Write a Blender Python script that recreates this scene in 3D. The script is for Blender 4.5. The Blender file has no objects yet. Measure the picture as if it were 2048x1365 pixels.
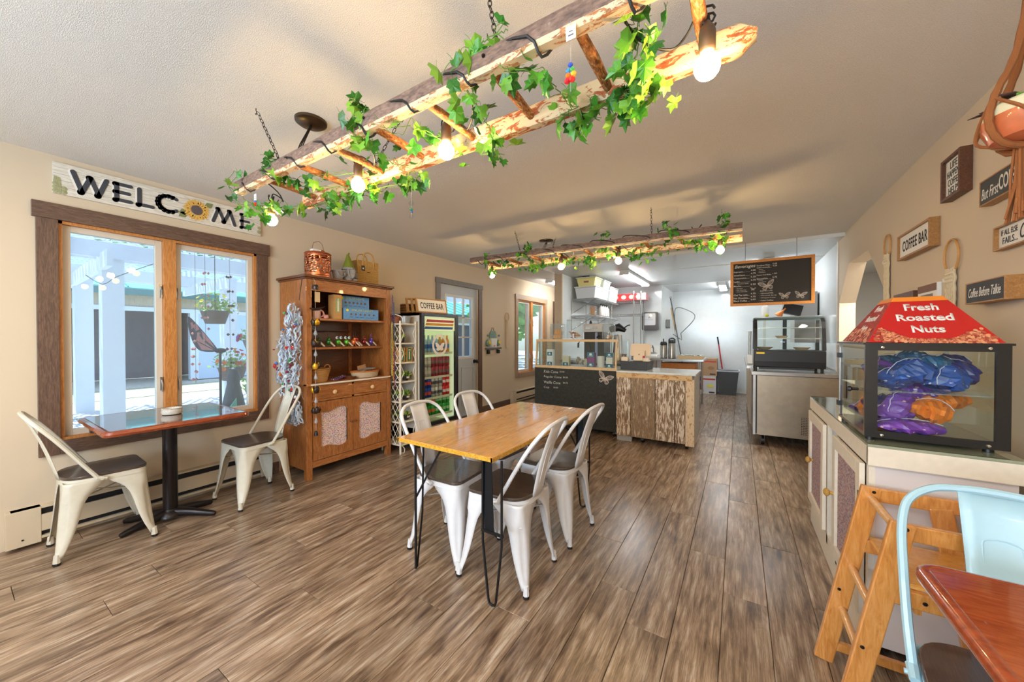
import bpy, bmesh, math, random
from math import sin, cos, pi, radians
from mathutils import Vector, Matrix
random.seed(7)
SC = bpy.context.scene
COL = SC.collection
# ---------------------------------------------------------------- camera
cd = bpy.data.cameras.new('camera')
cd.sensor_width = 36.0
cd.lens = 720.0 / 2048.0 * 36.0
cd.clip_start = 0.02
cam = bpy.data.objects.new('camera', cd)
COL.objects.link(cam)
cam.location = (0, 0, 1.28)
cam.rotation_euler = (radians(90 - 0.6), 0, math.atan(454 / 720.0))
SC.camera = cam
# ---------------------------------------------------------------- world, sun, area lights, exposure
w = bpy.data.worlds.new('world')
SC.world = w
w.use_nodes = True
wn = w.node_tree
bg = wn.nodes['Background']
sky = wn.nodes.new('ShaderNodeTexSky')
sky.sky_type = 'NISHITA'
sky.sun_disc = False
sky.sun_elevation = radians(69)
sky.sun_rotation = radians(60)
wn.links.new(sky.outputs[0], bg.inputs[0])
bg.inputs[1].default_value = 0.34
def light(kind, name, loc, energy, color, size=0.5, size_y=None, rot=(0, 0, 0), **k):
    l = bpy.data.lights.new(name, kind)
    l.energy = energy
    l.color = color
    if kind == 'AREA':
        l.shape = 'RECTANGLE'
        l.size = size
        l.size_y = size_y or size
    for a, b in k.items():
        setattr(l, a, b)
    o = bpy.data.objects.new(name, l)
    COL.objects.link(o)
    o.location = loc
    o.rotation_euler = rot
    return o
sun = light('SUN', 'sun', (5, 0, 8), 9.5, (1.0, 0.98, 0.95), angle=0.01)
sun.rotation_euler = Vector((-0.33, -0.12, 0.94)).to_track_quat('Z', 'Y').to_euler()
XR_ROOM = 0.985
light('AREA', 'dining_fill_light', (-1.9, -1.1, 2.42), 34, (1.0, 0.86, 0.70), 0.9)  # unseen overhead area light, added as fill for the dining room
light('AREA', 'dining_fill_light', (0.2, -1.3, 2.42), 26, (1.0, 0.86, 0.70), 0.7)  # second added fill, for the right foreground
light('AREA', 'rear_fill_light', (-1.3, -2.28, 1.5), 125, (0.64, 0.82, 1.0), 2.6, 1.5, rot=(radians(128), 0, 0))  # fill panel added behind the camera, tilted up to brighten the ceiling
light('AREA', 'side_room_fill', (XR_ROOM + 0.7, 4.8, 2.40), 60, (1.0, 0.95, 0.88), 0.6)  # added fill that lightens the room beyond the pass-through
SC.view_settings.view_transform = 'Standard'
SC.view_settings.look = 'None'
SC.view_settings.gamma = 1.0
SC.view_settings.use_curve_mapping = False
SC.view_settings.exposure = 0.48
SC.cycles.max_bounces = 8
SC.cycles.diffuse_bounces = 4
SC.cycles.glossy_bounces = 3
SC.cycles.transparent_max_bounces = 16
SC.cycles.sample_clamp_indirect = 4.0
# ---------------------------------------------------------------- node helpers
def srgb(r, g, b):
    f = lambda c: (c / 255.0 / 12.92) if c / 255.0 <= 0.04045 else ((c / 255.0 + 0.055) / 1.055) ** 2.4
    return (f(r), f(g), f(b), 1.0)
MC = {}
ORD = ['first', 'second', 'third', 'fourth', 'fifth', 'sixth', 'seventh', 'eighth']
def newmat(name):
    m = bpy.data.materials.new(name)
    m.use_nodes = True
    nt = m.node_tree
    b = nt.nodes['Principled BSDF']
    return m, nt, b
def N(nt, t, **k):
    n = nt.nodes.new(t)
    for a, v in k.items():
        if a in n.inputs.keys():
            n.inputs[a].default_value = v
        else:
            setattr(n, a, v)
    return n
def coords(nt, scale, obj_rand=False):
    tc = N(nt, 'ShaderNodeTexCoord')
    mp = N(nt, 'ShaderNodeMapping')
    mp.inputs['Scale'].default_value = scale
    nt.links.new(tc.outputs['Object'], mp.inputs['Vector'])
    if obj_rand:
        oi = N(nt, 'ShaderNodeObjectInfo')
        mu = N(nt, 'ShaderNodeMath', operation='MULTIPLY')
        mu.inputs[1].default_value = 37.0
        cx = N(nt, 'ShaderNodeCombineXYZ')
        nt.links.new(oi.outputs['Random'], mu.inputs[0])
        for i in range(3):
            nt.links.new(mu.outputs[0], cx.inputs[i])
        nt.links.new(cx.outputs[0], mp.inputs['Location'])
    return mp
def ramp(nt, stops):
    r = N(nt, 'ShaderNodeValToRGB')
    e = r.color_ramp.elements
    e[0].position, e[0].color = stops[0]
    e[1].position, e[1].color = stops[-1]
    for p, c in stops[1:-1]:
        x = e.new(p)
        x.color = c
    return r
def bump(nt, b, src, strength, dist=0.01):
    bm_ = N(nt, 'ShaderNodeBump')
    bm_.inputs['Strength'].default_value = strength
    bm_.inputs['Distance'].default_value = dist
    nt.links.new(src, bm_.inputs['Height'])
    nt.links.new(bm_.outputs[0], b.inputs['Normal'])
def plain(name, c, rough=0.5, metal=0.0, noise=0.0, nscale=8.0, bmp=0.0, bscale=60.0, coat=0.0, emit=None, es=0.0, trans=0.0):
    if name in MC:
        return MC[name]
    m, nt, b = newmat(name)
    b.inputs['Base Color'].default_value = c
    b.inputs['Roughness'].default_value = rough
    b.inputs['Metallic'].default_value = metal
    b.inputs['Coat Weight'].default_value = coat
    if trans:
        b.inputs['Transmission Weight'].default_value = trans
    if emit:
        b.inputs['Emission Color'].default_value = emit
        b.inputs['Emission Strength'].default_value = es
    if noise:
        mp = coords(nt, (nscale,) * 3)
        nz = N(nt, 'ShaderNodeTexNoise')
        nz.inputs['Detail'].default_value = 4
        nt.links.new(mp.outputs[0], nz.inputs['Vector'])
        lo = tuple(max(0, x * (1 - noise)) for x in c[:3]) + (1,)
        hi = tuple(min(1, x * (1 + noise)) for x in c[:3]) + (1,)
        r = ramp(nt, [(0.3, lo), (0.7, hi)])
        nt.links.new(nz.outputs[0], r.inputs[0])
        nt.links.new(r.outputs[0], b.inputs['Base Color'])
    if bmp:
        mp = coords(nt, (bscale,) * 3)
        nz = N(nt, 'ShaderNodeTexNoise')
        nz.inputs['Detail'].default_value = 3
        nt.links.new(mp.outputs[0], nz.inputs['Vector'])
        bump(nt, b, nz.outputs[0], bmp, 0.004)
    MC[name] = m
    return m
def wood(name, stops, scale=(30, 2, 30), rough=0.4, rand=False, bmp=0.15, coat=0.0, dist=1.2, fine=None):
    if name in MC:
        return MC[name]
    m, nt, b = newmat(name)
    mp = coords(nt, scale, rand)
    nz = N(nt, 'ShaderNodeTexNoise')
    nz.inputs['Detail'].default_value = 8
    nz.inputs['Roughness'].default_value = 0.62
    nz.inputs['Distortion'].default_value = dist
    nt.links.new(mp.outputs[0], nz.inputs['Vector'])
    r = ramp(nt, stops)
    nt.links.new(nz.outputs[0], r.inputs[0])
    out = r.outputs[0]
    if rand:
        oi = N(nt, 'ShaderNodeObjectInfo')
        hs = N(nt, 'ShaderNodeHueSaturation')
        mr = N(nt, 'ShaderNodeMapRange')
        mr.inputs['To Min'].default_value = 0.72
        mr.inputs['To Max'].default_value = 1.22
        nt.links.new(oi.outputs['Random'], mr.inputs['Value'])
        nt.links.new(mr.outputs[0], hs.inputs['Value'])
        nt.links.new(out, hs.inputs['Color'])
        out = hs.outputs[0]
    if fine:
        mp2 = coords(nt, fine[0], rand)
        n2 = N(nt, 'ShaderNodeTexNoise')
        n2.inputs['Detail'].default_value = 5
        nt.links.new(mp2.outputs[0], n2.inputs['Vector'])
        r2 = ramp(nt, [(fine[1], (0, 0, 0, 1)), (fine[2], (1, 1, 1, 1))])
        nt.links.new(n2.outputs[0], r2.inputs[0])
        mx = N(nt, 'ShaderNodeMix', data_type='RGBA')
        mx.inputs[7].default_value = fine[3]
        nt.links.new(r2.outputs[0], mx.inputs[0])
        nt.links.new(out, mx.inputs[6])
        out = mx.outputs[2]
    nt.links.new(out, b.inputs['Base Color'])
    b.inputs['Roughness'].default_value = rough
    b.inputs['Coat Weight'].default_value = coat
    if bmp:
        bump(nt, b, nz.outputs[0], bmp, 0.003)
    MC[name] = m
    return m
def glassm(name, tint=(1, 1, 1, 1), refl=0.9, rough=0.02, haze=0.0):
    if name in MC:
        return MC[name]
    m = bpy.data.materials.new(name)
    m.use_nodes = True
    nt = m.node_tree
    nt.nodes.remove(nt.nodes['Principled BSDF'])
    o = nt.nodes['Material Output']
    t = N(nt, 'ShaderNodeBsdfTransparent')
    t.inputs[0].default_value = tint
    g = N(nt, 'ShaderNodeBsdfGlossy')
    g.inputs['Roughness'].default_value = rough
    g.inputs[0].default_value = (refl, refl, refl, 1)
    f = N(nt, 'ShaderNodeFresnel')
    f.inputs[0].default_value = 1.45
    mx = N(nt, 'ShaderNodeMixShader')
    ge = N(nt, 'ShaderNodeNewGeometry')
    su = N(nt, 'ShaderNodeMath', operation='SUBTRACT')
    su.inputs[0].default_value = 1.0
    nt.links.new(ge.outputs['Backfacing'], su.inputs[1])
    mu = N(nt, 'ShaderNodeMath', operation='MULTIPLY')
    nt.links.new(f.outputs[0], mu.inputs[0])
    nt.links.new(su.outputs[0], mu.inputs[1])
    nt.links.new(mu.outputs[0], mx.inputs[0])
    nt.links.new(t.outputs[0], mx.inputs[1])
    nt.links.new(g.outputs[0], mx.inputs[2])
    last = mx
    if haze:
        d = N(nt, 'ShaderNodeBsdfDiffuse')
        d.inputs[0].default_value = (0.8, 0.85, 0.9, 1)
        m2 = N(nt, 'ShaderNodeMixShader')
        m2.inputs[0].default_value = haze
        nt.links.new(mx.outputs[0], m2.inputs[1])
        nt.links.new(d.outputs[0], m2.inputs[2])
        last = m2
    nt.links.new(last.outputs[0], o.inputs[0])
    MC[name] = m
    return m
def emis(name, c, s):
    if name in MC:
        return MC[name]
    m, nt, b = newmat(name)
    b.inputs['Base Color'].default_value = c
    b.inputs['Emission Color'].default_value = c
    b.inputs['Emission Strength'].default_value = s
    MC[name] = m
    return m
def speckle(name, base, cols, scale=90.0, rough=0.7, thr=0.42):
    """small coloured flecks on a base colour: printed cloth, candy, nuts"""
    if name in MC:
        return MC[name]
    m, nt, b = newmat(name)
    mp = coords(nt, (scale,) * 3)
    v = N(nt, 'ShaderNodeTexVoronoi')
    nt.links.new(mp.outputs[0], v.inputs['Vector'])
    v.inputs['Scale'].default_value = 1.0
    sp = N(nt, 'ShaderNodeSeparateColor')
    nt.links.new(v.outputs['Color'], sp.inputs[0])
    r = N(nt, 'ShaderNodeValToRGB')
    r.color_ramp.interpolation = 'CONSTANT'
    e = r.color_ramp.elements
    e[0].position, e[0].color = 0.0, cols[0]
    e[1].position, e[1].color = 1.0 / len(cols), cols[1 % len(cols)]
    for i in range(2, len(cols)):
        x = e.new(i / len(cols))
        x.color = cols[i]
    nt.links.new(sp.outputs[0], r.inputs[0])
    th = N(nt, 'ShaderNodeMath', operation='LESS_THAN')
    th.inputs[1].default_value = thr
    nt.links.new(v.outputs['Distance'], th.inputs[0])
    mx = N(nt, 'ShaderNodeMix', data_type='RGBA')
    mx.inputs[6].default_value = base
    nt.links.new(th.outputs[0], mx.inputs[0])
    nt.links.new(r.outputs[0], mx.inputs[7])
    nt.links.new(mx.outputs[2], b.inputs['Base Color'])
    b.inputs['Roughness'].default_value = rough
    MC[name] = m
    return m
# ---------------------------------------------------------------- mesh builder
def frame_from(d):
    d = Vector(d).normalized()
    a = Vector((0, 0, 1)) if abs(d.z) < 0.9 else Vector((1, 0, 0))
    x = d.cross(a).normalized()
    return x, d.cross(x).normalized()
class MB:
    def __init__(s):
        s.v = []
        s.f = []
    def add(s, vs, fs):
        n = len(s.v)
        s.v += [tuple(p) for p in vs]
        s.f += [tuple(i + n for i in f) for f in fs]
        return s
    def box(s, x0, x1, y0, y1, z0, z1, M=None):
        vs = [(x, y, z) for x in (x0, x1) for y in (y0, y1) for z in (z0, z1)]
        if M is not None:
            vs = [M @ Vector(p) for p in vs]
        return s.add(vs, [(0, 1, 3, 2), (4, 6, 7, 5), (0, 4, 5, 1), (2, 3, 7, 6), (0, 2, 6, 4), (1, 5, 7, 3)])
    def bar(s, a, b, w, h, up=(0, 0, 1)):
        a, b = Vector(a), Vector(b)
        d = (b - a).normalized()
        u = Vector(up)
        x = d.cross(u)
        if x.length < 1e-4:
            x = d.cross(Vector((1, 0, 0)))
        x.normalize()
        y = x.cross(d).normalized()
        vs = []
        for p in (a, b):
            for i, j in ((-1, -1), (1, -1), (1, 1), (-1, 1)):
                vs.append(p + x * (i * w / 2) + y * (j * h / 2))
        return s.add(vs, [(0, 1, 2, 3), (7, 6, 5, 4), (0, 4, 5, 1), (1, 5, 6, 2), (2, 6, 7, 3), (3, 7, 4, 0)])
    def tube(s, pts, r, n=8, closed=False, cap=True):
        pts = [Vector(p) for p in pts]
        k = len(pts)
        rs = r if isinstance(r, (list, tuple)) else [r] * k
        base = len(s.v)
        x = None
        for i, p in enumerate(pts):
            if closed:
                d = pts[(i + 1) % k] - pts[i - 1]
            else:
                d = pts[min(i + 1, k - 1)] - pts[max(i - 1, 0)]
            if d.length < 1e-9:
                d = Vector((0, 0, 1))
            d.normalize()
            if x is None:
                x, y = frame_from(d)
            else:
                x = x - d * x.dot(d)
                if x.length < 1e-6:
                    x, y = frame_from(d)
                x.normalize()
                y = d.cross(x)
            for j in range(n):
                t = 2 * pi * j / n
                s.v.append(tuple(p + x * (rs[i] * cos(t)) + y * (rs[i] * sin(t))))
        m = k if closed else k - 1
        for i in range(m):
            a, b = base + i * n, base + ((i + 1) % k) * n
            for j in range(n):
                s.f.append((a + j, a + (j + 1) % n, b + (j + 1) % n, b + j))
        if cap and not closed:
            s.f.append(tuple(base + j for j in reversed(range(n))))
            s.f.append(tuple(base + (k - 1) * n + j for j in range(n)))
        return s
    def lathe(s, prof, c=(0, 0, 0), n=20, M=None, sx=1.0, sy=1.0, cap=True):
        base = len(s.v)
        for r, z in prof:
            for j in range(n):
                t = 2 * pi * j / n
                p = Vector((r * cos(t) * sx, r * sin(t) * sy, z))
                if M is not None:
                    p = M @ p
                s.v.append((p.x + c[0], p.y + c[1], p.z + c[2]))
        for i in range(len(prof) - 1):
            a, b = base + i * n, base + (i + 1) * n
            for j in range(n):
                s.f.append((a + j, a + (j + 1) % n, b + (j + 1) % n, b + j))
        if cap:
            if prof[0][0] > 1e-6:
                s.f.append(tuple(base + j for j in reversed(range(n))))
            if prof[-1][0] > 1e-6:
                s.f.append(tuple(base + (len(prof) - 1) * n + j for j in range(n)))
        return s
    def cyl(s, c, r, z0, z1, n=16):
        return s.lathe([(r, z0), (r, z1)], (c[0], c[1], 0), n)
    def sph(s, c, r, n=12, sx=1, sy=1, sz=1):
        m = max(4, n // 2)
        prof = [(max(1e-5, r * sin(pi * i / m)), -r * cos(pi * i / m) * sz) for i in range(m + 1)]
        return s.lathe(prof, c, n, sx=sx, sy=sy, cap=False)
    def prism(s, poly, h0, h1, M=None):
        """poly in local xy extruded along z, M maps to place"""
        n = len(poly)
        vs = [Vector((p[0], p[1], h0)) for p in poly] + [Vector((p[0], p[1], h1)) for p in poly]
        if M is not None:
            vs = [M @ p for p in vs]
        fs = [tuple(reversed(range(n))), tuple(range(n, 2 * n))]
        fs += [(i, (i + 1) % n, n + (i + 1) % n, n + i) for i in range(n)]
        return s.add(vs, fs)
    def sheet(s, rows):
        """rows of equal-length point lists"""
        n = len(rows[0])
        vs = [p for r in rows for p in r]
        return s.add(vs, [(i * n + j, i * n + j + 1, (i + 1) * n + j + 1, (i + 1) * n + j) for i in range(len(rows) - 1) for j in range(n - 1)])
    def rot(s, M):
        s.v = [tuple(M @ Vector(p)) for p in s.v]
        return s
    def mesh(s, name, mat, off=(0, 0, 0), smooth=True, ang=40):
        me = bpy.data.meshes.new(name)
        me.from_pydata([(p[0] - off[0], p[1] - off[1], p[2] - off[2]) for p in s.v], [], s.f)
        me.validate()
        bm_ = bmesh.new()
        bm_.from_mesh(me)
        bmesh.ops.recalc_face_normals(bm_, faces=bm_.faces)
        bm_.to_mesh(me)
        bm_.free()
        if mat:
            me.materials.append(mat)
        if smooth:
            for p in me.polygons:
                p.use_smooth = True
            me.set_sharp_from_angle(angle=radians(ang))
        return me
def root_of(o):
    while o.parent:
        o = o.parent
    return o
def tag(o, label=None, cat=None, group=None, kind=None):
    for k, v in (('label', label), ('category', cat), ('group', group), ('kind', kind)):
        if v:
            o[k] = v
    return o
def mods(o, bevel=0, solid=0, subd=0, soff=0):
    if subd:
        m = o.modifiers.new('subd', 'SUBSURF')
        m.levels = m.render_levels = subd
    if solid:
        m = o.modifiers.new('solid', 'SOLIDIFY')
        m.thickness = solid
        m.offset = soff
    if bevel:
        m = o.modifiers.new('bevel', 'BEVEL')
        m.width = bevel
        m.segments = 2
        m.limit_method = 'ANGLE'
    return o
def part(name, mb, mat, parent, local=False, smooth=True, label=None, bevel=0, solid=0, subd=0, ang=40, kind=None):
    off = (0, 0, 0) if local else root_of(parent).location
    o = bpy.data.objects.new(name, mb.mesh(name, mat, off, smooth, ang))
    COL.objects.link(o)
    o.parent = parent
    tag(o, label, kind=kind)
    return mods(o, bevel, solid, subd)
def thing(name, label, cat, loc=(0, 0, 0), rz=0.0, group=None):
    o = bpy.data.objects.new(name, None)
    COL.objects.link(o)
    o.location = loc
    o.rotation_euler = (0, 0, rz)
    o.empty_display_size = 0.05
    return tag(o, label, cat, group)
def one(name, mb, mat, label, cat, group=None, loc=None, smooth=True, bevel=0, solid=0, subd=0, kind=None, ang=40, local=False):
    if loc is None:
        xs = [p[0] for p in mb.v]
        ys = [p[1] for p in mb.v]
        zs = [p[2] for p in mb.v]
        loc = ((min(xs) + max(xs)) / 2, (min(ys) + max(ys)) / 2, min(zs))
    o = bpy.data.objects.new(name, mb.mesh(name, mat, (0, 0, 0) if local else loc, smooth, ang))
    COL.objects.link(o)
    o.location = loc
    tag(o, label, cat, group, kind)
    return mods(o, bevel, solid, subd)
def struct(name, mb, mat, bevel=0, smooth=False, loc=None):
    loc = loc or (0, 0, 0)
    o = bpy.data.objects.new(name, mb.mesh(name, mat, loc, smooth))
    COL.objects.link(o)
    o.location = loc
    o['kind'] = 'structure'
    return mods(o, bevel)
def child(name, me, parent, loc=(0, 0, 0), rot=None, mat4=None):
    o = bpy.data.objects.new(name, me)
    COL.objects.link(o)
    o.parent = parent
    if mat4 is not None:
        o.matrix_local = mat4
    else:
        o.location = loc
        if rot:
            o.rotation_euler = rot
    return o
def copy_tree(o, parent=None, loc=None, rz=None, label=None, sc=None):
    c = o.copy()
    COL.objects.link(c)
    if parent:
        c.parent = parent
    if loc is not None:
        c.location = loc
    if rz is not None:
        c.rotation_euler = (0, 0, rz)
    if sc is not None:
        c.scale = sc
    if label:
        c['label'] = label
    for ch in list(o.children):
        copy_tree(ch, c)
    return c
def basis(o, r, u):
    r = Vector(r).normalized()
    u = Vector(u).normalized()
    n = r.cross(u)
    M = Matrix((r, u, n)).transposed().to_4x4()
    M.translation = Vector(o)
    return M
def text(s, parent, mat, o, r, u, w=None, h=None, name='lettering', ex=0.0006, bold=0.0, shear=0.0, align='CENTER', sp=1.0, local=False):
    """flat lettering centred at o (world), reading direction r, up u; fitted to width w and/or height h"""
    cu = bpy.data.curves.new(name, 'FONT')
    cu.body = s
    cu.extrude = 0
    cu.offset = bold
    cu.shear = shear
    cu.space_character = sp
    cu.resolution_u = 3
    tmp = bpy.data.objects.new('tmp', cu)
    COL.objects.link(tmp)
    me = bpy.data.meshes.new_from_object(tmp)
    bpy.data.objects.remove(tmp)
    xs = [v.co.x for v in me.vertices]
    ys = [v.co.y for v in me.vertices]
    x0, x1, y0, y1 = min(xs), max(xs), min(ys), max(ys)
    kx = w / (x1 - x0) if w else None
    ky = h / (y1 - y0) if h else None
    kx = kx or ky
    ky = ky or kx
    ax = {'CENTER': (x0 + x1) / 2, 'LEFT': x0, 'RIGHT': x1}[align]
    for v in me.vertices:
        v.co.x = (v.co.x - ax) * kx
        v.co.y = (v.co.y - (y0 + y1) / 2) * ky
    me.materials.clear()
    me.materials.append(mat)
    me.name = name
    ob = bpy.data.objects.new(name, me)
    COL.objects.link(ob)
    ob.parent = parent
    M = basis(o, r, u)
    if not local:
        M.translation = Vector(o) - root_of(parent).location
    ob.matrix_local = M
    if ex:
        m = ob.modifiers.new('solid', 'SOLIDIFY')
        m.thickness = ex
        m.offset = 0
    return ob
def sstep(t):
    return t * t * (3 - 2 * t)
def lerp(a, b, t):
    return a + (b - a) * t
def arc(c, r, a0, a1, n, ax=(1, 0, 0), ay=(0, 0, 1)):
    c, ax, ay = Vector(c), Vector(ax), Vector(ay)
    return [c + ax * (r * cos(lerp(a0, a1, i / n))) + ay * (r * sin(lerp(a0, a1, i / n))) for i in range(n + 1)]
def rrect(w, h, r, n=5):
    out = []
    for cx, cy, a in ((w / 2 - r, h / 2 - r, 0), (-w / 2 + r, h / 2 - r, 90), (-w / 2 + r, -h / 2 + r, 180), (w / 2 - r, -h / 2 + r, 270)):
        for i in range(n + 1):
            t = radians(a + 90 * i / n)
            out.append((cx + r * cos(t), cy + r * sin(t)))
    return out
def catmull(P, k=6, closed=False):
    P = [Vector(p) for p in P]
    out = []
    n = len(P)
    rng = n if closed else n - 1
    for i in range(rng):
        if closed:
            p0, p1, p2, p3 = P[i - 1], P[i], P[(i + 1) % n], P[(i + 2) % n]
        else:
            p0, p1, p2, p3 = P[max(i - 1, 0)], P[i], P[i + 1], P[min(i + 2, n - 1)]
        for j in range(k):
            t = j / k
            out.append(0.5 * ((2 * p1) + (p2 - p0) * t + (2 * p0 - 5 * p1 + 4 * p2 - p3) * t * t + (3 * p1 - p0 - 3 * p2 + p3) * t ** 3))
    if not closed:
        out.append(P[-1])
    return out
# ================================================================ palette
S = srgb
WALL = plain('wall_paint', S(208, 190, 164), 0.85, bmp=0.12, bscale=120)
WALLW = plain('hall_wall_paint', S(222, 216, 204), 0.8, bmp=0.08, bscale=120)
FRP = plain('kitchen_wall_panel', S(222, 226, 226), 0.14, noise=0.02, nscale=3)
def ceiling_mat():
    m, nt, b = newmat('knockdown_ceiling')
    b.inputs['Base Color'].default_value = S(236, 231, 222)
    b.inputs['Roughness'].default_value = 0.9
    mp = coords(nt, (55, 55, 55))
    nz = N(nt, 'ShaderNodeTexNoise')
    nz.inputs['Detail'].default_value = 5
    nz.inputs['Distortion'].default_value = 0.6
    nt.links.new(mp.outputs[0], nz.inputs['Vector'])
    r = ramp(nt, [(0.42, (0, 0, 0, 1)), (0.6, (1, 1, 1, 1))])
    nt.links.new(nz.outputs[0], r.inputs[0])
    bump(nt, b, r.outputs[0], 0.55, 0.006)
    return m
CEIL = ceiling_mat()
def plank_mat():
    m, nt, b = newmat('vinyl_plank')
    oi = N(nt, 'ShaderNodeObjectInfo')
    def nz(scale, det, rough, dist):
        mp = coords(nt, scale, True)
        n = N(nt, 'ShaderNodeTexNoise')
        n.inputs['Detail'].default_value = det
        n.inputs['Roughness'].default_value = rough
        n.inputs['Distortion'].default_value = dist
        nt.links.new(mp.outputs[0], n.inputs['Vector'])
        return n
    a = nz((8, 0.8, 8), 6, 0.6, 0.25)
    g = nz((70, 1.4, 20), 5, 0.65, 0.15)
    k = nz((3.2, 0.8, 3), 4, 0.6, 1.0)
    r = ramp(nt, [(0.28, S(86, 66, 52)), (0.42, S(130, 106, 84)), (0.56, S(166, 142, 118)), (0.74, S(200, 186, 168))])
    nt.links.new(a.outputs[0], r.inputs[0])
    rg = ramp(nt, [(0.38, (0.42, 0.38, 0.35, 1)), (0.56, (1, 1, 1, 1))])
    nt.links.new(g.outputs[0], rg.inputs[0])
    m1 = N(nt, 'ShaderNodeMix', data_type='RGBA', blend_type='MULTIPLY')
    m1.inputs[0].default_value = 0.75
    nt.links.new(r.outputs[0], m1.inputs[6])
    nt.links.new(rg.outputs[0], m1.inputs[7])
    rk = ramp(nt, [(0.30, (0.45, 0.42, 0.42, 1)), (0.50, (1, 1, 1, 1))])
    nt.links.new(k.outputs[0], rk.inputs[0])
    m2 = N(nt, 'ShaderNodeMix', data_type='RGBA', blend_type='MULTIPLY')
    m2.inputs[0].default_value = 0.8
    nt.links.new(m1.outputs[2], m2.inputs[6])
    nt.links.new(rk.outputs[0], m2.inputs[7])
    hs = N(nt, 'ShaderNodeHueSaturation')
    mr = N(nt, 'ShaderNodeMapRange')
    mr.inputs['To Min'].default_value = 0.86
    mr.inputs['To Max'].default_value = 1.2
    nt.links.new(oi.outputs['Random'], mr.inputs['Value'])
    nt.links.new(mr.outputs[0], hs.inputs['Value'])
    nt.links.new(m2.outputs[2], hs.inputs['Color'])
    nt.links.new(hs.outputs[0], b.inputs['Base Color'])
    b.inputs['Roughness'].default_value = 0.30
    b.inputs['Coat Weight'].default_value = 0.25
    b.inputs['Coat Roughness'].default_value = 0.22
    bump(nt, b, g.outputs[0], 0.12, 0.002)
    return m
PLANK = plank_mat()
CASING = wood('brown_casing', [(0.25, S(62, 45, 38)), (0.5, S(98, 74, 60)), (0.75, S(126, 98, 80))], (24, 24, 3), 0.45, bmp=0.1)
CASINGH = wood('brown_casing_horizontal', [(0.25, S(62, 45, 38)), (0.5, S(98, 74, 60)), (0.75, S(126, 98, 80))], (24, 3, 24), 0.45, bmp=0.1)
GREYCASE = wood('grey_casing', [(0.25, S(96, 90, 84)), (0.75, S(134, 126, 118))], (24, 24, 3), 0.5, bmp=0.1)
TANCASE = wood('tan_casing', [(0.25, S(140, 116, 92)), (0.75, S(176, 150, 124))], (24, 24, 3), 0.5, bmp=0.1)
JAMB = wood('orange_jamb', [(0.25, S(150, 90, 40)), (0.5, S(190, 124, 62)), (0.75, S(214, 154, 92))], (20, 20, 2.5), 0.4)
PANE = glassm('hazed_window_pane', (0.80, 0.92, 1.0, 1), 0.9, 0.01, haze=0.09)  # pale diffuse haze mixed in as a veil over the outside view
ALU = plain('light_sash', S(206, 196, 180), 0.45)
WHITE = plain('white_paint', S(232, 230, 224), 0.5)
CREAM = plain('cream_paint', S(226, 214, 194), 0.45, noise=0.04)
BLACK = plain('black_metal', S(22, 22, 24), 0.35, metal=0.3)
BLACKP = plain('black_plastic', S(20, 20, 21), 0.4)
STEEL = plain('brushed_steel', S(186, 180, 172), 0.28, metal=1.0, noise=0.05, nscale=4)
CHROME = plain('chrome', S(215, 215, 215), 0.12, metal=1.0)
# ================================================================ room shell
XL, XR, CZ, YR, YB = -3.70, 0.985, 2.44, -2.35, 9.7
T = 0.14
fb = MB()
fb.box(XL - T, XR + T, YR - T, YB + T, -0.2, -0.012)
FLO = struct('floor', fb, plain('floor_joint', S(52, 40, 32), 0.8))
pm = MB()
pw, pl = 0.182, 1.22
poly = [(-pw / 2 + 0.001, -pl / 2 + 0.001), (pw / 2 - 0.001, -pl / 2 + 0.001), (pw / 2 - 0.001, pl / 2 - 0.001), (-pw / 2 + 0.001, pl / 2 - 0.001)]
pm.prism(poly, -0.012, -0.0012)
inn = [(x * 0.982, y * 0.998) for x, y in poly]
pm.add([(x, y, -0.0012) for x, y in poly] + [(x, y, 0) for x, y in inn], [(0, 1, 5, 4), (1, 2, 6, 5), (2, 3, 7, 6), (3, 0, 4, 7), (4, 5, 6, 7)])
PM = pm.mesh('plank', PLANK, smooth=False)
cnt = 0
rest = MB()
for i in range(26):
    x = XL + pw / 2 + i * pw
    off = [0.0, 0.42, 0.83, 0.2, 0.66, 1.04][i % 6] + 0.03 * (i % 4)
    y = -0.75 - off
    while y < YB:
        yc = y + pl / 2
        # keep only planks that lie in front of the camera and inside the room
        vis = (yc + pl / 2) * 0.846 - (x) * 0.533 > 0.1
        if vis and yc < 8.3:
            if cnt < 300:
                child('plank', PM, FLO, (x, yc, 0))
                cnt += 1
            else:
                rest.add([(x + a, yc + b, z) for z in (-0.012, 0) for a, b in poly], [(4, 5, 6, 7), (0, 1, 5, 4), (1, 2, 6, 5), (2, 3, 7, 6), (3, 0, 4, 7)])
        else:
            rest.add([(x + a, max(YR, min(YB, yc + b)), z) for z in (-0.012, 0) for a, b in poly], [(4, 5, 6, 7), (0, 1, 5, 4), (1, 2, 6, 5), (2, 3, 7, 6), (3, 0, 4, 7)])
        y += pl
    rest.box(x - pw / 2 + 0.001, x + pw / 2 - 0.001, YR, -0.752 - off, -0.012, 0)
part('far_planks', rest, PLANK, FLO, smooth=False, kind='stuff')
# ceiling
cb = MB()
cb.box(XL - T, XR + T, YR - T, 5.33, CZ, CZ + 0.2)
cb.box(XL - T, -2.74, 5.33, YB + T, CZ, CZ + 0.2)
struct('ceiling', cb, CEIL)
kc = MB()
kc.box(-2.74, XR + T, 5.33, YB + T, 2.40, CZ + 0.2)
KC = struct('trim_1', kc, FRP)
for yy in (6.45, 8.3):
    part('panel_seam', MB().box(-2.7, XR, yy, yy + 0.012, 2.394, 2.4), WHITE, KC, smooth=False)
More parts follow.
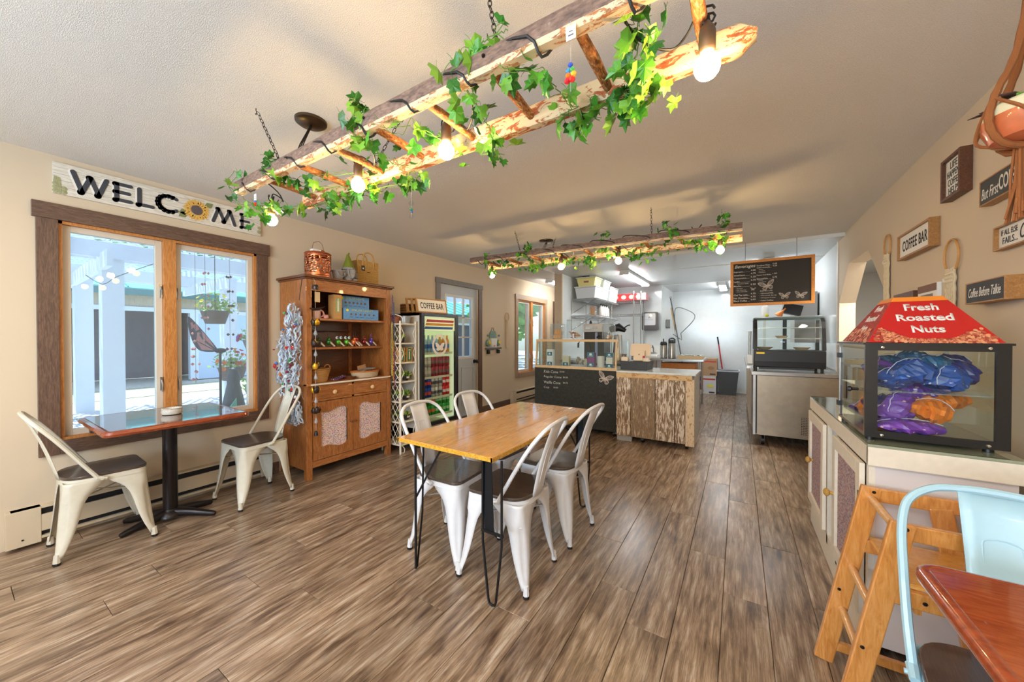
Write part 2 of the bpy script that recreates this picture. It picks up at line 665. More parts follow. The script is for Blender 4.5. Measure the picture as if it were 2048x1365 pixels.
# left wall with openings
def wall_x(name, x0, x1, y0, y1, z1, holes, mat):
    """wall slab in the yz plane with rectangular holes (ya, yb, za, zb)"""
    mb = MB()
    ys = sorted({y0, y1} | {h[0] for h in holes} | {h[1] for h in holes})
    for a, b in zip(ys[:-1], ys[1:]):
        hs = [h for h in holes if h[0] <= a + 1e-6 and h[1] >= b - 1e-6]
        if hs:
            h = hs[0]
            if h[2] > 0.001:
                mb.box(x0, x1, a, b, 0, h[2])
            mb.box(x0, x1, a, b, h[3], z1)
        else:
            mb.box(x0, x1, a, b, 0, z1)
    return struct(name, mb, mat)
W1 = (0.405, 1.527, 0.615, 2.03)
D1 = (3.89, 4.80, 0.0, 2.075)
W2 = (6.07, 7.24, 0.57, 2.03)
wall_x('wall_left', XL - T, XL, YR, YB, CZ, [W1, D1, W2], WALL)
# right wall: pass-through opening with clipped top corners
mb = MB()
mb.box(XR, XR + T, YR, 4.07, 0, CZ)
mb.box(XR, XR + T, 5.575, 5.62, 0, CZ)
mb.box(XR, XR + T, 4.07, 5.575, 0, 1.215)
mb.box(XR, XR + T, 4.07, 5.575, 2.07, CZ)
for a, b in (((4.07, 1.685), (4.48, 2.07)), ((5.575, 1.675), (5.17, 2.07))):
    c = (a[0], 2.07)
    mb.add([(x, p[0], p[1]) for x in (XR, XR + T) for p in (a, b, c)], [(0, 1, 2), (3, 5, 4), (0, 3, 4, 1), (1, 4, 5, 2), (2, 5, 3, 0)])
struct('wall_right', mb, WALL)
struct('trim_2', MB().box(XR - 0.012, XR, 5.61, 5.65, 0, 2.40), CREAM)
struct('trim_3', MB().box(XR - 0.018, XR + T + 0.02, 4.05, 5.6, 1.19, 1.215), CREAM)
struct('wall_side_room', MB().box(XR + 1.3, XR + 1.4, 2.0, 9.0, 0, CZ), WHITE)
struct('ceiling_side_room', MB().box(XR + T, XR + 1.4, 2.0, 9.0, CZ, CZ + 0.1), WHITE)
struct('floor_side_room', MB().box(XR + T, XR + 1.4, 2.0, 9.0, -0.1, 0.0), PLANK)
struct('wall_side_room_near', MB().box(XR + T, XR + 1.4, 1.9, 2.0, 0, CZ), WHITE)
struct('wall_side_room_far', MB().box(XR + T, XR + 1.4, 9.0, 9.1, 0, CZ), WHITE)
struct('wall_kitchen_right', MB().box(XR, XR + T, 5.62, YB, 0, 2.44), FRP)
struct('wall_kitchen_back', MB().box(XL - T, XR + T, YB, YB + T, 0, 2.6), FRP)
mb = MB().box(-2.80, -2.66, 5.87, 8.2, 0, CZ)
struct('wall_partition', mb, plain('partition_paint', S(196, 174, 148), 0.7, noise=0.03))
mb = MB().box(-2.66, -2.645, 5.885, 8.2, 0, 2.40)
mb.box(-2.66, -1.40, 8.2, YB, 0, 2.40)
struct('wall_kitchen_left', mb, FRP)
struct('trim_4', MB().box(-2.66, -2.64, 5.86, 5.89, 0, 2.4), CREAM)
struct('eave_sun_shield', MB().box(XL - T - 0.78, XL - T, -4, YB + 1, 2.47, 2.56), WHITE)  # unseen eave added to keep direct sun out of the windows
# rear wall behind the camera, with a wide opening added to let fill light in
mb = MB()
mb.box(XL - T, -2.7, YR - T, YR, 0, CZ)
mb.box(0.1, XR + T, YR - T, YR, 0, CZ)
mb.box(-2.7, 0.1, YR - T, YR, 0, 0.7)
mb.box(-2.7, 0.1, YR - T, YR, 2.25, CZ)
struct('wall_rear', mb, WALL)
# baseboards
for i, (a, b) in enumerate(((1.60, 1.70), (2.6, 3.79), (4.90, 5.78))):
    struct('baseboard_left' + ('' if i == 0 else '_%d' % i), MB().box(XL, XL + 0.015, a, b, 0, 0.10), CASINGH)
struct('baseboard_hall', MB().box(XL, XL + 0.015, 7.4, YB, 0, 0.10), CASINGH)
struct('baseboard_kitchen', MB().box(-1.40, XR, YB - 0.012, YB, 0, 0.10), WHITE)
# baseboard heaters
def heater(name, y0, y1, label):
    t = thing(name, label, 'heater', (XL, (y0 + y1) / 2, 0))
    hm = plain('heater_enamel', S(206, 188, 160), 0.45)
    hd = plain('heater_slot', S(20, 22, 28), 0.6)
    part('back_plate', MB().box(XL + 0.001, XL + 0.012, y0, y1, 0.02, 0.235), hm, t, smooth=False)
    part('front_panel', MB().box(XL + 0.055, XL + 0.068, y0 + 0.13, y1 - 0.05, 0.085, 0.185), hm, t, smooth=False)
    part('top_panel', MB().box(XL + 0.012, XL + 0.068, y0 + 0.02, y1 - 0.02, 0.225, 0.237), hm, t, smooth=False)
    part('bottom_lip', MB().box(XL + 0.012, XL + 0.068, y0 + 0.02, y1 - 0.02, 0.04, 0.055), hm, t, smooth=False)
    part('inner_fins', MB().box(XL + 0.013, XL + 0.045, y0 + 0.05, y1 - 0.05, 0.055, 0.225), hd, t, smooth=False)
    e1 = part('end_cap', MB().box(XL + 0.012, XL + 0.07, y0, y0 + 0.13, 0.02, 0.237), hm, t, smooth=False, bevel=0.002)
    part('screw', MB().lathe([(0.005, 0), (0.005, 0.003)], (XL + 0.071, y0 + 0.06, 0.06), 8, Matrix.Rotation(pi / 2, 3, 'Y')), BLACK, e1)
    part('end_cap', MB().box(XL + 0.012, XL + 0.07, y1 - 0.05, y1, 0.02, 0.237), hm, t, smooth=False, bevel=0.002)
heater('baseboard_heater', 0.19, 1.58, 'cream baseboard heater on the wall below the large window')
heater('baseboard_heater', 5.79, 7.35, 'cream baseboard heater beyond the door, half behind the chalkboard counter')
# ---------------------------------------------------------------- windows and doors
def window(name, w, casev, caseh, jamb, mull, over, sill):
    y0, y1, z0, z1 = w
    X = XL
    root = bpy.data.objects.new(name, None)
    COL.objects.link(root)
    root.location = (X, (y0 + y1) / 2, z0)
    root['kind'] = 'structure'
    cw = 0.088
    part('casing', MB().box(X, X + 0.022, y0 - cw, y0, z0 - cw, z1), casev, root, smooth=False, bevel=0.002)
    part('casing', MB().box(X, X + 0.022, y1, y1 + cw, z0 - cw, z1), casev, root, smooth=False, bevel=0.002)
    part('head_casing', MB().box(X, X + 0.028, y0 - cw - over, y1 + cw + over, z1, z1 + 0.10), caseh, root, smooth=False, bevel=0.002)
    part('bottom_casing', MB().box(X, X + 0.024, y0, y1, z0 - cw, z0), caseh, root, smooth=False, bevel=0.002)
    j = MB()
    j.box(X - T, X + 0.004, y0, y0 + 0.018, z0, z1)
    j.box(X - T, X + 0.004, y1 - 0.018, y1, z0, z1)
    j.box(X - T, X + 0.004, y0, y1, z1 - 0.018, z1)
    j.box(X - T, X + 0.01, y0, y1, z0, z0 + 0.016)
    part('jamb', j, jamb, root, smooth=False)
    part('mullion', MB().box(X - T, X + 0.006, mull[0], mull[1], z0 + 0.016, z1 - 0.018), jamb, root, smooth=False, bevel=0.002)
    for a, b in ((y0 + 0.018, mull[0]), (mull[1], y1 - 0.018)):
        m = MB()
        xs = (X - 0.075, X - 0.03)
        f = 0.038
        za, zb = z0 + 0.016, z1 - 0.018
        m.box(*xs, a, a + f, za, zb)
        m.box(*xs, b - f, b, za, zb)
        m.box(*xs, a + f, b - f, za, za + f)
        m.box(*xs, a + f, b - f, zb - f, zb)
        s_ = part('sash', m, ALU, root, smooth=False, bevel=0.002)
        part('pane', MB().box(X - 0.055, X - 0.051, a + f, b - f, za + f, zb - f), PANE, s_, smooth=False)
        # latch on the mullion side, crank at the sill
        yl = b - 0.012 if a < mull[0] else a + 0.012
        for zz in (lerp(z0, z1, 0.22), lerp(z0, z1, 0.72)):
            part('latch', MB().box(X - 0.03, X - 0.012, yl - 0.007, yl + 0.007, zz - 0.05, zz + 0.05).tube([(X - 0.012, yl, zz + 0.03), (X + 0.006, yl, zz), (X + 0.004, yl, zz - 0.06)], 0.005, 6), STEEL, s_)
    return root
WIN1 = window('window_1', W1, CASING, CASINGH, JAMB, (0.905, 0.978), 0.015, True)
part('crank', MB().tube([(XL + 0.0, 0.56, 0.645), (XL + 0.05, 0.57, 0.655), (XL + 0.06, 0.63, 0.675), (XL + 0.055, 0.66, 0.70)], 0.006, 8).box(XL - 0.03, XL + 0.012, 0.53, 0.60, 0.632, 0.655), plain('crank_metal', S(96, 100, 104), 0.35, 0.8), WIN1)
window('window_2', W2, TANCASE, TANCASE, JAMB, (6.60, 6.69), 0.01, True)
# grey door with six-pane light
def door():
    y0, y1, z0, z1 = D1
    X = XL
    root = bpy.data.objects.new('door_1', None)
    COL.objects.link(root)
    root.location = (X, (y0 + y1) / 2, 0)
    root['kind'] = 'structure'
    part('casing', MB().box(X, X + 0.022, y0 - 0.09, y0, 0, z1), GREYCASE, root, smooth=False)
    part('casing', MB().box(X, X + 0.022, y1, y1 + 0.09, 0, z1), CASING, root, smooth=False)
    part('head_casing', MB().box(X, X + 0.03, y0 - 0.1, y1 + 0.1, z1, z1 + 0.075), GREYCASE, root, smooth=False)
    dm = plain('door_paint', S(186, 190, 192), 0.5)
    la, lb, lz0, lz1 = 4.05, 4.66, 0.97, 1.90
    m = MB()
    xs = (X - 0.075, X - 0.03)
    m.box(*xs, y0, la, 0.02, z1)
    m.box(*xs, lb, y1, 0.02, z1)
    m.box(*xs, la, lb, 0.02, lz0)
    m.box(*xs, la, lb, lz1, z1)
    part('door_slab', m, dm, root, smooth=False)
    fr = MB()
    e = 0.035
    fx = (X - 0.03, X - 0.016)
    fr.box(*fx, la - e, la, lz0 - e, lz1 + e)
    fr.box(*fx, lb, lb + e, lz0 - e, lz1 + e)
    fr.box(*fx, la, lb, lz0 - e, lz0)
    fr.box(*fx, la, lb, lz1, lz1 + e)
    for i in (1, 2):
        yy = lerp(la, lb, i / 3)
        fr.box(X - 0.05, X - 0.02, yy - 0.011, yy + 0.011, lz0, lz1)
        zz = lerp(lz0, lz1, i / 3)
        fr.box(X - 0.05, X - 0.02, la, lb, zz - 0.011, zz + 0.011)
    part('light_frame', fr, plain('door_light_frame', S(216, 214, 208), 0.5), root, smooth=False)
    for i in range(3):
        for k in range(3):
            a, b = lerp(la, lb, i / 3), lerp(la, lb, (i + 1) / 3)
            c, d = lerp(lz0, lz1, k / 3), lerp(lz0, lz1, (k + 1) / 3)
            part('pane', MB().box(X - 0.054, X - 0.05, a, b, c, d), PANE, root, smooth=False)
    for a, b in ((3.97, 4.30), (4.40, 4.72)):
        p = MB()
        q = 0.02
        for (ya, yb, za, zb) in ((a, b, 0.18, 0.18 + q), (a, b, 0.80 - q, 0.80), (a, a + q, 0.2, 0.78), (b - q, b, 0.2, 0.78)):
            p.box(X - 0.03, X - 0.022, ya, yb, za, zb)
        part('raised_panel', p, dm, root, smooth=False, bevel=0.003)
    part('knob', MB().sph((X + 0.03, 4.735, 0.88), 0.03, 12, 0.8).tube([(X - 0.03, 4.735, 0.88), (X + 0.02, 4.735, 0.88)], 0.012, 8).lathe([(0.032, 0), (0.03, 0.012)], (X - 0.03, 4.735, 0.88), 16, Matrix.Rotation(pi / 2, 3, 'Y')), BLACK, root)
    part('threshold', MB().box(X - T, X, y0, y1, 0, 0.02), STEEL, root, smooth=False)
door()
struct('trim_5', MB().box(XL, XL + 0.02, 7.66, 7.75, 0, 2.12), CASING)
# ================================================================ pressed-metal chairs
CHW = plain('chair_white', S(222, 222, 224), 0.35, noise=0.02, coat=0.2)
CHC = plain('chair_cream', S(208, 202, 184), 0.38, noise=0.03, coat=0.2)
CHB = plain('chair_pale_blue', S(170, 206, 220), 0.38, noise=0.02, coat=0.2)
SEATW = wood('dark_seat_wood', [(0.2, S(38, 30, 26)), (0.5, S(72, 60, 52)), (0.8, S(106, 92, 80))], (30, 2.2, 30), 0.28, bmp=0.06, coat=0.4)
SEATB = wood('chair_seat_brown', [(0.2, S(48, 30, 24)), (0.8, S(86, 60, 50))], (30, 2.2, 30), 0.45, bmp=0.1, coat=0.2)
RUB = plain('rubber', S(24, 24, 26), 0.7)
def seat_outline(w=0.178, f=0.175, b=-0.178, n=8):
    pts = []
    # front edge nearly straight with round corners, back rounded like a D
    for cx, cy, r, a0 in ((w - 0.05, f - 0.05, 0.05, 0), (-w + 0.05, f - 0.05, 0.05, 90)):
        for i in range(5):
            t = radians(a0 + 90 * i / 4)
            pts.append((cx + r * cos(t), cy + r * sin(t)))
    for i in range(n * 2 + 1):
        t = radians(180 + 180 * i / (n * 2))
        k = 0.62
        pts.append((w * math.copysign(abs(cos(t)) ** k, cos(t)) * 0.98, -0.03 + (b + 0.03) * -1 * math.copysign(abs(sin(t)) ** 0.75, sin(t))))
    return pts
def leg_shell(sx, sy, foot):
    """angle-shaped pressed leg that widens into the seat skirt"""
    rows = []
    zs = [0.035, 0.06, 0.10, 0.16, 0.22, 0.28, 0.325, 0.36, 0.385, 0.405, 0.425, 0.44]
    wid = [0.028, 0.034, 0.046, 0.060, 0.070, 0.078, 0.088, 0.104, 0.125, 0.150, 0.166, 0.168]
    top = (0.172, 0.168)
    for z, wd in zip(zs, wid):
        t = min(1.0, z / 0.43)
        cx = lerp(foot[0], top[0], t ** 0.9)
        cy = lerp(foot[1], top[1], t ** 0.9)
        r = min(wd * 0.55, 0.035)
        wx = min(wd, cx)
        wy = min(wd, cy)
        row = []
        row.append((cx - wx, cy))
        row.append((cx - (wx + r) / 2, cy))
        g = 0.008 if 0.09 < z < 0.33 else 0.0
        for i in range(5):
            a = radians(90 - 90 * i / 4)
            q = g if 0 < i < 4 else 0
            if i == 2 and q:
                q = 0.013
            row.append((cx - r + (r - q) * cos(a), cy - r + (r - q) * sin(a)))
        row.append((cx, cy - (wy + r) / 2))
        row.append((cx, cy - wy))
        rows.append([(sx * a, sy * b, z) for a, b in row])
    return MB().sheet(rows)
def make_chair(metal, seat, label, group):
    t = thing('dining_chair', label, 'chair', (0, 0, 0), 0, group)
    so = seat_outline()
    part('seat', MB().prism(so, 0.452, 0.470), seat, t, local=True, bevel=0.004, ang=50)
    pan = MB()
    o2 = [(x * 0.985, y * 0.985) for x, y in so]
    o3 = [(x * 1.0, y * 1.0) for x, y in so]
    n = len(so)
    pan.prism(o2, 0.444, 0.452)
    pan.add([(x, y, 0.448) for x, y in o2] + [(x, y, 0.425) for x, y in o3], [(i, (i + 1) % n, n + (i + 1) % n, n + i) for i in range(n)])
    part('seat_pan', pan, metal, t, local=True)
    for sx, sy, ft in ((1, 1, (0.212, 0.205)), (-1, 1, (0.212, 0.205)), (1, -1, (0.180, 0.205)), (-1, -1, (0.180, 0.205))):
        l = part('leg', leg_shell(sx, sy, ft), metal, t, local=True, solid=0.003, ang=60)
        lt = MB().tube([(sx * (ft[0] - 0.010), sy * (ft[1] - 0.010), 0.012), (sx * (ft[0] - 0.012), sy * (ft[1] - 0.012), 0.06)], [0.016, 0.013], 8)
        part('foot_sleeve', lt, metal, l, local=True)
        part('foot_cap', MB().tube([(sx * (ft[0] - 0.009), sy * (ft[1] - 0.009), 0.0), (sx * (ft[0] - 0.010), sy * (ft[1] - 0.010), 0.014)], [0.015, 0.017], 8), RUB, l, local=True)
    br = MB()
    br.bar((-0.16, -0.16, 0.33), (0.16, 0.16, 0.33), 0.018, 0.003)
    br.bar((-0.16, 0.16, 0.327), (0.16, -0.16, 0.327), 0.018, 0.003)
    part('cross_brace', br, metal, t, local=True, smooth=False)
    P = [(0.186, -0.035, 0.44), (0.190, -0.09, 0.53), (0.190, -0.155, 0.64), (0.186, -0.215, 0.735), (0.168, -0.262, 0.80), (0.120, -0.290, 0.838), (0.06, -0.300, 0.850), (0, -0.303, 0.853)]
    full = P + [(-x, y, z) for x, y, z in P[-2::-1]]
    bf = MB().tube(catmull(full, 4), 0.0105, 8)
    part('back_frame', bf, metal, t, local=True)
    for s in (1, -1):
        part('bracket', MB().tube([(s * 0.187, -0.005, 0.436), (s * 0.187, -0.045, 0.45)], [0.011, 0.013], 8).tube([(s * 0.178, -0.025, 0.44), (s * 0.204, -0.025, 0.44)], 0.006, 8), metal, t, local=True)
    rows = []
    for i in range(9):
        k = i / 8
        z = lerp(0.446, 0.842, k)
        y = lerp(-0.172, -0.292, k) - 0.012 * sin(pi * k) * -1
        hw = lerp(0.062, 0.070, k)
        rows.append([(hw * u, y - 0.010 * (1 - u * u) * 1.0, z) for u in (-1, -0.6, -0.2, 0.2, 0.6, 1)])
    sp = part('splat', MB().sheet(rows), metal, t, local=True, solid=0.003)
    em = [(-0.026, 0.52), (-0.034, 0.70), (-0.024, 0.735), (0.024, 0.735), (0.034, 0.70), (0.026, 0.52)]
    pts = []
    for x, z in em:
        k = (z - 0.446) / (0.842 - 0.446)
        pts.append((x, lerp(-0.172, -0.292, k) + 0.012 * sin(pi * k) - 0.010 * (1 - (x / 0.066) ** 2), z))
    part('embossed_rib', MB().tube(catmull(pts, 3), 0.0028, 6), metal, sp, local=True)
    return t
gt = 'metal chairs at the long wooden table'
gw = 'metal chairs at the window table'
c1 = make_chair(CHW, SEATW, 'white metal chair with dark seat at the near right of the long table', gt)
c1.location = (-1.075, 1.68, 0)
c1.rotation_euler = (0, 0, radians(90 + 2))
copy_tree(c1, None, (-1.045, 2.20, 0), radians(90 - 3), 'white metal chair with dark seat at the far right side of the long table')
copy_tree(c1, None, (-1.49, 1.68, 0), radians(-90 + 3), 'white metal chair at the near left of the long table, before the wicker rack')
copy_tree(c1, None, (-1.50, 2.17, 0), radians(-90 - 4), 'white metal chair at the far left of the long table, before the grey door')
c2 = make_chair(CHC, SEATW, 'cream metal chair at the near end of the window table, leftmost of all', gw)
c2.location = (-3.385, 0.535, 0)
c2.rotation_euler = (0, 0, radians(-2))
copy_tree(c2, None, (-3.30, 1.345, 0), radians(183), 'cream metal chair between the window table and the wooden hutch')
c3 = make_chair(CHB, SEATB, 'pale blue metal chair with brown seat pulled under the red wood table', None)
c3.location = (0.555, 1.235, 0)
c3.rotation_euler = (0, 0, radians(180 - 8))
# ================================================================ long hairpin table
t = thing('dining_table', 'long orange-stained plank table on black hairpin legs', 'table', (-1.28, 2.0, 0))
TOPM = wood('orange_table_wood', [(0.25, S(150, 98, 48)), (0.5, S(196, 142, 78)), (0.75, S(222, 176, 112))], (14, 1.6, 14), 0.2, rand=True, bmp=0.05, coat=0.5, fine=((5, 3, 5), 0.45, 0.75, S(214, 150, 70)))
EDGE = wood('yellow_table_edge', [(0.3, S(120, 78, 20)), (0.5, S(206, 152, 44)), (0.75, S(226, 178, 70))], (18, 18, 18), 0.4, bmp=0.2)
TX0, TX1, TY0, TY1, TZ = -1.60, -0.955, 1.345, 2.66, 0.725
nb = 4
xs = [TX0, TX0 + 0.16, TX0 + 0.33, TX0 + 0.49, TX1]
for i in range(4):
    part('board', MB().box(xs[i] + 0.0006, xs[i + 1] - 0.0006, TY0 + 0.001, TY1 - 0.001, TZ - 0.020, TZ), TOPM, t, smooth=False, bevel=0.0015)
part('edge_band', MB().box(TX0, TX1, TY0, TY0 + 0.012, TZ - 0.022, TZ - 0.002).box(TX0, TX1, TY1 - 0.012, TY1, TZ - 0.022, TZ - 0.002).box(TX0 - 0.002, TX0 + 0.01, TY0, TY1, TZ - 0.022, TZ - 0.002).box(TX1 - 0.01, TX1 + 0.002, TY0, TY1, TZ - 0.022, TZ - 0.002), EDGE, t, smooth=False)
part('batten', MB().box(TX0 + 0.04, TX1 - 0.04, 1.50, 1.58, TZ - 0.045, TZ - 0.020), EDGE, t, smooth=False)
part('batten', MB().box(TX0 + 0.04, TX1 - 0.02, 2.42, 2.50, TZ - 0.045, TZ - 0.020), EDGE, t, smooth=False)
for lx, ly, spread in ((-0.985, 1.385, 0.055), (-1.50, 1.385, 0.0), (-0.985, 2.56, 0.05), (-1.50, 2.56, 0.05)):
    m = MB()
    if spread:
        a = [(lx - spread, ly, TZ - 0.02), (lx - spread, ly, 0.30), (lx - 0.022, ly, 0.03)]
        b = [(lx - 0.016, ly, 0.012), (lx, ly, 0.006), (lx + 0.016, ly, 0.012)]
        c = [(lx + 0.022, ly, 0.03), (lx + spread, ly, 0.30), (lx + spread, ly, TZ - 0.02)]
        m.tube(a + b + c, 0.0062, 8)
        m.box(lx - spread - 0.008, lx + spread + 0.008, ly - 0.004, ly + 0.004, 0.345, 0.358)
        l = part('leg', m, BLACK, t)
        part('brace_plate', MB().bar((lx - 0.02, ly + 0.004, 0.35), (lx - spread + 0.02, ly + 0.01, TZ - 0.025), 0.052, 0.006, (0, 1, 0)), plain('black_angle', S(34, 38, 44), 0.3, 0.6), l, smooth=False)
    else:
        m.tube([(lx, ly, TZ - 0.02), (lx, ly, 0.006)], 0.0068, 8)
        m.tube([(lx, ly + 0.06, TZ - 0.02), (lx, ly + 0.05, 0.30), (lx, ly + 0.01, 0.01)], 0.0055, 8)
        l = part('leg', m, BLACK, t)
    bx = lx + (0.23 if lx < -1.2 else -0.12)
for a, b in (((-1.50, 1.39, 0.40), (-1.33, 1.42, TZ - 0.02)), ((-1.0, 2.55, 0.40), (-1.0, 2.25, TZ - 0.02)), ((-1.50, 2.55, 0.40), (-1.50, 2.25, TZ - 0.02))):
    part('diagonal_brace', MB().tube([a, b], 0.006, 8), BLACK, t)
# ================================================================ window pedestal table
t = thing('pedestal_table', 'dark-topped pedestal table with rounded red-brown edge under the large window', 'table', (-3.30, 0.83, 0))
WT = wood('dark_red_tabletop', [(0.25, S(44, 22, 16)), (0.6, S(86, 40, 26)), (0.8, S(120, 58, 34))], (22, 2.5, 22), 0.13, bmp=0.03, coat=0.8)
WE = wood('red_brown_edge', [(0.25, S(96, 36, 18)), (0.6, S(150, 68, 34)), (0.8, S(176, 90, 48))], (22, 3, 22), 0.25, coat=0.6)
tz = 0.752
M = Matrix.Translation((-3.305, 0.822, 0))
part('tabletop', MB().prism(rrect(0.68, 0.655, 0.012), tz - 0.034, tz, M), WT, t, bevel=0.003)
ed = MB()
ring = [Vector((x - 3.305, y + 0.822, tz - 0.018)) for x, y in rrect(0.69, 0.675, 0.03, 4)]
ed.tube(ring, 0.0185, 8, closed=True)
part('bullnose_edge', ed, WE, t)
BR = plain('pedestal_bronze', S(34, 28, 28), 0.3, 0.4)
part('column', MB().lathe([(0.040, 0.05), (0.040, tz - 0.05)], (-3.375, 0.85, 0), 20), BR, t)
part('top_spider', MB().box(-3.55, -3.20, 0.83, 0.87, tz - 0.05, tz - 0.036).box(-3.395, -3.355, 0.66, 1.03, tz - 0.05, tz - 0.036), BR, t, smooth=False)
hub = part('base', MB().lathe([(0.075, 0.03), (0.07, 0.05), (0.05, 0.065), (0.042, 0.08)], (-3.375, 0.85, 0), 20), BR, t)
for dx, dy in ((0.055, -0.255), (0.195, 0.19), (-0.055, 0.25), (-0.19, -0.19)):
    e = Vector((-3.375 + dx, 0.85 + dy, 0.014))
    part('foot', MB().tube([(-3.375 + dx * 0.12, 0.85 + dy * 0.12, 0.052), (-3.375 + dx * 0.5, 0.85 + dy * 0.5, 0.040), (-3.375 + dx * 0.93, 0.85 + dy * 0.93, 0.018), e], [0.032, 0.027, 0.019, 0.014], 10), BR, hub)
one('candle_dish', MB().lathe([(0.035, 0.0), (0.05, 0.004), (0.056, 0.02), (0.052, 0.036), (0.055, 0.042), (0.047, 0.044), (0.044, 0.03), (0.001, 0.022)], (-3.29, 0.84, tz), 20),
    plain('weathered_ceramic', S(196, 190, 178), 0.6, noise=0.25, nscale=40), 'small round whitewashed ceramic dish on the window table', 'dish', loc=(-3.29, 0.84, tz))
# ================================================================ red wood table in the foreground
t = thing('pedestal_table', 'glossy red-brown wooden table at the bottom right corner', 'table', (0.85, 0.9, 0))
FT = wood('red_mahogany_top', [(0.25, S(128, 52, 22)), (0.5, S(160, 74, 34)), (0.75, S(184, 98, 50))], (2.0, 12, 12), 0.16, bmp=0.03, coat=0.8, dist=1.0)
part('tabletop', MB().prism(rrect(0.60, 0.60, 0.02), 0.722, 0.752, Matrix.Translation((0.665, 0.917, 0))), FT, t, bevel=0.003)
ring = [Vector((x + 0.665, y + 0.917, 0.736)) for x, y in rrect(0.605, 0.605, 0.035, 5)]
part('bullnose_edge', MB().tube(ring, 0.0175, 10, closed=True), plain('red_edge', S(150, 66, 32), 0.2, noise=0.25, nscale=12, coat=0.7), t)
part('column', MB().lathe([(0.04, 0.05), (0.04, 0.722)], (0.68, 0.9, 0), 16), BR, t)
part('base', MB().bar((0.45, 0.9, 0.02), (0.91, 0.9, 0.02), 0.06, 0.035).bar((0.68, 0.67, 0.021), (0.68, 1.13, 0.021), 0.06, 0.035).lathe([(0.07, 0.0), (0.06, 0.05)], (0.68, 0.9, 0), 16), BR, t)
# ================================================================ hanging ladders
def peel(name, paint, under, bare, sc=14, thr=(0.46, 0.5), thr2=(0.54, 0.58), stretch=(0.35, 1, 1)):
    if name in MC:
        return MC[name]
    m, nt, b = newmat(name)
    mp = coords(nt, tuple(sc * q for q in stretch))
    nz = N(nt, 'ShaderNodeTexNoise')
    nz.inputs['Detail'].default_value = 9
    nz.inputs['Roughness'].default_value = 0.7
    nz.inputs['Distortion'].default_value = 0.8
    nt.links.new(mp.outputs[0], nz.inputs['Vector'])
    r1 = ramp(nt, [(thr[0], (0, 0, 0, 1)), (thr[1], (1, 1, 1, 1))])
    r2 = ramp(nt, [(thr2[0], (0, 0, 0, 1)), (thr2[1], (1, 1, 1, 1))])
    nt.links.new(nz.outputs[0], r1.inputs[0])
    nt.links.new(nz.outputs[0], r2.inputs[0])
    n2 = N(nt, 'ShaderNodeTexNoise')
    mp2 = coords(nt, tuple(sc * 3 * q for q in stretch))
    n2.inputs['Detail'].default_value = 6
    nt.links.new(mp2.outputs[0], n2.inputs['Vector'])
    def var(c):
        lo = tuple(x * 0.62 for x in c[:3]) + (1,)
        hi = tuple(min(1, x * 1.25) for x in c[:3]) + (1,)
        r = ramp(nt, [(0.3, lo), (0.68, hi)])
        nt.links.new(n2.outputs[0], r.inputs[0])
        return r.outputs[0]
    a = N(nt, 'ShaderNodeMix', data_type='RGBA')
    nt.links.new(r1.outputs[0], a.inputs[0])
    nt.links.new(var(bare), a.inputs[6])
    nt.links.new(var(under), a.inputs[7])
    c = N(nt, 'ShaderNodeMix', data_type='RGBA')
    nt.links.new(r2.outputs[0], c.inputs[0])
    nt.links.new(a.outputs[2], c.inputs[6])
    c.inputs[7].default_value = paint
    nt.links.new(c.outputs[2], b.inputs['Base Color'])
    b.inputs['Roughness'].default_value = 0.75
    bump(nt, b, r2.outputs[0], 0.5, 0.002)
    MC[name] = m
    return m
RAILG = peel('weathered_rail', S(166, 146, 132), S(140, 112, 96), S(112, 90, 80), 9, (0.40, 0.55), (0.60, 0.66))
RAILP = peel('peeling_cream_rail', S(232, 210, 168), S(190, 100, 54), S(166, 104, 62), 8, (0.34, 0.42), (0.455, 0.475))
RAILU = peel('painted_underside', S(226, 204, 166), S(190, 110, 62), S(190, 140, 90), 10, (0.38, 0.44), (0.44, 0.47))
RUNG = peel('old_rung', S(214, 190, 150), S(184, 120, 66), S(122, 74, 44), 22, (0.42, 0.5), (0.56, 0.6), (1, 0.35, 1))
IRON = plain('dark_iron', S(52, 42, 38), 0.45, 0.8)
CORD = plain('black_cord', S(26, 24, 24), 0.5)
SOCK = plain('dark_socket', S(88, 70, 52), 0.45, 0.3)
BULB = emis('warm_bulb', (1.0, 0.66, 0.30, 1), 140)
BULBW = emis('bulb_neck', (1.0, 0.80, 0.55, 1), 0.8)
def rail(name, x0, x1, y, z, h, d, mat, under, parent, round_end=False, sag=0.0, taper=0.0):
    n = 60
    rows = []
    rnd = random.Random(int(abs(y * 100)))
    for i in range(n + 1):
        t = i / n
        x = lerp(x0, x1, t)
        hh = h * (1 + 0.025 * rnd.uniform(-1, 1)) * (1 + taper * (1 - t))
        dd = d * (1 + 0.025 * rnd.uniform(-1, 1))
        zz = z + sag * t
        if round_end and x1 - x < h * 0.55:
            q = max(0.12, math.sqrt(max(0, 1 - ((h * 0.55 - (x1 - x)) / (h * 0.55)) ** 2)))
            hh *= q
        b = 0.2
        rows.append([(x, y + dd / 2 * sy, zz + hh / 2 * sz) for sy, sz in ((-1, -1 + b * 2), (-1, 1 - b), (-1 + b, 1), (1 - b, 1), (1, 1 - b), (1, -1 + b), (1 - b, -1), (-1 + 2 * b, -1), (-1, -1 + b * 2))])
    m = MB().sheet(rows)
    m.f.append(tuple(range(0, 8)))
    k = 9 * n
    m.f.append(tuple(k + i for i in range(8)))
    o = part(name, m, mat, parent)
    if under:
        o.data.materials.append(under)
        for p in o.data.polygons:
            if p.normal.z < -0.45:
                p.material_index = 1
    return o
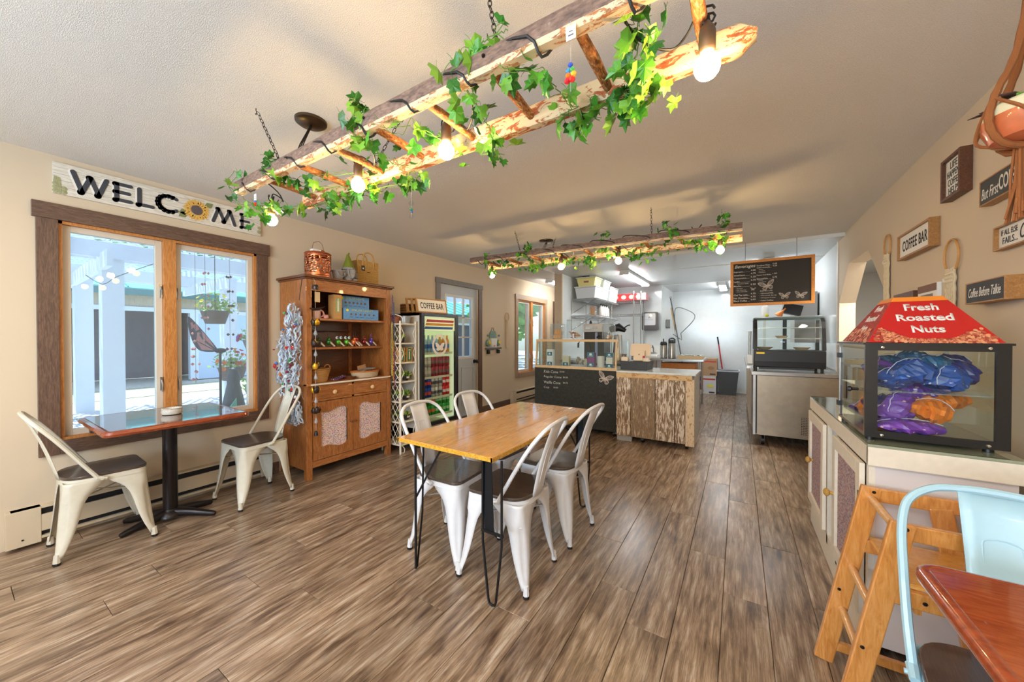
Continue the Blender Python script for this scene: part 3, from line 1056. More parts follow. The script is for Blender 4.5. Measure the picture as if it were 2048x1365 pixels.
def ladder(label, loc, near, far, ry, rungs, rz, rr, lab2):
    t = thing('hanging_ladder', label, 'ladder', loc, 0, None)
    rail('rail', near[0], near[1], near[2], near[3], near[4], near[5], RAILG, RAILU, t, sag=near[6])
    rail('rail', far[0], far[1], far[2], far[3], far[4], far[5], RAILP, RAILP, t, round_end=lab2, sag=far[6]).__setitem__('label', 'rail with peeling cream and red paint')
    for i, x in enumerate(rungs):
        dx = 0.004 * ((i * 7) % 5 - 2)
        part('rung', MB().tube([(x, near[2] + 0.01, rz), (x + dx / 2, (near[2] + far[2]) / 2, rz + 0.002), (x + dx, far[2] - 0.005, rz - 0.004)], [rr * 0.85, rr * 1.1, rr * 0.85], 10), RUNG, t)
    for x in rungs[1::2]:
        part('nail', MB().lathe([(0.006, 0), (0.004, 0.004)], (x, near[2] - near[5] / 2 - 0.002, near[3] + 0.012), 8, Matrix.Rotation(pi / 2, 3, 'X')), IRON, t)
    return t
R1 = [-2.045, -1.749, -1.468, -1.19, -0.912, -0.634, -0.36, -0.092]
R2 = [-2.45, -2.16, -1.88, -1.59, -1.30, -1.01, -0.73, -0.44, -0.16]
L1 = ladder('weathered wooden ladder hung flat from the ceiling nearest the camera', (-1.15, 1.02, 2.09), (-2.31, 0.13, 0.872, 2.088, 0.066, 0.042, 0.004), (-2.19, 0.036, 1.170, 2.086, 0.072, 0.045, 0.004), 0, R1, 2.085, 0.0155, True)
L2 = ladder('weathered wooden ladder hung flat from the ceiling before the kitchen', (-1.32, 3.48, 2.15), (-2.67, 0.018, 3.33, 2.178, 0.062, 0.042, -0.036), (-2.64, 0.02, 3.65, 2.145, 0.06, 0.042, -0.018), 0, R2, 2.142, 0.015, False)
# ---- chains
def link_mesh():
    pts = []
    for i in range(12):
        a = 2 * pi * i / 12
        pts.append((0.0065 * cos(a), 0, 0.010 * sin(a) + math.copysign(0.006, sin(a)) * (1 if abs(sin(a)) > 0.01 else 0)))
    return MB().tube(pts, 0.0016, 5, closed=True).mesh('link', IRON)
LINK = link_mesh()
def chain(a, b, label):
    a, b = Vector(a), Vector(b)
    t = thing('hanging_chain', label, 'chain', a)
    d = b - a
    n = max(3, int(d.length / 0.0265))
    q = Vector((0, 0, -1)).rotation_difference(d.normalized()).to_matrix().to_4x4()
    part('ceiling_hook', MB().tube([a, a + Vector((0, 0, -0.012)), a + Vector((0.008, 0, -0.022)), a + Vector((0, 0, -0.032)), a + Vector((-0.007, 0, -0.024))], 0.002, 6), IRON, t)
    for i in range(1, n):
        p = d * ((i + 0.5) / n)
        M = Matrix.Translation(p) @ q @ Matrix.Rotation(pi / 2 * (i % 2), 4, 'Z')
        child('link', LINK, t, mat4=M)
chain((-2.076, 0.861, CZ), (-1.86, 0.872, 2.12), 'dark link chain holding the left end of the nearer ladder')
chain((-0.70, 0.95, CZ), (-0.60, 0.872, 2.12), 'dark link chain at the top edge holding the nearer ladder')
chain((-1.50, 1.30, CZ), (-1.58, 1.17, 2.12), 'short dark chain behind the ladder by the second lit bulb')
chain((-2.071, 3.345, CZ), (-1.995, 3.33, 2.20), 'dark link chain holding the left end of the farther ladder')
chain((-0.671, 3.39, CZ), (-0.652, 3.33, 2.18), 'dark link chain holding the right end of the farther ladder')
chain((-1.80, 3.80, CZ), (-1.80, 3.65, 2.17), 'small dark chain behind the farther ladder near its ivy')
# ---- ceiling canopies
BRZ = plain('aged_bronze', S(92, 76, 58), 0.3, 0.9)
def canopy(x, y, r, x2, y2, z2, label):
    t = thing('ceiling_canopy', label, 'light fixture', (x, y, CZ))
    c = part('canopy_plate', MB().lathe([(r, 0), (r * 0.98, -0.012), (r * 0.8, -0.022), (0.012, -0.026)], (x, y, CZ), 28), BRZ, t)
    part('loop', MB().tube([(x + 0.01 * cos(a), y, CZ - 0.034 + 0.012 * sin(a)) for a in [2 * pi * i / 10 for i in range(10)]], 0.002, 5, closed=True), IRON, c)
    for k, dx in enumerate((-0.02, 0.0, 0.02)):
        part('suspension_rod', MB().tube([(x + dx * 0.4, y, CZ - 0.026), (lerp(x, x2, 0.5) + dx, lerp(y, y2, 0.5), lerp(CZ, z2, 0.5)), (x2 + dx, y2, z2)], 0.0028, 6), IRON, t)
canopy(-1.947, 1.068, 0.078, -1.86, 0.93, 2.12, 'round bronze ceiling canopy above the left half of the nearer ladder')
canopy(-1.96, 3.88, 0.085, -1.90, 3.62, 2.17, 'small round bronze canopy behind the farther ladder')
# ---- string lights
def string_light(label, bulbs, rungy, rz, near, far, x0, x1, step, seed, cr=0.0042):
    rnd = random.Random(seed)
    t = thing('string_light', label, 'light', ((x0 + x1) / 2, rungy, rz))
    # cord spirals round the near rail and crosses to the rungs
    pts = []
    x = x0
    k = 0
    while x < x1:
        for a in (0, 90, 180, 270):
            ry, rh = near[5] / 2 + 0.006, near[4] / 2 + 0.008
            sg = rnd.uniform(0.9, 1.3)
            pts.append((x + a / 360 * step * 0.5, near[2] - ry * cos(radians(a)), near[3] + rh * sin(radians(a)) * -sg if a == 90 else near[3] + rh * sin(radians(a)) * -1))
        x += step
        k += 1
    part('cord', MB().tube(catmull(pts, 3), cr, 6), CORD, t)
    for i, (bx, by, bz) in enumerate(bulbs):
        top = bz + 0.115
        sg_ = -1 if bx > -0.15 else 1
        p2 = [(bx, by, bz + 0.10), (bx + 0.004, by, top), (bx + sg_ * 0.02, by, rz + 0.022), (bx + sg_ * 0.05, by + 0.03, rz + 0.0), (bx + sg_ * 0.09, by + 0.02, rz - 0.03), (bx + sg_ * 0.16, by - 0.04, rz - 0.01), (bx + sg_ * 0.2, near[2], near[3] + 0.03)]
        part('cord', MB().tube(catmull(p2, 4), cr * 0.8, 6), CORD, t)
        wr = [(bx + 0.017 * cos(a), by + 0.004 * a - 0.02, rz + 0.017 * sin(a)) for a in [j * pi / 4 for j in range(17)]]
        part('cord_wrap', MB().tube(wr, cr * 0.7, 5), CORD, t)
        s_ = part('socket', MB().lathe([(0.004, 0.118), (0.008, 0.108), (0.017, 0.095), (0.0195, 0.085), (0.0195, 0.04), (0.017, 0.036)], (bx, by, bz), 16), SOCK, t)
        part('bulb_neck', MB().lathe([(0.015, 0.038), (0.017, 0.026), (0.024, 0.016)], (bx, by, bz), 16, cap=False), BULBW, s_)
        part('bulb', MB().sph((bx, by, bz), 0.0305, 18, sz=1.05), BULB, s_)
        part('cord_gland', MB().tube([(bx, by, bz + 0.112), (bx, by, bz + 0.128)], 0.006, 8), CORD, s_)
string_light('black string light with four glowing round bulbs on the nearer ladder', [(-0.072, 1.035, 1.962), (-0.945, 1.03, 1.988), (-1.487, 1.03, 1.98), (-2.30, 1.03, 1.960)], 1.03, 2.085, (0, 0, 0.872, 2.088, 0.066, 0.042), None, -2.2, -0.1, 0.245, 3)
string_light('black string light with four glowing bulbs on the farther ladder', [(-2.474, 3.48, 2.012), (-1.586, 3.48, 2.020), (-0.984, 3.48, 2.015), (-0.137, 3.48, 2.010)], 3.48, 2.142, (0, 0, 3.33, 2.165, 0.062, 0.042), None, -2.55, -0.2, 0.31, 5)
# ---- ivy
def leafm():
    m, nt, b = newmat('ivy_leaf')
    oi = N(nt, 'ShaderNodeObjectInfo')
    r = ramp(nt, [(0.0, S(22, 84, 24)), (0.35, S(44, 122, 30)), (0.7, S(86, 158, 40)), (1.0, S(150, 190, 62))])
    nt.links.new(oi.outputs['Random'], r.inputs[0])
    mp = coords(nt, (70, 70, 70))
    nz = N(nt, 'ShaderNodeTexNoise')
    nt.links.new(mp.outputs[0], nz.inputs['Vector'])
    mx = N(nt, 'ShaderNodeMix', data_type='RGBA')
    mx.inputs[7].default_value = S(120, 170, 70)
    rr = ramp(nt, [(0.5, (0, 0, 0, 1)), (0.8, (0.6, 0.6, 0.6, 1))])
    nt.links.new(nz.outputs[0], rr.inputs[0])
    nt.links.new(rr.outputs[0], mx.inputs[0])
    nt.links.new(r.outputs[0], mx.inputs[6])
    nt.links.new(mx.outputs[2], b.inputs['Base Color'])
    b.inputs['Roughness'].default_value = 0.38
    return m
LEAF = leafm()
VINE = plain('vine_stem', S(96, 140, 54), 0.6)
def ivy_leaf_mesh(k):
    rnd = random.Random(k)
    pts = [(0, 0), (0.36, -0.16), (0.54, 0.18), (0.34, 0.34), (0.44, 0.66), (0.17, 0.66), (0, 1.05), (-0.17, 0.66), (-0.46, 0.64), (-0.34, 0.34), (-0.52, 0.14), (-0.34, -0.18)]
    vs = [(x * rnd.uniform(0.9, 1.1), y * rnd.uniform(0.95, 1.05), -0.30 * abs(x) + 0.06 * sin(4 * y + k) - 0.12 * y * y) for x, y in pts]
    c = (0, 0.34, 0.05)
    v = vs + [c]
    n = len(vs)
    f = [(i, (i + 1) % n, n) for i in range(n)]
    mb = MB().add([tuple(q * 0.05 for q in p) for p in v], f)
    mb.tube([(0, 0, 0), (0, -0.009, 0.003), (0.002, -0.018, 0.008)], 0.0007, 4)
    return mb.mesh('leaf', LEAF, smooth=False)
LM = [ivy_leaf_mesh(k) for k in range(5)]
def garland(label, strands, nmax, sc, seed, loc):
    rnd = random.Random(seed)
    t = thing('ivy_garland', label, 'plant', loc)
    total = sum(sum((Vector(s[i + 1]) - Vector(s[i])).length for i in range(len(s) - 1)) * d for s, d in strands)
    left = nmax
    for s, dens in strands:
        P = catmull(s, 8)
        part('vine', MB().tube([p + Vector((rnd.uniform(-1, 1), rnd.uniform(-1, 1), rnd.uniform(-1, 1))) * 0.006 for p in P], 0.0016, 5), VINE, t)
        P2 = [p + Vector((rnd.uniform(-1, 1), rnd.uniform(-1, 1), rnd.uniform(-1, 1))) * 0.03 for p in P[::2]]
        if len(P2) > 3:
            part('vine', MB().tube(catmull(P2, 3), 0.0012, 4), VINE, t)
        L = sum((P[i + 1] - P[i]).length for i in range(len(P) - 1))
        n = min(left, int(nmax * L * dens / total))
        left -= n
        for i in range(n):
            k = rnd.random() * (len(P) - 1)
            a = int(k)
            p = P[a].lerp(P[a + 1], k - a)
            off = Vector((rnd.gauss(0, 0.022), rnd.gauss(0, 0.026), rnd.gauss(-0.008, 0.024))) * sc ** 0.5
            M = Matrix.Translation(p + off - Vector(loc))
            # blades hang down and turn their face outward
            M = M @ Matrix.Rotation(rnd.uniform(0, 2 * pi), 4, 'Z') @ Matrix.Rotation(radians(rnd.gauss(-118, 34)), 4, 'X') @ Matrix.Rotation(rnd.uniform(-0.7, 0.7), 4, 'Y')
            q = sc * rnd.uniform(0.62, 1.12)
            M = M @ Matrix.Diagonal((q, q, q, 1))
            child('leaf', LM[rnd.randrange(5)], t, mat4=M)
def Nn(x, dz=0.0, dy=0.0):
    return (x, 0.872 + dy - 0.02, 2.088 + dz)
def Ff(x, dz=0.0, dy=0.0):
    return (x, 1.165 + dy, 2.060 + dz)
G1 = [
    ([Nn(-2.22, 0.05), Nn(-2.31, 0.0, -0.02), (-2.33, 0.95, 2.03), (-2.27, 0.98, 2.00)], 2.4),
    ([(-2.28, 0.96, 2.03), (-2.22, 1.06, 2.03), Ff(-2.10, -0.01), Ff(-1.95, -0.03), Ff(-1.86, -0.06)], 2.0),
    ([Ff(-2.0), Ff(-1.8, -0.02), Ff(-1.6, -0.03), Ff(-1.42, -0.03, 0.03), Ff(-1.22, -0.03, 0.03)], 1.9),
    ([Nn(-1.96, 0.07), Nn(-1.90, 0.02), (-1.86, 0.96, 2.06), (-1.78, 1.05, 2.05), (-1.66, 1.14, 2.05), Ff(-1.55)], 1.7),
    ([(-1.80, 0.98, 2.07), (-1.62, 1.02, 2.06), (-1.46, 1.13, 2.06)], 0.8),
    ([Nn(-1.24, 0.09), Nn(-1.22, 0.04), Nn(-1.25, -0.03), (-1.30, 0.97, 2.06), (-1.30, 1.06, 2.05), Ff(-1.28), Ff(-1.35, -0.04)], 1.7),
    ([Nn(-1.14, -0.03), (-1.04, 0.96, 2.07), (-0.98, 1.05, 2.05), Ff(-0.98, 0.02)], 1.2),
    ([Nn(-0.80, 0.0), Nn(-0.70, 0.04), Nn(-0.63, 0.06), Nn(-0.55, 0.05)], 1.6),
    ([Nn(-0.73, -0.02), (-0.74, 0.96, 2.05), (-0.75, 1.04, 2.02), (-0.79, 1.12, 2.03), Ff(-0.84, -0.01)], 2.0),
    ([Ff(-0.9, -0.03, 0.03), Ff(-0.8, -0.05, 0.04)], 1.2),
    ([Nn(-0.58, -0.04), (-0.50, 0.93, 2.05), (-0.47, 1.0, 2.03), (-0.46, 1.08, 2.02), Ff(-0.50), Ff(-0.44, -0.05)], 1.4),
    ([Ff(-0.54, -0.01), Ff(-0.42, -0.01), Ff(-0.32, -0.03), Ff(-0.22, -0.03)], 3.2),
    ([(-0.215, 0.872, 2.12), (-0.22, 0.93, 2.10), (-0.235, 1.0, 2.08), (-0.255, 1.07, 2.05), (-0.285, 1.13, 2.04), Ff(-0.30, -0.02)], 3.4),
    ([(-0.20, 0.94, 2.06), (-0.21, 1.04, 2.05), (-0.24, 1.13, 2.03), Ff(-0.26, -0.06)], 2.4),
    ([Ff(-0.46, -0.06), Ff(-0.455, -0.10)], 0.9),
]
garland('trailing green ivy garland draped over the nearer ladder', G1, 297, 1.12, 11, (-1.2, 1.02, 2.08))
def n2(x, dz=0.0, dy=0.0):
    return (x, 3.31 + dy, 2.175 + dz)
def f2(x, dz=0.0, dy=0.0):
    return (x, 3.63 + dy, 2.13 + dz)
G2 = [
    ([n2(-2.38, 0.05), n2(-2.44, 0.0), (-2.46, 3.42, 2.10), (-2.44, 3.5, 2.05)], 1.6),
    ([n2(-2.3, -0.01), (-2.2, 3.4, 2.10), (-2.05, 3.45, 2.06), (-1.95, 3.5, 2.06), (-1.85, 3.5, 2.10)], 1.7),
    ([n2(-1.90, 0.10), n2(-1.88, 0.03), n2(-1.95, -0.02), (-1.9, 3.45, 2.10), (-1.75, 3.5, 2.10)], 2.0),
    ([(-1.72, 3.5, 2.11), (-1.58, 3.52, 2.09), (-1.45, 3.5, 2.08), (-1.32, 3.5, 2.08), (-1.22, 3.5, 2.09)], 2.2),
    ([(-1.5, 3.5, 2.08), (-1.35, 3.55, 2.05), (-1.25, 3.55, 2.06)], 1.0),
    ([n2(-1.02, 0.08), n2(-1.10, 0.04), (-1.12, 3.4, 2.12), (-1.0, 3.48, 2.11), (-0.85, 3.5, 2.07), (-0.72, 3.5, 2.03)], 1.6),
    ([(-0.86, 3.45, 2.08), (-0.78, 3.5, 2.03), (-0.68, 3.5, 2.06), (-0.62, 3.5, 2.10)], 1.2),
    ([f2(-0.9, 0.02), f2(-0.7, 0.03), f2(-0.5, 0.02)], 1.2),
    ([n2(-0.55, 0.07), n2(-0.48, 0.02), (-0.42, 3.42, 2.14), f2(-0.35, 0.02), f2(-0.2, 0.02)], 1.8),
    ([n2(-0.12, 0.10), n2(-0.12, 0.03), (-0.12, 3.4, 2.13), f2(-0.12, 0.0), f2(-0.2, -0.03)], 2.2),
    ([f2(-0.38, -0.01), f2(-0.2, -0.02), f2(-0.05, 0.0)], 2.2),
]
garland('trailing green ivy garland draped over the farther ladder', G2, 296, 1.05, 12, (-1.3, 3.48, 2.14))
# ---- crystal ornaments
CLEAR = glassm('clear_crystal', (0.92, 0.94, 0.96, 1), 1.0, 0.05)
def gem(x, y, z, r, mat):
    return MB().lathe([(0.0002, -r), (r * 0.7, -r * 0.55), (r, 0), (r * 0.7, r * 0.55), (0.0002, r)], (x, y, z), 8, cap=False)
def ornament(label, x, y, ztop, beads, tagz=None):
    t = thing('crystal_ornament', label, 'ornament', (x, y, ztop))
    part('thread', MB().tube([(x, y, ztop), (x, y, beads[-1][0])], 0.0005, 4), plain('thread', S(190, 190, 190), 0.6), t)
    if tagz:
        tg = part('price_tag', MB().box(x - 0.012, x + 0.014, y - 0.001, y, tagz - 0.018, tagz + 0.018), WHITE, t, smooth=False)
        part('tag_print', MB().box(x - 0.006, x + 0.008, y - 0.0016, y - 0.001, tagz - 0.008, tagz - 0.005).box(x - 0.004, x + 0.006, y - 0.0016, y - 0.001, tagz + 0.002, tagz + 0.004), plain('ink_grey', S(90, 90, 96), 0.6), tg, smooth=False)
    for z, dx, r, c in beads:
        part('bead', gem(x + dx, y, z, r, None), CLEAR if c is None else plain('bead_%02x%02x%02x' % c, S(*c), 0.08, coat=1.0), t, smooth=False)
ornament('rainbow beaded crystal ornament with a white price tag hanging from the nearer ladder', -0.362, 0.85, 2.075,
         [(1.965, 0, 0.007, (40, 80, 200)), (1.952, 0.005, 0.007, (70, 170, 80)), (1.952, -0.006, 0.007, (60, 150, 200)), (1.94, 0.008, 0.008, (235, 190, 60)), (1.94, -0.006, 0.008, (230, 120, 40)), (1.928, 0.004, 0.009, (220, 40, 40)), (1.928, -0.009, 0.009, (215, 30, 50)), (1.898, 0, 0.014, None)], 2.045)
ornament('small green and clear crystal ornament hanging alone past the second bulb', -1.285, 1.165, 2.05,
         [(1.90, 0, 0.014, None), (1.872, 0, 0.008, (30, 120, 90)), (1.86, 0.004, 0.005, (40, 90, 180)), (1.838, 0, 0.012, None)])
ornament('small red and clear crystal ornament before the welcome sign', -2.21, 0.91, 2.05,
         [(2.012, 0, 0.008, (70, 120, 200)), (2.002, 0, 0.008, (220, 60, 40)), (1.992, 0, 0.006, (200, 30, 30)), (1.975, 0, 0.010, None)], 2.035)
# ================================================================ signs
def planks_sign():
    X = XL + 0.001
    y0, y1, z0, z1 = 0.386, 1.556, 2.198, 2.398
    t = thing('welcome_sign', 'long white plank welcome sign with a sunflower above the large window', 'sign', (XL, (y0 + y1) / 2, z0))
    wm = wood('whitewashed_boards', [(0.3, S(196, 188, 172)), (0.6, S(226, 220, 206))], (14, 2, 14), 0.7, rand=False, bmp=0.08)
    hs = [0, 0.045, 0.088, 0.128, 0.168, 0.200]
    for a, b in zip(hs[:-1], hs[1:]):
        part('board', MB().box(X, X + 0.018, y0, y1, z0 + a + 0.0007, z0 + b - 0.0007), wm, t, smooth=False)
    ink = plain('sign_charcoal', S(62, 64, 70), 0.7, noise=0.15, nscale=30)
    shd = plain('sign_outline', S(238, 234, 224), 0.7)
    fx = X + 0.0195
    def stroke(name, pts, r=0.0125):
        """flat brush stroke in the sign plane"""
        P = [Vector((fx, y0 + p[0], z0 + p[1])) for p in pts]
        for mt, dx, rr, dy in ((shd, -0.0006, r * 1.4, -0.005), (ink, 0.0014, r, 0)):
            mb = MB()
            for a, b in zip(P[:-1], P[1:]):
                a, b = a + Vector((dx, dy, dy * 0.6)), b + Vector((dx, dy, dy * 0.6))
                d = (b - a).normalized()
                nrm = Vector((1, 0, 0)).cross(d) * rr
                mb.add([a - nrm, b - nrm, b + nrm, a + nrm], [(0, 1, 2, 3)])
                for c, s0 in ((a, -1), (b, 1)):
                    arcp = [c + d * (s0 * rr * cos(k)) + nrm * sin(k) for k in [(-pi / 2 + pi * i / 6) for i in range(7)]]
                    mb.add(arcp, [tuple(range(7))])
            part(name, mb, mt, t, smooth=False, solid=0.0004)
    zb, zt = 0.045, 0.155
    stroke('letter_w', [(0.082, zt + 0.008), (0.120, zb - 0.004), (0.158, zt - 0.006), (0.194, zb - 0.004), (0.230, zt)])
    stroke('letter_e', [(0.345, zt), (0.277, zt), (0.277, zb), (0.345, zb)])
    stroke('letter_e', [(0.277, 0.100), (0.335, 0.100)])
    stroke('letter_l', [(0.390, zt), (0.390, zb), (0.458, zb)])
    stroke('letter_c', [(0.552 + 0.060 * cos(radians(a)), 0.100 + 0.058 * sin(radians(a))) for a in range(48, 316, 22)])
    stroke('letter_m', [(0.822, zb), (0.858, zt), (0.898, zb + 0.012), (0.938, zt), (0.972, zb)])
    stroke('letter_e', [(1.085, zt), (1.026, zt), (1.026, zb), (1.085, zb)], 0.011)
    stroke('letter_e', [(1.026, 0.100), (1.076, 0.100)], 0.011)
    # sunflower
    cy, cz = y0 + 0.715, z0 + 0.100
    pet = MB()
    rnd = random.Random(5)
    for ring_, rr, n in ((0.0, 0.088, 26), (0.0012, 0.074, 22)):
        for i in range(n):
            a = 2 * pi * i / n + rnd.uniform(-0.05, 0.05) + ring_ * 100
            r1 = rr * rnd.uniform(0.92, 1.04)
            u, v = Vector((0, cos(a), sin(a))), Vector((0, -sin(a), cos(a)))
            o = Vector((fx + 0.001 + ring_, cy, cz))
            pet.add([o + u * 0.035, o + u * r1 * 0.75 + v * 0.011, o + u * r1, o + u * r1 * 0.75 - v * 0.011], [(0, 1, 2, 3)])
    part('sunflower_petals', pet, plain('petal_yellow', S(226, 178, 86), 0.7, noise=0.25, nscale=60), t, smooth=False)
    part('sunflower_centre', MB().lathe([(0.037, 0), (0.034, 0.003), (0.001, 0.004)], (fx + 0.002, cy, cz), 24, Matrix.Rotation(pi / 2, 3, 'Y')), plain('seed_brown', S(96, 84, 84), 0.8, noise=0.5, nscale=160), t)
    lf = MB()
    for a, L in ((0.65, 0.135), (3.75, 0.135), (3.55, 0.12)):
        u, v = Vector((0, cos(a), sin(a))), Vector((0, -sin(a), cos(a)))
        o = Vector((fx + 0.0004, cy, cz))
        lf.add([o + u * 0.05, o + u * L * 0.75 + v * 0.024, o + u * L, o + u * L * 0.75 - v * 0.024], [(0, 1, 2, 3)])
    lfm = plain('sign_leaf', S(128, 134, 86), 0.7, noise=0.3, nscale=40)
    part('sunflower_leaves', lf, lfm, t, smooth=False)
    cn = MB()
    for k in range(7):
        cn.sph((fx - 0.001, y0 + 0.012 + 0.016 * (k % 3), z0 + 0.016 + 0.022 * (k // 3)), 0.016, 8, sx=0.15)
    cn.add([(fx, y0, z0 + 0.06), (fx, y0 + 0.035, z0 + 0.05), (fx, y0 + 0.03, z0 + 0.105), (fx, y0 + 0.005, z0 + 0.11)], [(0, 1, 2, 3)])
    part('corner_flowers', cn, plain('faded_green_print', S(160, 158, 118), 0.7, noise=0.35, nscale=50), t)
    part('corner_flowers', MB().sph((fx - 0.001, y1 - 0.012, z0 + 0.035), 0.018, 8, sx=0.12).sph((fx - 0.001, y1 - 0.012, z0 + 0.07), 0.014, 8, sx=0.12), plain('faded_green_print', S(160, 158, 118), 0.7), t)
planks_sign()
FRW = wood('dark_walnut_frame', [(0.3, S(66, 38, 24)), (0.7, S(112, 68, 42))], (20, 20, 20), 0.45)
FRO = wood('oak_frame', [(0.3, S(140, 94, 46)), (0.7, S(184, 134, 76))], (20, 20, 20), 0.45)
INK = plain('black_ink', S(40, 38, 38), 0.7)
CHALKW = plain('chalk_white', S(226, 220, 208), 0.7)
SLATE = plain('black_sign_face', S(46, 48, 50), 0.6, noise=0.1)
PAPER = plain('sign_white_face', S(226, 222, 212), 0.6)
def box_sign(label, y_near, y_far, z0, z1, d, face, frame, lines, ink, fw=0.010, lip=True, cat='sign'):
    """sign on the right wall; read from far (large y) to near (small y)"""
    X1 = XR - 0.001
    x0 = X1 - d
    t = thing('box_sign', label, cat, (X1, (y_near + y_far) / 2, z0))
    f = MB()
    f.box(x0, X1, y_near, y_near + fw, z0, z1)
    f.box(x0, X1, y_far - fw, y_far, z0, z1)
    f.box(x0, X1, y_near + fw, y_far - fw, z0, z0 + fw)
    f.box(x0, X1, y_near + fw, y_far - fw, z1 - fw, z1)
    part('frame', f, frame, t, smooth=False, bevel=0.001)
    fx = x0 + (0.016 if lip else 0.002)
    part('face', MB().box(fx, fx + 0.004, y_near + fw, y_far - fw, z0 + fw, z1 - fw), face, t, smooth=False)
    for s, fy, fz, w_, h_, kw in lines:
        text(s, t, ink, (fx - 0.0012, lerp(y_far, y_near, fy), lerp(z0, z1, fz)), (0, -1, 0), (0, 0, 1), w_, h_, **kw)
    return t
box_sign('walnut framed sign reading life happens, coffee helps, topmost on the right wall', 2.757, 2.962, 2.02, 2.245, 0.045, PAPER, FRW,
         [('LIFE', 0.5, 0.80, 0.075, 0.036, {}), ('HAPPENS', 0.5, 0.60, 0.14, 0.036, {}), ('COFFEE', 0.5, 0.40, 0.12, 0.036, {}), ('HELPS', 0.5, 0.20, 0.105, 0.036, {})], INK, 0.016)
box_sign('black sign reading but first coffee, partly behind the macrame tassel', 2.27, 2.59, 1.885, 2.0, 0.04, SLATE, FRO,
         [('But First', 0.26, 0.42, 0.13, 0.05, {'shear': 0.3}), ('COFFEE', 0.70, 0.52, 0.15, 0.066, {'bold': 0.02})], CHALKW, 0.006, False)
box_sign('white framed sign reading if all else fails coffee at the right edge', 2.20, 2.505, 1.66, 1.765, 0.03, PAPER, FRO,
         [('IF ALL ELSE', 0.26, 0.70, 0.11, 0.024, {}), ('FAILS...', 0.28, 0.36, 0.10, 0.028, {}), ('Coffee', 0.72, 0.52, 0.14, 0.06, {'shear': 0.35})], INK, 0.007)
box_sign('small black block sign with white script under the white framed sign', 2.338, 2.644, 1.437, 1.537, 0.06, SLATE, FRO,
         [('Coffee Before Talkie', 0.5, 0.5, 0.25, 0.042, {'shear': 0.3})], CHALKW, 0.006, False)
def coffee_bar(label, o, r, u, w_, h_, d, parent_loc, fw=0.013):
    """framed COFFEE BAR sign; o = centre of its back plane"""
    o, r, u = Vector(o), Vector(r).normalized(), Vector(u).normalized()
    n = r.cross(u)
    t = thing('coffee_bar_sign', label, 'sign', o)
    M = Matrix((r, u, n)).transposed().to_4x4()
    def bx(x0, x1, y0, y1, z0, z1):
        return MB().box(x0, x1, y0, y1, z0, z1, M)
    f = MB()
    for q in ((-w_ / 2, -w_ / 2 + fw, -h_ / 2, h_ / 2), (w_ / 2 - fw, w_ / 2, -h_ / 2, h_ / 2), (-w_ / 2 + fw, w_ / 2 - fw, -h_ / 2, -h_ / 2 + fw), (-w_ / 2 + fw, w_ / 2 - fw, h_ / 2 - fw, h_ / 2)):
        f.box(q[0], q[1], q[2], q[3], 0, d, M)
    part('frame', f, FRO, t, local=True, smooth=False, bevel=0.001)
    part('face', bx(-w_ / 2 + fw, w_ / 2 - fw, -h_ / 2 + fw, h_ / 2 - fw, 0.002, d * 0.72), PAPER, t, local=True, smooth=False)
    text('COFFEE BAR', t, INK, M @ Vector((0, 0, d * 0.72 + 0.001)), r, u, w_ * 0.76, h_ * 0.42, bold=0.018, sp=1.1, local=True)
    return t
coffee_bar('wood framed white sign lettered in black high on the right wall between two hoops', (XR - 0.001, 3.35, 1.90), (0, -1, 0), (0, 0, 1), 0.505, 0.17, 0.045, None)
# hoops with macrame on the right wall
MAC = plain('macrame_cotton', S(222, 204, 170), 0.85, bmp=0.5, bscale=200)
BAMB = plain('bamboo_hoop', S(196, 142, 78), 0.5, noise=0.15)
def macrame(label, y, zc, r, x, facing, zbot, wdt, withtag, n=12):
    """ring with knotted cotton hanging below; facing = +-1 along x away from the wall"""
    t = thing('macrame_hoop', label, 'wall hanging', (x, y, zbot))
    ring = [(x + facing * 0.012, y + r * 0.86 * cos(a), zc + r * sin(a)) for a in [2 * pi * i / 28 for i in range(28)]]
    part('hoop', MB().tube(ring, 0.0055, 8, closed=True), BAMB, t)
    z1 = zc - r * 0.92
    m = MB()
    for i in range(n):
        yy = y + lerp(-wdt / 2, wdt / 2, i / (n - 1))
        zt = z1 + 0.012 * (1 - abs(2 * i / (n - 1) - 1)) + 0.02 * abs(2 * i / (n - 1) - 1)
        ze = zbot + 0.03 * abs(2 * i / (n - 1) - 1) * (1 if n > 8 else 0.4)
        pts = [(x + facing * (0.012 + 0.004 * ((i + k) % 2)), yy + 0.004 * sin(k * 2.2 + i), lerp(zt, ze, k / 12)) for k in range(13)]
        m.tube(pts, 0.0062 * wdt / 0.08, 6)
    part('cotton_cords', m, MAC, t)
    kn = MB()
    for row in range(3):
        for i in range(n // 2):
            yy = y + lerp(-wdt / 2, wdt / 2, (i + 0.5 * (row % 2) + 0.25) / (n // 2))
            kn.sph((x + facing * 0.018, yy, z1 - 0.01 - row * 0.022), 0.009 * wdt / 0.08, 6, sz=0.9)
    part('knots', kn, MAC, t)
    if withtag:
        part('price_tag', MB().box(x + facing * 0.02, x + facing * 0.021, y + wdt / 2, y + wdt / 2 + 0.03, z1 - 0.05, z1 - 0.03), WHITE, t, smooth=False)
macrame('bamboo hoop with cream macrame, nearer the pass-through opening', 3.94, 1.99, 0.085, XR, -1, 1.40, 0.085, True)
macrame('larger bamboo hoop with cream macrame behind the red peaked roof', 2.93, 1.72, 0.09, XR, -1, 1.28, 0.085, True)
macrame('small cream macrame hoop on the far left wall beside the truck plaque', 5.675, 1.66, 0.075, XL, 1, 1.07, 0.05, False, 6)
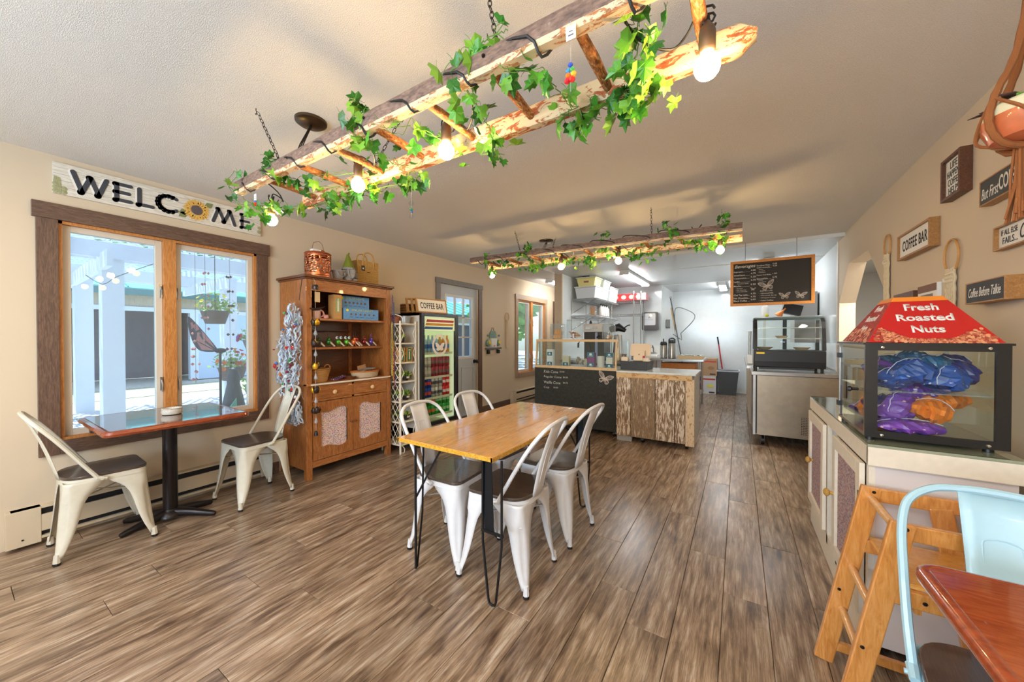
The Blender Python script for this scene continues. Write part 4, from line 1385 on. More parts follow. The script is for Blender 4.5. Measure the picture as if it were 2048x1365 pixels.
# small framed pieces on the ledge behind the red roof
one('framed_picture', MB().box(XR - 0.03, XR - 0.001, 3.37, 3.72, 1.38, 1.585), FRW, 'small brown framed board just left above the red peaked roof', 'picture', smooth=False)
t = thing('framed_picture', 'small white picture with brown header above the red peaked roof', 'picture', (XR - 0.02, 3.2, 1.38))
part('frame', MB().box(XR - 0.02, XR - 0.001, 3.07, 3.33, 1.40, 1.60), WHITE, t, smooth=False)
part('header', MB().box(XR - 0.023, XR - 0.02, 3.075, 3.325, 1.555, 1.598), plain('header_brown', S(122, 82, 60), 0.6), t, smooth=False)
part('photo', MB().box(XR - 0.0225, XR - 0.02, 3.12, 3.28, 1.43, 1.54), plain('photo_grey', S(110, 100, 96), 0.5, noise=0.5, nscale=30), t, smooth=False)
one('outlet_plate', MB().box(XR - 0.008, XR - 0.001, 3.66, 3.76, 1.06, 1.18).box(XR - 0.011, XR - 0.008, 3.69, 3.73, 1.08, 1.11).box(XR - 0.011, XR - 0.008, 3.69, 3.73, 1.13, 1.16), CREAM, 'cream wall outlet seen through the glass warmer case', 'outlet', smooth=False)
# truck plaque
t = thing('truck_plaque', 'teal and white metal front-of-truck plaque on the left wall past the grey door', 'wall decoration', (XL, 5.2, 1.05))
TEAL = plain('teal_enamel', S(118, 150, 140), 0.45, noise=0.3, nscale=20)
part('cab', MB().prism([(-0.10, 0.0), (0.10, 0.0), (0.085, 0.10), (0.05, 0.13), (-0.05, 0.13), (-0.085, 0.10)], 0, 0.02, basis((XL + 0.005, 5.21, 1.26), (0, 1, 0), (0, 0, 1))), TEAL, t)
part('hood', MB().prism([(-0.07, -0.20), (0.07, -0.20), (0.09, -0.02), (-0.09, -0.02)], 0, 0.04, basis((XL + 0.005, 5.21, 1.28), (0, 1, 0), (0, 0, 1))), WHITE, t)
for s in (-1, 1):
    f_ = part('fender', MB().lathe([(0.062, 0), (0.058, 0.03), (0.02, 0.05)], (XL + 0.006, 5.21 + s * 0.15, 1.18), 16, Matrix.Rotation(pi / 2, 3, 'Y'), sx=1, sy=1), TEAL, t)
    part('headlight', MB().lathe([(0.034, 0.05), (0.03, 0.058), (0.002, 0.06)], (XL + 0.006, 5.21 + s * 0.15, 1.19), 14, Matrix.Rotation(pi / 2, 3, 'Y')), plain('sunny_yellow', S(236, 196, 40), 0.4), f_)
    part('mirror', MB().sph((XL + 0.03, 5.21 + s * 0.17, 1.31), 0.022, 8), TEAL, t)
    part('boot', MB().box(XL + 0.005, XL + 0.05, 5.21 + s * 0.15 - 0.03, 5.21 + s * 0.15 + 0.03, 0.99, 1.06), BLACK, t, bevel=0.008)
part('bumper', MB().box(XL + 0.01, XL + 0.05, 4.98, 5.44, 1.07, 1.10), plain('old_steel', S(110, 108, 106), 0.4, 0.6), t, bevel=0.005)
part('nose', MB().sph((XL + 0.05, 5.21, 1.13), 0.02, 8), plain('soft_pink', S(214, 150, 140), 0.5), t)
part('hanging_wire', MB().tube([(XL + 0.01, 5.16, 1.38), (XL + 0.01, 5.19, 1.45), (XL + 0.01, 5.22, 1.45), (XL + 0.01, 5.25, 1.38)], 0.003, 6), IRON, t)
# ================================================================ wooden hutch
HW = wood('hutch_wood', [(0.22, S(104, 58, 24)), (0.5, S(160, 98, 48)), (0.78, S(194, 132, 74))], (16, 16, 2.2), 0.38, bmp=0.06, coat=0.2)
HWH = wood('hutch_wood_cross', [(0.22, S(108, 60, 26)), (0.5, S(166, 102, 50)), (0.78, S(198, 136, 78))], (16, 2.2, 16), 0.38, bmp=0.06, coat=0.2)
HWD = wood('hutch_dark', [(0.22, S(66, 34, 14)), (0.6, S(112, 64, 32)), (0.8, S(138, 86, 46))], (14, 2, 14), 0.35, bmp=0.05, coat=0.2)
FLORAL = speckle('floral_paper', S(226, 200, 190), [S(206, 90, 90), S(226, 140, 60), S(90, 110, 170), S(110, 140, 90), S(200, 110, 160), S(60, 60, 110), S(214, 60, 70)], 110, 0.7, 0.42)
HX0, HX1, HY0, HY1 = -3.685, -3.225, 1.715, 2.625
t = thing('hutch', 'open-shelved wooden hutch with floral paper doors between window and cooler', 'cabinet', (-3.45, 2.17, 0))
for y in (HY0 + 0.012, HY1 - 0.012):
    part('side_panel', MB().box(HX0, HX1 - 0.03, y - 0.010, y + 0.010, 0.09, 1.80), HW, t, smooth=False)
for y in (HY0, HY1):
    s = 1 if y == HY0 else -1
    part('post', MB().box(HX1 - 0.052, HX1, min(y, y + s * 0.052), max(y, y + s * 0.052), 0, 1.80), HW, t, smooth=False, bevel=0.004)
    part('post', MB().box(HX0, HX0 + 0.05, min(y, y + s * 0.052), max(y, y + s * 0.052), 0, 1.80), HW, t, smooth=False, bevel=0.004)
part('top_board', MB().box(HX0 - 0.005, HX1 + 0.03, HY0 - 0.03, HY1 + 0.03, 1.812, 1.834).box(HX0, HX1 + 0.015, HY0 - 0.015, HY1 + 0.015, 1.798, 1.812), HWD, t, smooth=False, bevel=0.004)
part('header_rail', MB().box(HX1 - 0.03, HX1 - 0.006, HY0 + 0.05, HY1 - 0.05, 1.70, 1.80), HWH, t, smooth=False)
part('back_panel', MB().box(HX0, HX0 + 0.01, HY0 + 0.02, HY1 - 0.02, 0.10, 1.80), HWD, t, smooth=False)
for yy in (2.43,):
    part('back_stile', MB().box(HX0 + 0.01, HX0 + 0.022, yy - 0.018, yy + 0.018, 0.87, 1.45), HW, t, smooth=False)
part('shelf', MB().box(HX0 + 0.01, HX1 - 0.03, HY0 + 0.022, HY1 - 0.022, 1.435, 1.455), HWH, t, smooth=False)
part('shelf', MB().box(HX0 + 0.01, HX1 - 0.10, HY0 + 0.022, HY1 - 0.022, 1.165, 1.185), HWH, t, smooth=False)
part('shelf_rod', MB().tube([(HX0 + 0.06, HY0 + 0.03, 1.34), (HX0 + 0.06, 2.40, 1.34)], 0.006, 6), STEEL, t)
part('deck_board', MB().box(HX0, HX1 + 0.014, HY0 + 0.0, HY1 - 0.0, 0.842, 0.862), HWH, t, smooth=False, bevel=0.003, label='deck board with a pale worn front edge')
part('worn_front_edge', MB().box(HX1 + 0.0145, HX1 + 0.0165, HY0 + 0.03, HY1 - 0.02, 0.846, 0.861), plain('worn_white', S(222, 210, 190), 0.6), t, smooth=False)
part('bottom_board', MB().box(HX0, HX1 - 0.01, HY0 + 0.02, HY1 - 0.02, 0.13, 0.15), HWD, t, smooth=False)
part('bottom_rail', MB().box(HX1 - 0.02, HX1 - 0.002, HY0 + 0.052, HY1 - 0.052, 0.105, 0.16), HWH, t, smooth=False)
KNOBL = plain('pale_wood_knob', S(220, 186, 132), 0.4)
ym = (HY0 + HY1) / 2
for a, b in ((HY0 + 0.058, ym - 0.012), (ym + 0.012, HY1 - 0.058)):
    d = part('drawer', MB().box(HX1 - 0.02, HX1 - 0.001, a, b, 0.715, 0.820), HWH, t, smooth=False, bevel=0.003)
    part('knob', MB().lathe([(0.008, 0), (0.009, 0.01), (0.019, 0.018), (0.020, 0.026), (0.012, 0.033), (0.001, 0.034)], (HX1, (a + b) / 2, 0.768), 16, Matrix.Rotation(pi / 2, 3, 'Y')), KNOBL, d)
part('middle_stile', MB().box(HX1 - 0.022, HX1 - 0.004, ym - 0.011, ym + 0.011, 0.16, 0.84), HW, t, smooth=False)
part('drawer_rail', MB().box(HX1 - 0.022, HX1 - 0.004, HY0 + 0.052, HY1 - 0.052, 0.695, 0.713).box(HX1 - 0.022, HX1 - 0.004, HY0 + 0.052, HY1 - 0.052, 0.822, 0.842), HWH, t, smooth=False)
for k, (a, b) in enumerate(((HY0 + 0.058, ym - 0.006), (ym + 0.006, HY1 - 0.058))):
    za, zb = 0.165, 0.690
    # scalloped panel outline inside the door frame
    ia, ib = a + 0.075, b - 0.06
    if k:
        ia, ib = a + 0.06, b - 0.075
    top, bot = [], []
    for i in range(17):
        u = i / 16
        sh = 0.020 * cos((u - (0.22 if k == 0 else 0.78)) * 2 * pi * (0.9)) + 0.012 * (u if k == 0 else 1 - u)
        e = min(u, 1 - u)
        rd = 0.018 * (1 - min(1, e / 0.09)) ** 2
        top.append((lerp(ia, ib, u), 0.600 + sh * -1 + 0.012 - rd))
        bot.append((lerp(ia, ib, u), 0.262 + sh * 0.9 - 0.004 + rd))
    inner = top + bot[::-1]
    outer = []
    for (y, z) in top:
        outer.append((y, zb))
    for (y, z) in bot[::-1]:
        outer.append((y, za))
    n = len(inner)
    dm = MB()
    for x in (HX1 - 0.018, HX1):
        pass
    vs = [(x, y, z) for x in (HX1, HX1 - 0.018) for lst in (outer, inner) for y, z in lst]
    fs = []
    for i in range(n):
        j = (i + 1) % n
        fs.append((i, j, n + j, n + i))
        fs.append((n + i, n + j, 3 * n + j, 3 * n + i))
    dm.add(vs, fs)
    dm.box(HX1 - 0.018, HX1, a, ia, za, zb).box(HX1 - 0.018, HX1, ib, b, za, zb)
    d = part('door', dm, HW, t, smooth=False, ang=30)
    part('floral_panel', MB().box(HX1 - 0.016, HX1 - 0.012, ia, ib, 0.21, 0.64), FLORAL, d, smooth=False, label='floral paper panel')
    part('latch_knob', MB().sph((HX1 + 0.012, (b - 0.018) if k == 0 else (a + 0.018), 0.455), 0.011, 10), HWD, d)
# things on the hutch
COP = plain('copper', S(206, 122, 82), 0.25, metal=0.85)
t = thing('copper_lantern', 'pierced copper lantern on the left end of the hutch top', 'lantern', (-3.36, 1.90, 1.834))
lx, ly, lz = -3.36, 1.90, 1.834
RL = 0.112
hb = MB()
nu, nv = 44, 22
idx = {}
rnd = random.Random(3)
for j in range(nv + 1):
    for i in range(nu):
        a = 2 * pi * i / nu
        hb.v.append((lx + RL * cos(a), ly + RL * sin(a), lz + 0.018 + 0.205 * j / nv))
for j in range(nv):
    for i in range(nu):
        # leaf-shaped cut-outs
        hole = 3 <= j <= nv - 3 and ((i * 3 + j * 5 + (j // 3) * 4) % 7 in (0, 1, 3)) and rnd.random() < 0.82
        if not hole:
            hb.f.append((j * nu + i, j * nu + (i + 1) % nu, (j + 1) * nu + (i + 1) % nu, (j + 1) * nu + i))
part('pierced_body', hb, COP, t, solid=0.002)
part('base_rim', MB().lathe([(0.105, 0), (0.116, 0.004), (0.116, 0.018), (0.112, 0.022)], (lx, ly, lz), 32), COP, t)
part('top_rim', MB().lathe([(0.112, 0.222), (0.116, 0.226), (0.110, 0.236), (0.075, 0.246), (0.060, 0.247), (0.058, 0.262), (0.054, 0.262), (0.054, 0.240)], (lx, ly, lz), 32), COP, t)
part('wire_handle', MB().tube([(lx + 0.0, ly - 0.058, lz + 0.255), (lx, ly - 0.040, lz + 0.33), (lx + 0.002, ly + 0.01, lz + 0.352), (lx, ly + 0.045, lz + 0.325), (lx, ly + 0.058, lz + 0.255)], 0.0022, 6), plain('copper_wire', S(120, 70, 46), 0.4, 0.8), t)
part('candle_core', MB().cyl((lx, ly), 0.04, lz + 0.02, lz + 0.12), CREAM, t)  # plain cream cylinder in the middle of the lantern
part('price_label', MB().box(lx + 0.04, lx + 0.09, ly - 0.095, ly - 0.02, lz + 0.236, lz + 0.252), WHITE, t, smooth=False)
# gnome
GST = plain('garden_stone', S(150, 142, 134), 0.8, noise=0.3, nscale=30, bmp=0.3, bscale=80)
GHAT = plain('moss_green_hat', S(122, 132, 36), 0.8, noise=0.2, nscale=40, bmp=0.4, bscale=160)
t = thing('gnome_planter', 'grey stone gnome in green pointed hat with a bucket, on the hutch top', 'figurine', (-3.33, 2.16, 1.834))
gx, gy, gz = -3.34, 2.20, 1.834
part('body', MB().lathe([(0.045, 0), (0.058, 0.03), (0.060, 0.07), (0.050, 0.11), (0.040, 0.13)], (gx, gy, gz), 18), GST, t)
bd = MB()
rows = []
for i in range(7):
    k = i / 6
    rows.append([(gx + 0.055 + 0.01 * sin(3 * u) + 0.006 * ((i + int(u * 9)) % 2), gy + u * 0.042 * (1 - k ** 2) ** 0.5 + 0.0, gz + 0.125 - 0.09 * k) for u in (-1, -0.6, -0.2, 0.2, 0.6, 1)])
part('beard', bd.sheet(rows), GST, t, solid=0.012)
part('nose', MB().sph((gx + 0.062, gy - 0.004, gz + 0.133), 0.014, 10), GST, t)
part('hat_brim', MB().lathe([(0.05, 0.12), (0.066, 0.125), (0.063, 0.142), (0.05, 0.15)], (gx, gy, gz), 20), GST, t)
part('hat', MB().tube([(gx, gy, gz + 0.13), (gx, gy, gz + 0.18), (gx, gy - 0.002, gz + 0.23), (gx + 0.002, gy - 0.006, gz + 0.275), (gx + 0.004, gy + 0.006, gz + 0.298)], [0.063, 0.046, 0.028, 0.012, 0.006], 16), GHAT, t)
for s in (-1, 1):
    part('boot', MB().sph((gx + 0.055, gy + s * 0.034, gz + 0.018), 0.024, 12, sx=1.4, sz=0.75), GST, t)
    part('arm', MB().tube([(gx + 0.01, gy + s * 0.055, gz + 0.105), (gx + 0.035, gy + s * 0.068, gz + 0.075), (gx + 0.05, gy + s * 0.055, gz + 0.06)], [0.018, 0.016, 0.013], 8), GST, t)
bk = part('bucket', MB().lathe([(0.040, 0), (0.056, 0.088), (0.060, 0.09), (0.060, 0.098), (0.052, 0.098), (0.038, 0.012), (0.001, 0.01)], (gx + 0.005, gy - 0.115, gz), 20), GST, t)
part('bucket_handle', MB().tube([(gx + 0.06, gy - 0.155, gz + 0.085), (gx + 0.066, gy - 0.14, gz + 0.05), (gx + 0.068, gy - 0.11, gz + 0.035), (gx + 0.064, gy - 0.08, gz + 0.05), (gx + 0.058, gy - 0.07, gz + 0.085)], 0.004, 6), GST, bk)
# woven bag
def woven(name, c1, c2, su, sv):
    if name in MC:
        return MC[name]
    m, nt, b = newmat(name)
    mp = coords(nt, (1, 1, 1))
    wv = N(nt, 'ShaderNodeTexWave', wave_type='BANDS', bands_direction='Z')
    wv.inputs['Scale'].default_value = sv
    wv.inputs['Distortion'].default_value = 3.0
    wv.inputs['Detail Scale'].default_value = 3
    wv2 = N(nt, 'ShaderNodeTexWave', wave_type='BANDS', bands_direction='Y')
    wv2.inputs['Scale'].default_value = su
    wv2.inputs['Distortion'].default_value = 2.0
    nt.links.new(mp.outputs[0], wv.inputs['Vector'])
    nt.links.new(mp.outputs[0], wv2.inputs['Vector'])
    mu = N(nt, 'ShaderNodeMath', operation='MULTIPLY')
    nt.links.new(wv.outputs[0], mu.inputs[0])
    nt.links.new(wv2.outputs[0], mu.inputs[1])
    r = ramp(nt, [(0.1, c1), (0.6, c2)])
    nt.links.new(mu.outputs[0], r.inputs[0])
    nt.links.new(r.outputs[0], b.inputs['Base Color'])
    b.inputs['Roughness'].default_value = 0.7
    bump(nt, b, mu.outputs[0], 0.9, 0.004)
    MC[name] = m
    return m
SEA = woven('seagrass_weave', S(132, 92, 40), S(216, 176, 104), 18, 40)
t = thing('woven_bag', 'tall woven straw handbag on the right end of the hutch top', 'bag', (-3.42, 2.46, 1.834))
bx0, bx1, by0, by1, bz0, bz1 = -3.50, -3.385, 2.325, 2.592, 1.834, 2.095
part('body', MB().box(bx0, bx1, by0, by1, bz0, bz1), SEA, t, smooth=False, bevel=0.012)
wk = MB()
k = 0
z = bz0 + 0.008
while z < bz1 - 0.07:
    wk.tube([(bx1 + 0.003 + 0.003 * ((i + k) % 2), lerp(by0 + 0.004, by1 - 0.004, i / 26), z) for i in range(27)], 0.0046, 5)
    z += 0.011
    k += 1
for i in range(20):
    yy = lerp(by0 + 0.008, by1 - 0.008, i / 19)
    wk.tube([(bx1 + 0.002, yy, bz1 - 0.07), (bx1 + 0.005, yy, bz1 - 0.035), (bx1 + 0.002, yy, bz1)], 0.006, 5)
part('weave_strands', wk, plain('straw', S(206, 162, 90), 0.65, noise=0.5, nscale=45), t, kind='stuff')
for xx in (bx0 + 0.01, bx1 + 0.01):
    part('handle', MB().tube(catmull([(xx, 2.395, bz1 - 0.05), (xx, 2.395, bz1 + 0.03), (xx, 2.415, bz1 + 0.075), (xx, 2.458, bz1 + 0.09), (xx, 2.50, bz1 + 0.075), (xx, 2.522, bz1 + 0.03), (xx, 2.522, bz1 - 0.07)], 4), 0.007, 8), plain('straw_handle', S(196, 148, 74), 0.6, noise=0.2, nscale=60), t)
for yy in (2.355, 2.56):
    part('button', MB().lathe([(0.016, 0), (0.016, 0.006), (0.006, 0.009)], (bx1 + 0.006, yy, bz1 - 0.018), 12, Matrix.Rotation(pi / 2, 3, 'Y')), plain('wicker_button', S(176, 128, 60), 0.6), t)
part('clasp', MB().box(bx1 + 0.006, bx1 + 0.012, 2.44, 2.48, 1.972, 1.978), BLACK, t, smooth=False)
tg = part('tag', MB().box(bx1 + 0.012, bx1 + 0.014, 2.372, 2.412, 1.985, 2.04), plain('tag_dark', S(60, 42, 38), 0.6), t, smooth=False)
part('tag_mark', MB().lathe([(0.009, 0), (0.009, 0.001)], (bx1 + 0.014, 2.392, 2.01), 10, Matrix.Rotation(pi / 2, 3, 'Y')), WHITE, tg)
# boxes and goods on the shelves (front faces toward +x)
KRAFT = plain('kraft_card', S(196, 148, 88), 0.75, noise=0.06)
BLUEB = plain('blue_box', S(96, 150, 200), 0.5, noise=0.12, nscale=10)
BLUES = plain('blue_box_side', S(86, 112, 140), 0.5, noise=0.2, nscale=12)
t = thing('carton', 'tall kraft carton with a bottle picture on the hutch upper shelf', 'box', (-3.33, 2.04, 1.455))
part('carton_body', MB().box(-3.37, -3.275, 2.005, 2.085, 1.4565, 1.69), KRAFT, t, smooth=False)
p = part('green_label', MB().box(-3.2745, -3.274, 2.022, 2.07, 1.52, 1.655), plain('label_green', S(150, 172, 120), 0.6, noise=0.3, nscale=30), t, smooth=False)
part('bottle_print', MB().box(-3.2738, -3.2734, 2.038, 2.056, 1.53, 1.63).box(-3.2738, -3.2734, 2.042, 2.052, 1.63, 1.655), plain('print_cream', S(224, 220, 190), 0.6), p, smooth=False)
def solar(label, y0, y1, z0, z1, x0, x1):
    t = thing('solar_light_box', label, 'box', ((x0 + x1) / 2, (y0 + y1) / 2, z0), 0, 'blue solar light boxes on the hutch')
    part('box_body', MB().box(x0, x1, y0, y1, z0, z1), BLUEB, t, smooth=False, bevel=0.001)
    part('box_end', MB().box(x0 + 0.002, x1 - 0.002, y0 - 0.001, y0 - 0.0002, z0 + 0.002, z1 - 0.002), BLUES, t, smooth=False)
    fx = x1 + 0.0006
    h = z1 - z0
    w_ = y1 - y0
    text('SOLAR LIGHT', t, plain('print_pale_yellow', S(196, 206, 120), 0.6), (fx, y0 + w_ * 0.52, z1 - h * 0.16), (0, 1, 0), (0, 0, 1), w_ * 0.62, h * 0.17, bold=0.02)
    part('sun_mark', MB().lathe([(h * 0.12, 0), (h * 0.12, 0.0006)], (fx, y0 + w_ * 0.10, z1 - h * 0.18), 12, Matrix.Rotation(pi / 2, 3, 'Y')), plain('sun_yellow', S(236, 220, 40), 0.5), t)
    for i in range(6):
        part('lamp_picture', MB().lathe([(h * 0.095, 0), (h * 0.095, 0.0006)], (fx, y0 + w_ * (0.2 + 0.13 * i), z0 + h * 0.48), 10, Matrix.Rotation(pi / 2, 3, 'Y')).tube([(fx, y0 + w_ * (0.2 + 0.13 * i), z0 + h * 0.48), (fx, y0 + w_ * (0.25 + 0.13 * i), z0 + h * 0.48)], 0.0008, 4), plain('print_brown', S(110, 80, 70), 0.6), t)
    l = MB()
    for i in range(5):
        l.box(fx, fx + 0.0005, y0 + w_ * (0.16 + 0.15 * i), y0 + w_ * (0.26 + 0.15 * i), z0 + h * 0.20, z0 + h * 0.235)
    part('small_print', l, plain('print_dark', S(60, 80, 110), 0.6), t, smooth=False)
solar('blue solar light box standing behind on the hutch upper shelf', 2.095, 2.435, 1.57, 1.695, -3.42, -3.335)
solar('blue solar light box lying in front on the hutch upper shelf', 2.10, 2.50, 1.457, 1.568, -3.40, -3.268)
# watering can mug, pink dinosaur
PINK = plain('pink_glaze', S(226, 160, 150), 0.35)
t = thing('striped_mug', 'pink striped ceramic mug on the hutch upper shelf behind the wind chime', 'mug', (-3.30, 1.845, 1.455))
part('cup', MB().lathe([(0.038, 0), (0.040, 0.004), (0.040, 0.085), (0.036, 0.085), (0.035, 0.01)], (-3.30, 1.845, 1.455), 20), plain('pink_stripes', S(220, 176, 160), 0.4, noise=0.35, nscale=50), t)
part('handle', MB().tube(arc((-3.295, 1.885, 1.50), 0.030, -pi / 2, pi / 2, 8, (0, 1, 0)), 0.0075, 8), PINK, t)
t = thing('small_figurine', 'little pink figurine beside the striped mug on the hutch', 'figurine', (-3.29, 1.93, 1.455))
part('body', MB().sph((-3.29, 1.935, 1.470), 0.018, 10, sy=1.4).sph((-3.29, 1.915, 1.490), 0.010, 8), PINK, t)
for i in range(3):
    part('spike', MB().lathe([(0.006, 0), (0.0005, 0.014)], (-3.29, 1.925 + i * 0.013, 1.484 - 0.001 * i), 6), PINK, t)
# glossy metal bird/frog figures on the middle shelf
def critter(label, y, col, head, x=-3.36):
    t = thing('metal_critter', label, 'figurine', (x, y, 1.185), 0, 'shiny metal critters on the hutch middle shelf')
    c = plain('enamel_%d_%d_%d' % col, S(*col), 0.12, metal=0.4, coat=1.0)
    part('body', MB().sph((x, y, 1.232), 0.026, 14, sz=1.05), c, t)
    for s in (-1, 1):
        part('leg', MB().tube([(x + 0.005, y + s * 0.012, 1.212), (x + 0.012, y + s * 0.016, 1.190), (x + 0.028, y + s * 0.02, 1.187)], 0.0022, 5), c, t)
    if head == 'eyes':
        for s in (-1, 1):
            e = part('eye', MB().sph((x + 0.012, y + s * 0.020, 1.275), 0.015, 10), WHITE, t)
            part('pupil', MB().sph((x + 0.024, y + s * 0.020, 1.276), 0.008, 8), plain('eye_blue', S(50, 130, 180), 0.2), e)
    elif head == 'crest':
        part('head', MB().sph((x + 0.008, y + 0.002, 1.262), 0.016, 10), c, t)
        part('crest', MB().tube([(x, y, 1.27), (x - 0.004, y + 0.006, 1.32)], [0.004, 0.002], 5).tube([(x, y, 1.27), (x - 0.004, y - 0.006, 1.31)], [0.004, 0.002], 5), plain('purple_plume', S(110, 60, 130), 0.5), t)
    else:
        part('head', MB().sph((x + 0.010, y, 1.262), 0.015, 10), c, t)
        part('antenna', MB().tube([(x, y, 1.27), (x - 0.005, y - 0.012, 1.34)], 0.0014, 4), BLACK, t)
    part('tag', MB().add([(x + 0.03, y + 0.01, 1.235), (x + 0.04, y + 0.045, 1.195), (x + 0.045, y + 0.03, 1.188), (x + 0.032, y - 0.004, 1.225)], [(0, 1, 2, 3)]), plain('tag_card', S(208, 200, 186), 0.7), t, smooth=False, solid=0.0006)
critter('dark green metal critter leftmost on the hutch middle shelf', 1.90, (30, 110, 50), 'x')
critter('green metal critter with a pale cap on the hutch middle shelf', 2.00, (40, 130, 50), 'x')
critter('lime metal frog with big blue eyes, left of its twin', 2.10, (90, 190, 50), 'eyes')
critter('lime metal frog with big blue eyes and an orange belly', 2.19, (110, 200, 50), 'eyes')
critter('orange metal critter between the frog and the red one', 2.245, (220, 110, 50), 'x', -3.32)
critter('bright red metal critter on the hutch middle shelf', 2.30, (190, 40, 40), 'x')
critter('dark red metal critter beside the purple one', 2.39, (140, 30, 40), 'x')
critter('purple metal critter with tall plume at the shelf right end', 2.475, (100, 70, 170), 'crest')
# baskets on the deck
def basket(label, x, y, z, rx, ry, h, mat, rimmat, flare=1.2, n=26):
    t = thing('wicker_basket', label, 'basket', (x, y, z))
    m = MB()
    levels = int(h / 0.008)
    for k in range(levels):
        kk = k / max(1, levels - 1)
        f = lerp(1.0, flare, kk)
        m.tube([(x + (rx * f + 0.002 * ((i + k) % 2)) * cos(2 * pi * i / n), y + (ry * f + 0.002 * ((i + k) % 2)) * sin(2 * pi * i / n), z + 0.004 + k * 0.008) for i in range(n)], 0.0045, 4, closed=True)
    m.lathe([(0.001, 0.003), (1, 0.003)], (x, y, z), n, sx=rx, sy=ry, cap=False)
    part('woven_side', m, mat, t)
    part('rim', MB().tube([(x + rx * flare * 1.02 * cos(2 * pi * i / n), y + ry * flare * 1.02 * sin(2 * pi * i / n), z + h) for i in range(n)], 0.007, 6, closed=True), rimmat, t)
    return t
b1 = basket('tapered wicker basket with looped handle on the hutch deck', -3.36, 1.885, 0.862, 0.075, 0.085, 0.12, plain('wicker_tan', S(192, 146, 84), 0.65, noise=0.2, nscale=60), plain('wicker_rim', S(170, 118, 60), 0.6), 1.35)
part('handle', MB().tube(arc((-3.36, 1.985, 0.985), 0.03, 0, pi, 8, (0, 1, 0)), 0.006, 6), plain('wicker_rim', S(170, 118, 60), 0.6), b1)
basket('low oval basket with orange rim, full of garden tags, on the hutch deck', -3.36, 2.40, 0.862, 0.085, 0.14, 0.06, plain('wicker_grey', S(204, 188, 160), 0.65, noise=0.2, nscale=60), plain('rim_orange', S(206, 120, 50), 0.5), 1.1)
for i in range(7):
    a = -0.5 + i * 0.17
    one('garden_tag', MB().box(-0.055, 0.055, -0.02, 0.02, 0, 0.003, Matrix.Rotation(a, 3, 'Z') @ Matrix.Rotation(0.12 * (i % 3 - 1), 3, 'X')), plain('tag_grey_%d' % (i % 3), S(120 + 20 * (i % 3), 112 + 18 * (i % 3), 100 + 15 * (i % 3)), 0.6), ORD[i] + ' grey garden tag from the left in the low oval basket', 'tag', 'garden tags in the oval basket', (-3.36 + 0.012 * (i % 2), 2.32 + 0.026 * i, 0.925 + 0.004 * i), smooth=False, local=True)
one('card', MB().box(-0.002, 0.002, -0.05, 0.05, 0, 0.045, Matrix.Rotation(0.2, 3, 'X')), plain('tan_card', S(184, 140, 100), 0.7), 'tan folded card leaning behind the low oval basket', 'card', loc=(-3.44, 2.42, 0.935), smooth=False, local=True)
t = thing('wooden_tray', 'small round wooden tray between the two baskets on the hutch', 'tray', (-3.33, 2.19, 0.862))
part('dish', MB().lathe([(0.055, 0), (0.066, 0.022), (0.060, 0.022), (0.05, 0.006), (0.001, 0.006)], (-3.33, 2.20, 0.862), 20), HWD, t)
t = thing('bead_bundle', 'bundle of purple and white beaded strands on the hutch deck', 'beads', (-3.33, 2.07, 0.862))
for i in range(7):
    mm = MB()
    for k in range(12):
        mm.sph((-3.36 + 0.012 * i + 0.004 * (k % 2), 2.02 + k * 0.0095 + 0.004 * (i % 2), 0.868 + 0.004 * (i % 3) + k * 0.0025), 0.0052, 6)
    part('strand', mm, plain(['bead_purple', 'bead_white', 'bead_dark'][i % 3], [S(130, 60, 130), S(226, 210, 220), S(50, 36, 60)][i % 3], 0.3), t)
# wind chime with metal petal cups and glass drops, hung from the hutch corner
t = thing('wind_chime', 'string of dark metal tulip cups and glass drops hanging at the hutch corner', 'wind chime', (-3.165, 1.80, 1.80))
cx, cy = -3.165, 1.765
part('string', MB().tube([(-3.195, cy, 1.80), (cx, cy, 1.77), (cx, cy, 0.42)], 0.0012, 4), plain('thread_pale', S(200, 196, 186), 0.6), t)
part('cap_block', MB().lathe([(0.024, 0), (0.026, 0.02), (0.022, 0.036), (0.01, 0.04)], (cx, cy, 1.705), 12), plain('cap_dark', S(60, 56, 56), 0.25, 0.6), t)
part('tag', MB().box(cx + 0.012, cx + 0.014, cy - 0.012, cy + 0.034, 1.59, 1.68), plain('kraft_tag', S(206, 176, 132), 0.7), t, smooth=False)
part('wing', MB().tube([(cx, cy - 0.05, 1.535), (cx, cy - 0.02, 1.525), (cx, cy + 0.03, 1.532), (cx + 0.004, cy + 0.085, 1.556)], [0.005, 0.012, 0.014, 0.002], 8), plain('dark_petal', S(66, 52, 44), 0.35, 0.6), t)
PET = plain('dark_petal', S(66, 52, 44), 0.35, 0.6)
GOLD = plain('petal_gold', S(230, 170, 40), 0.3, 0.6)
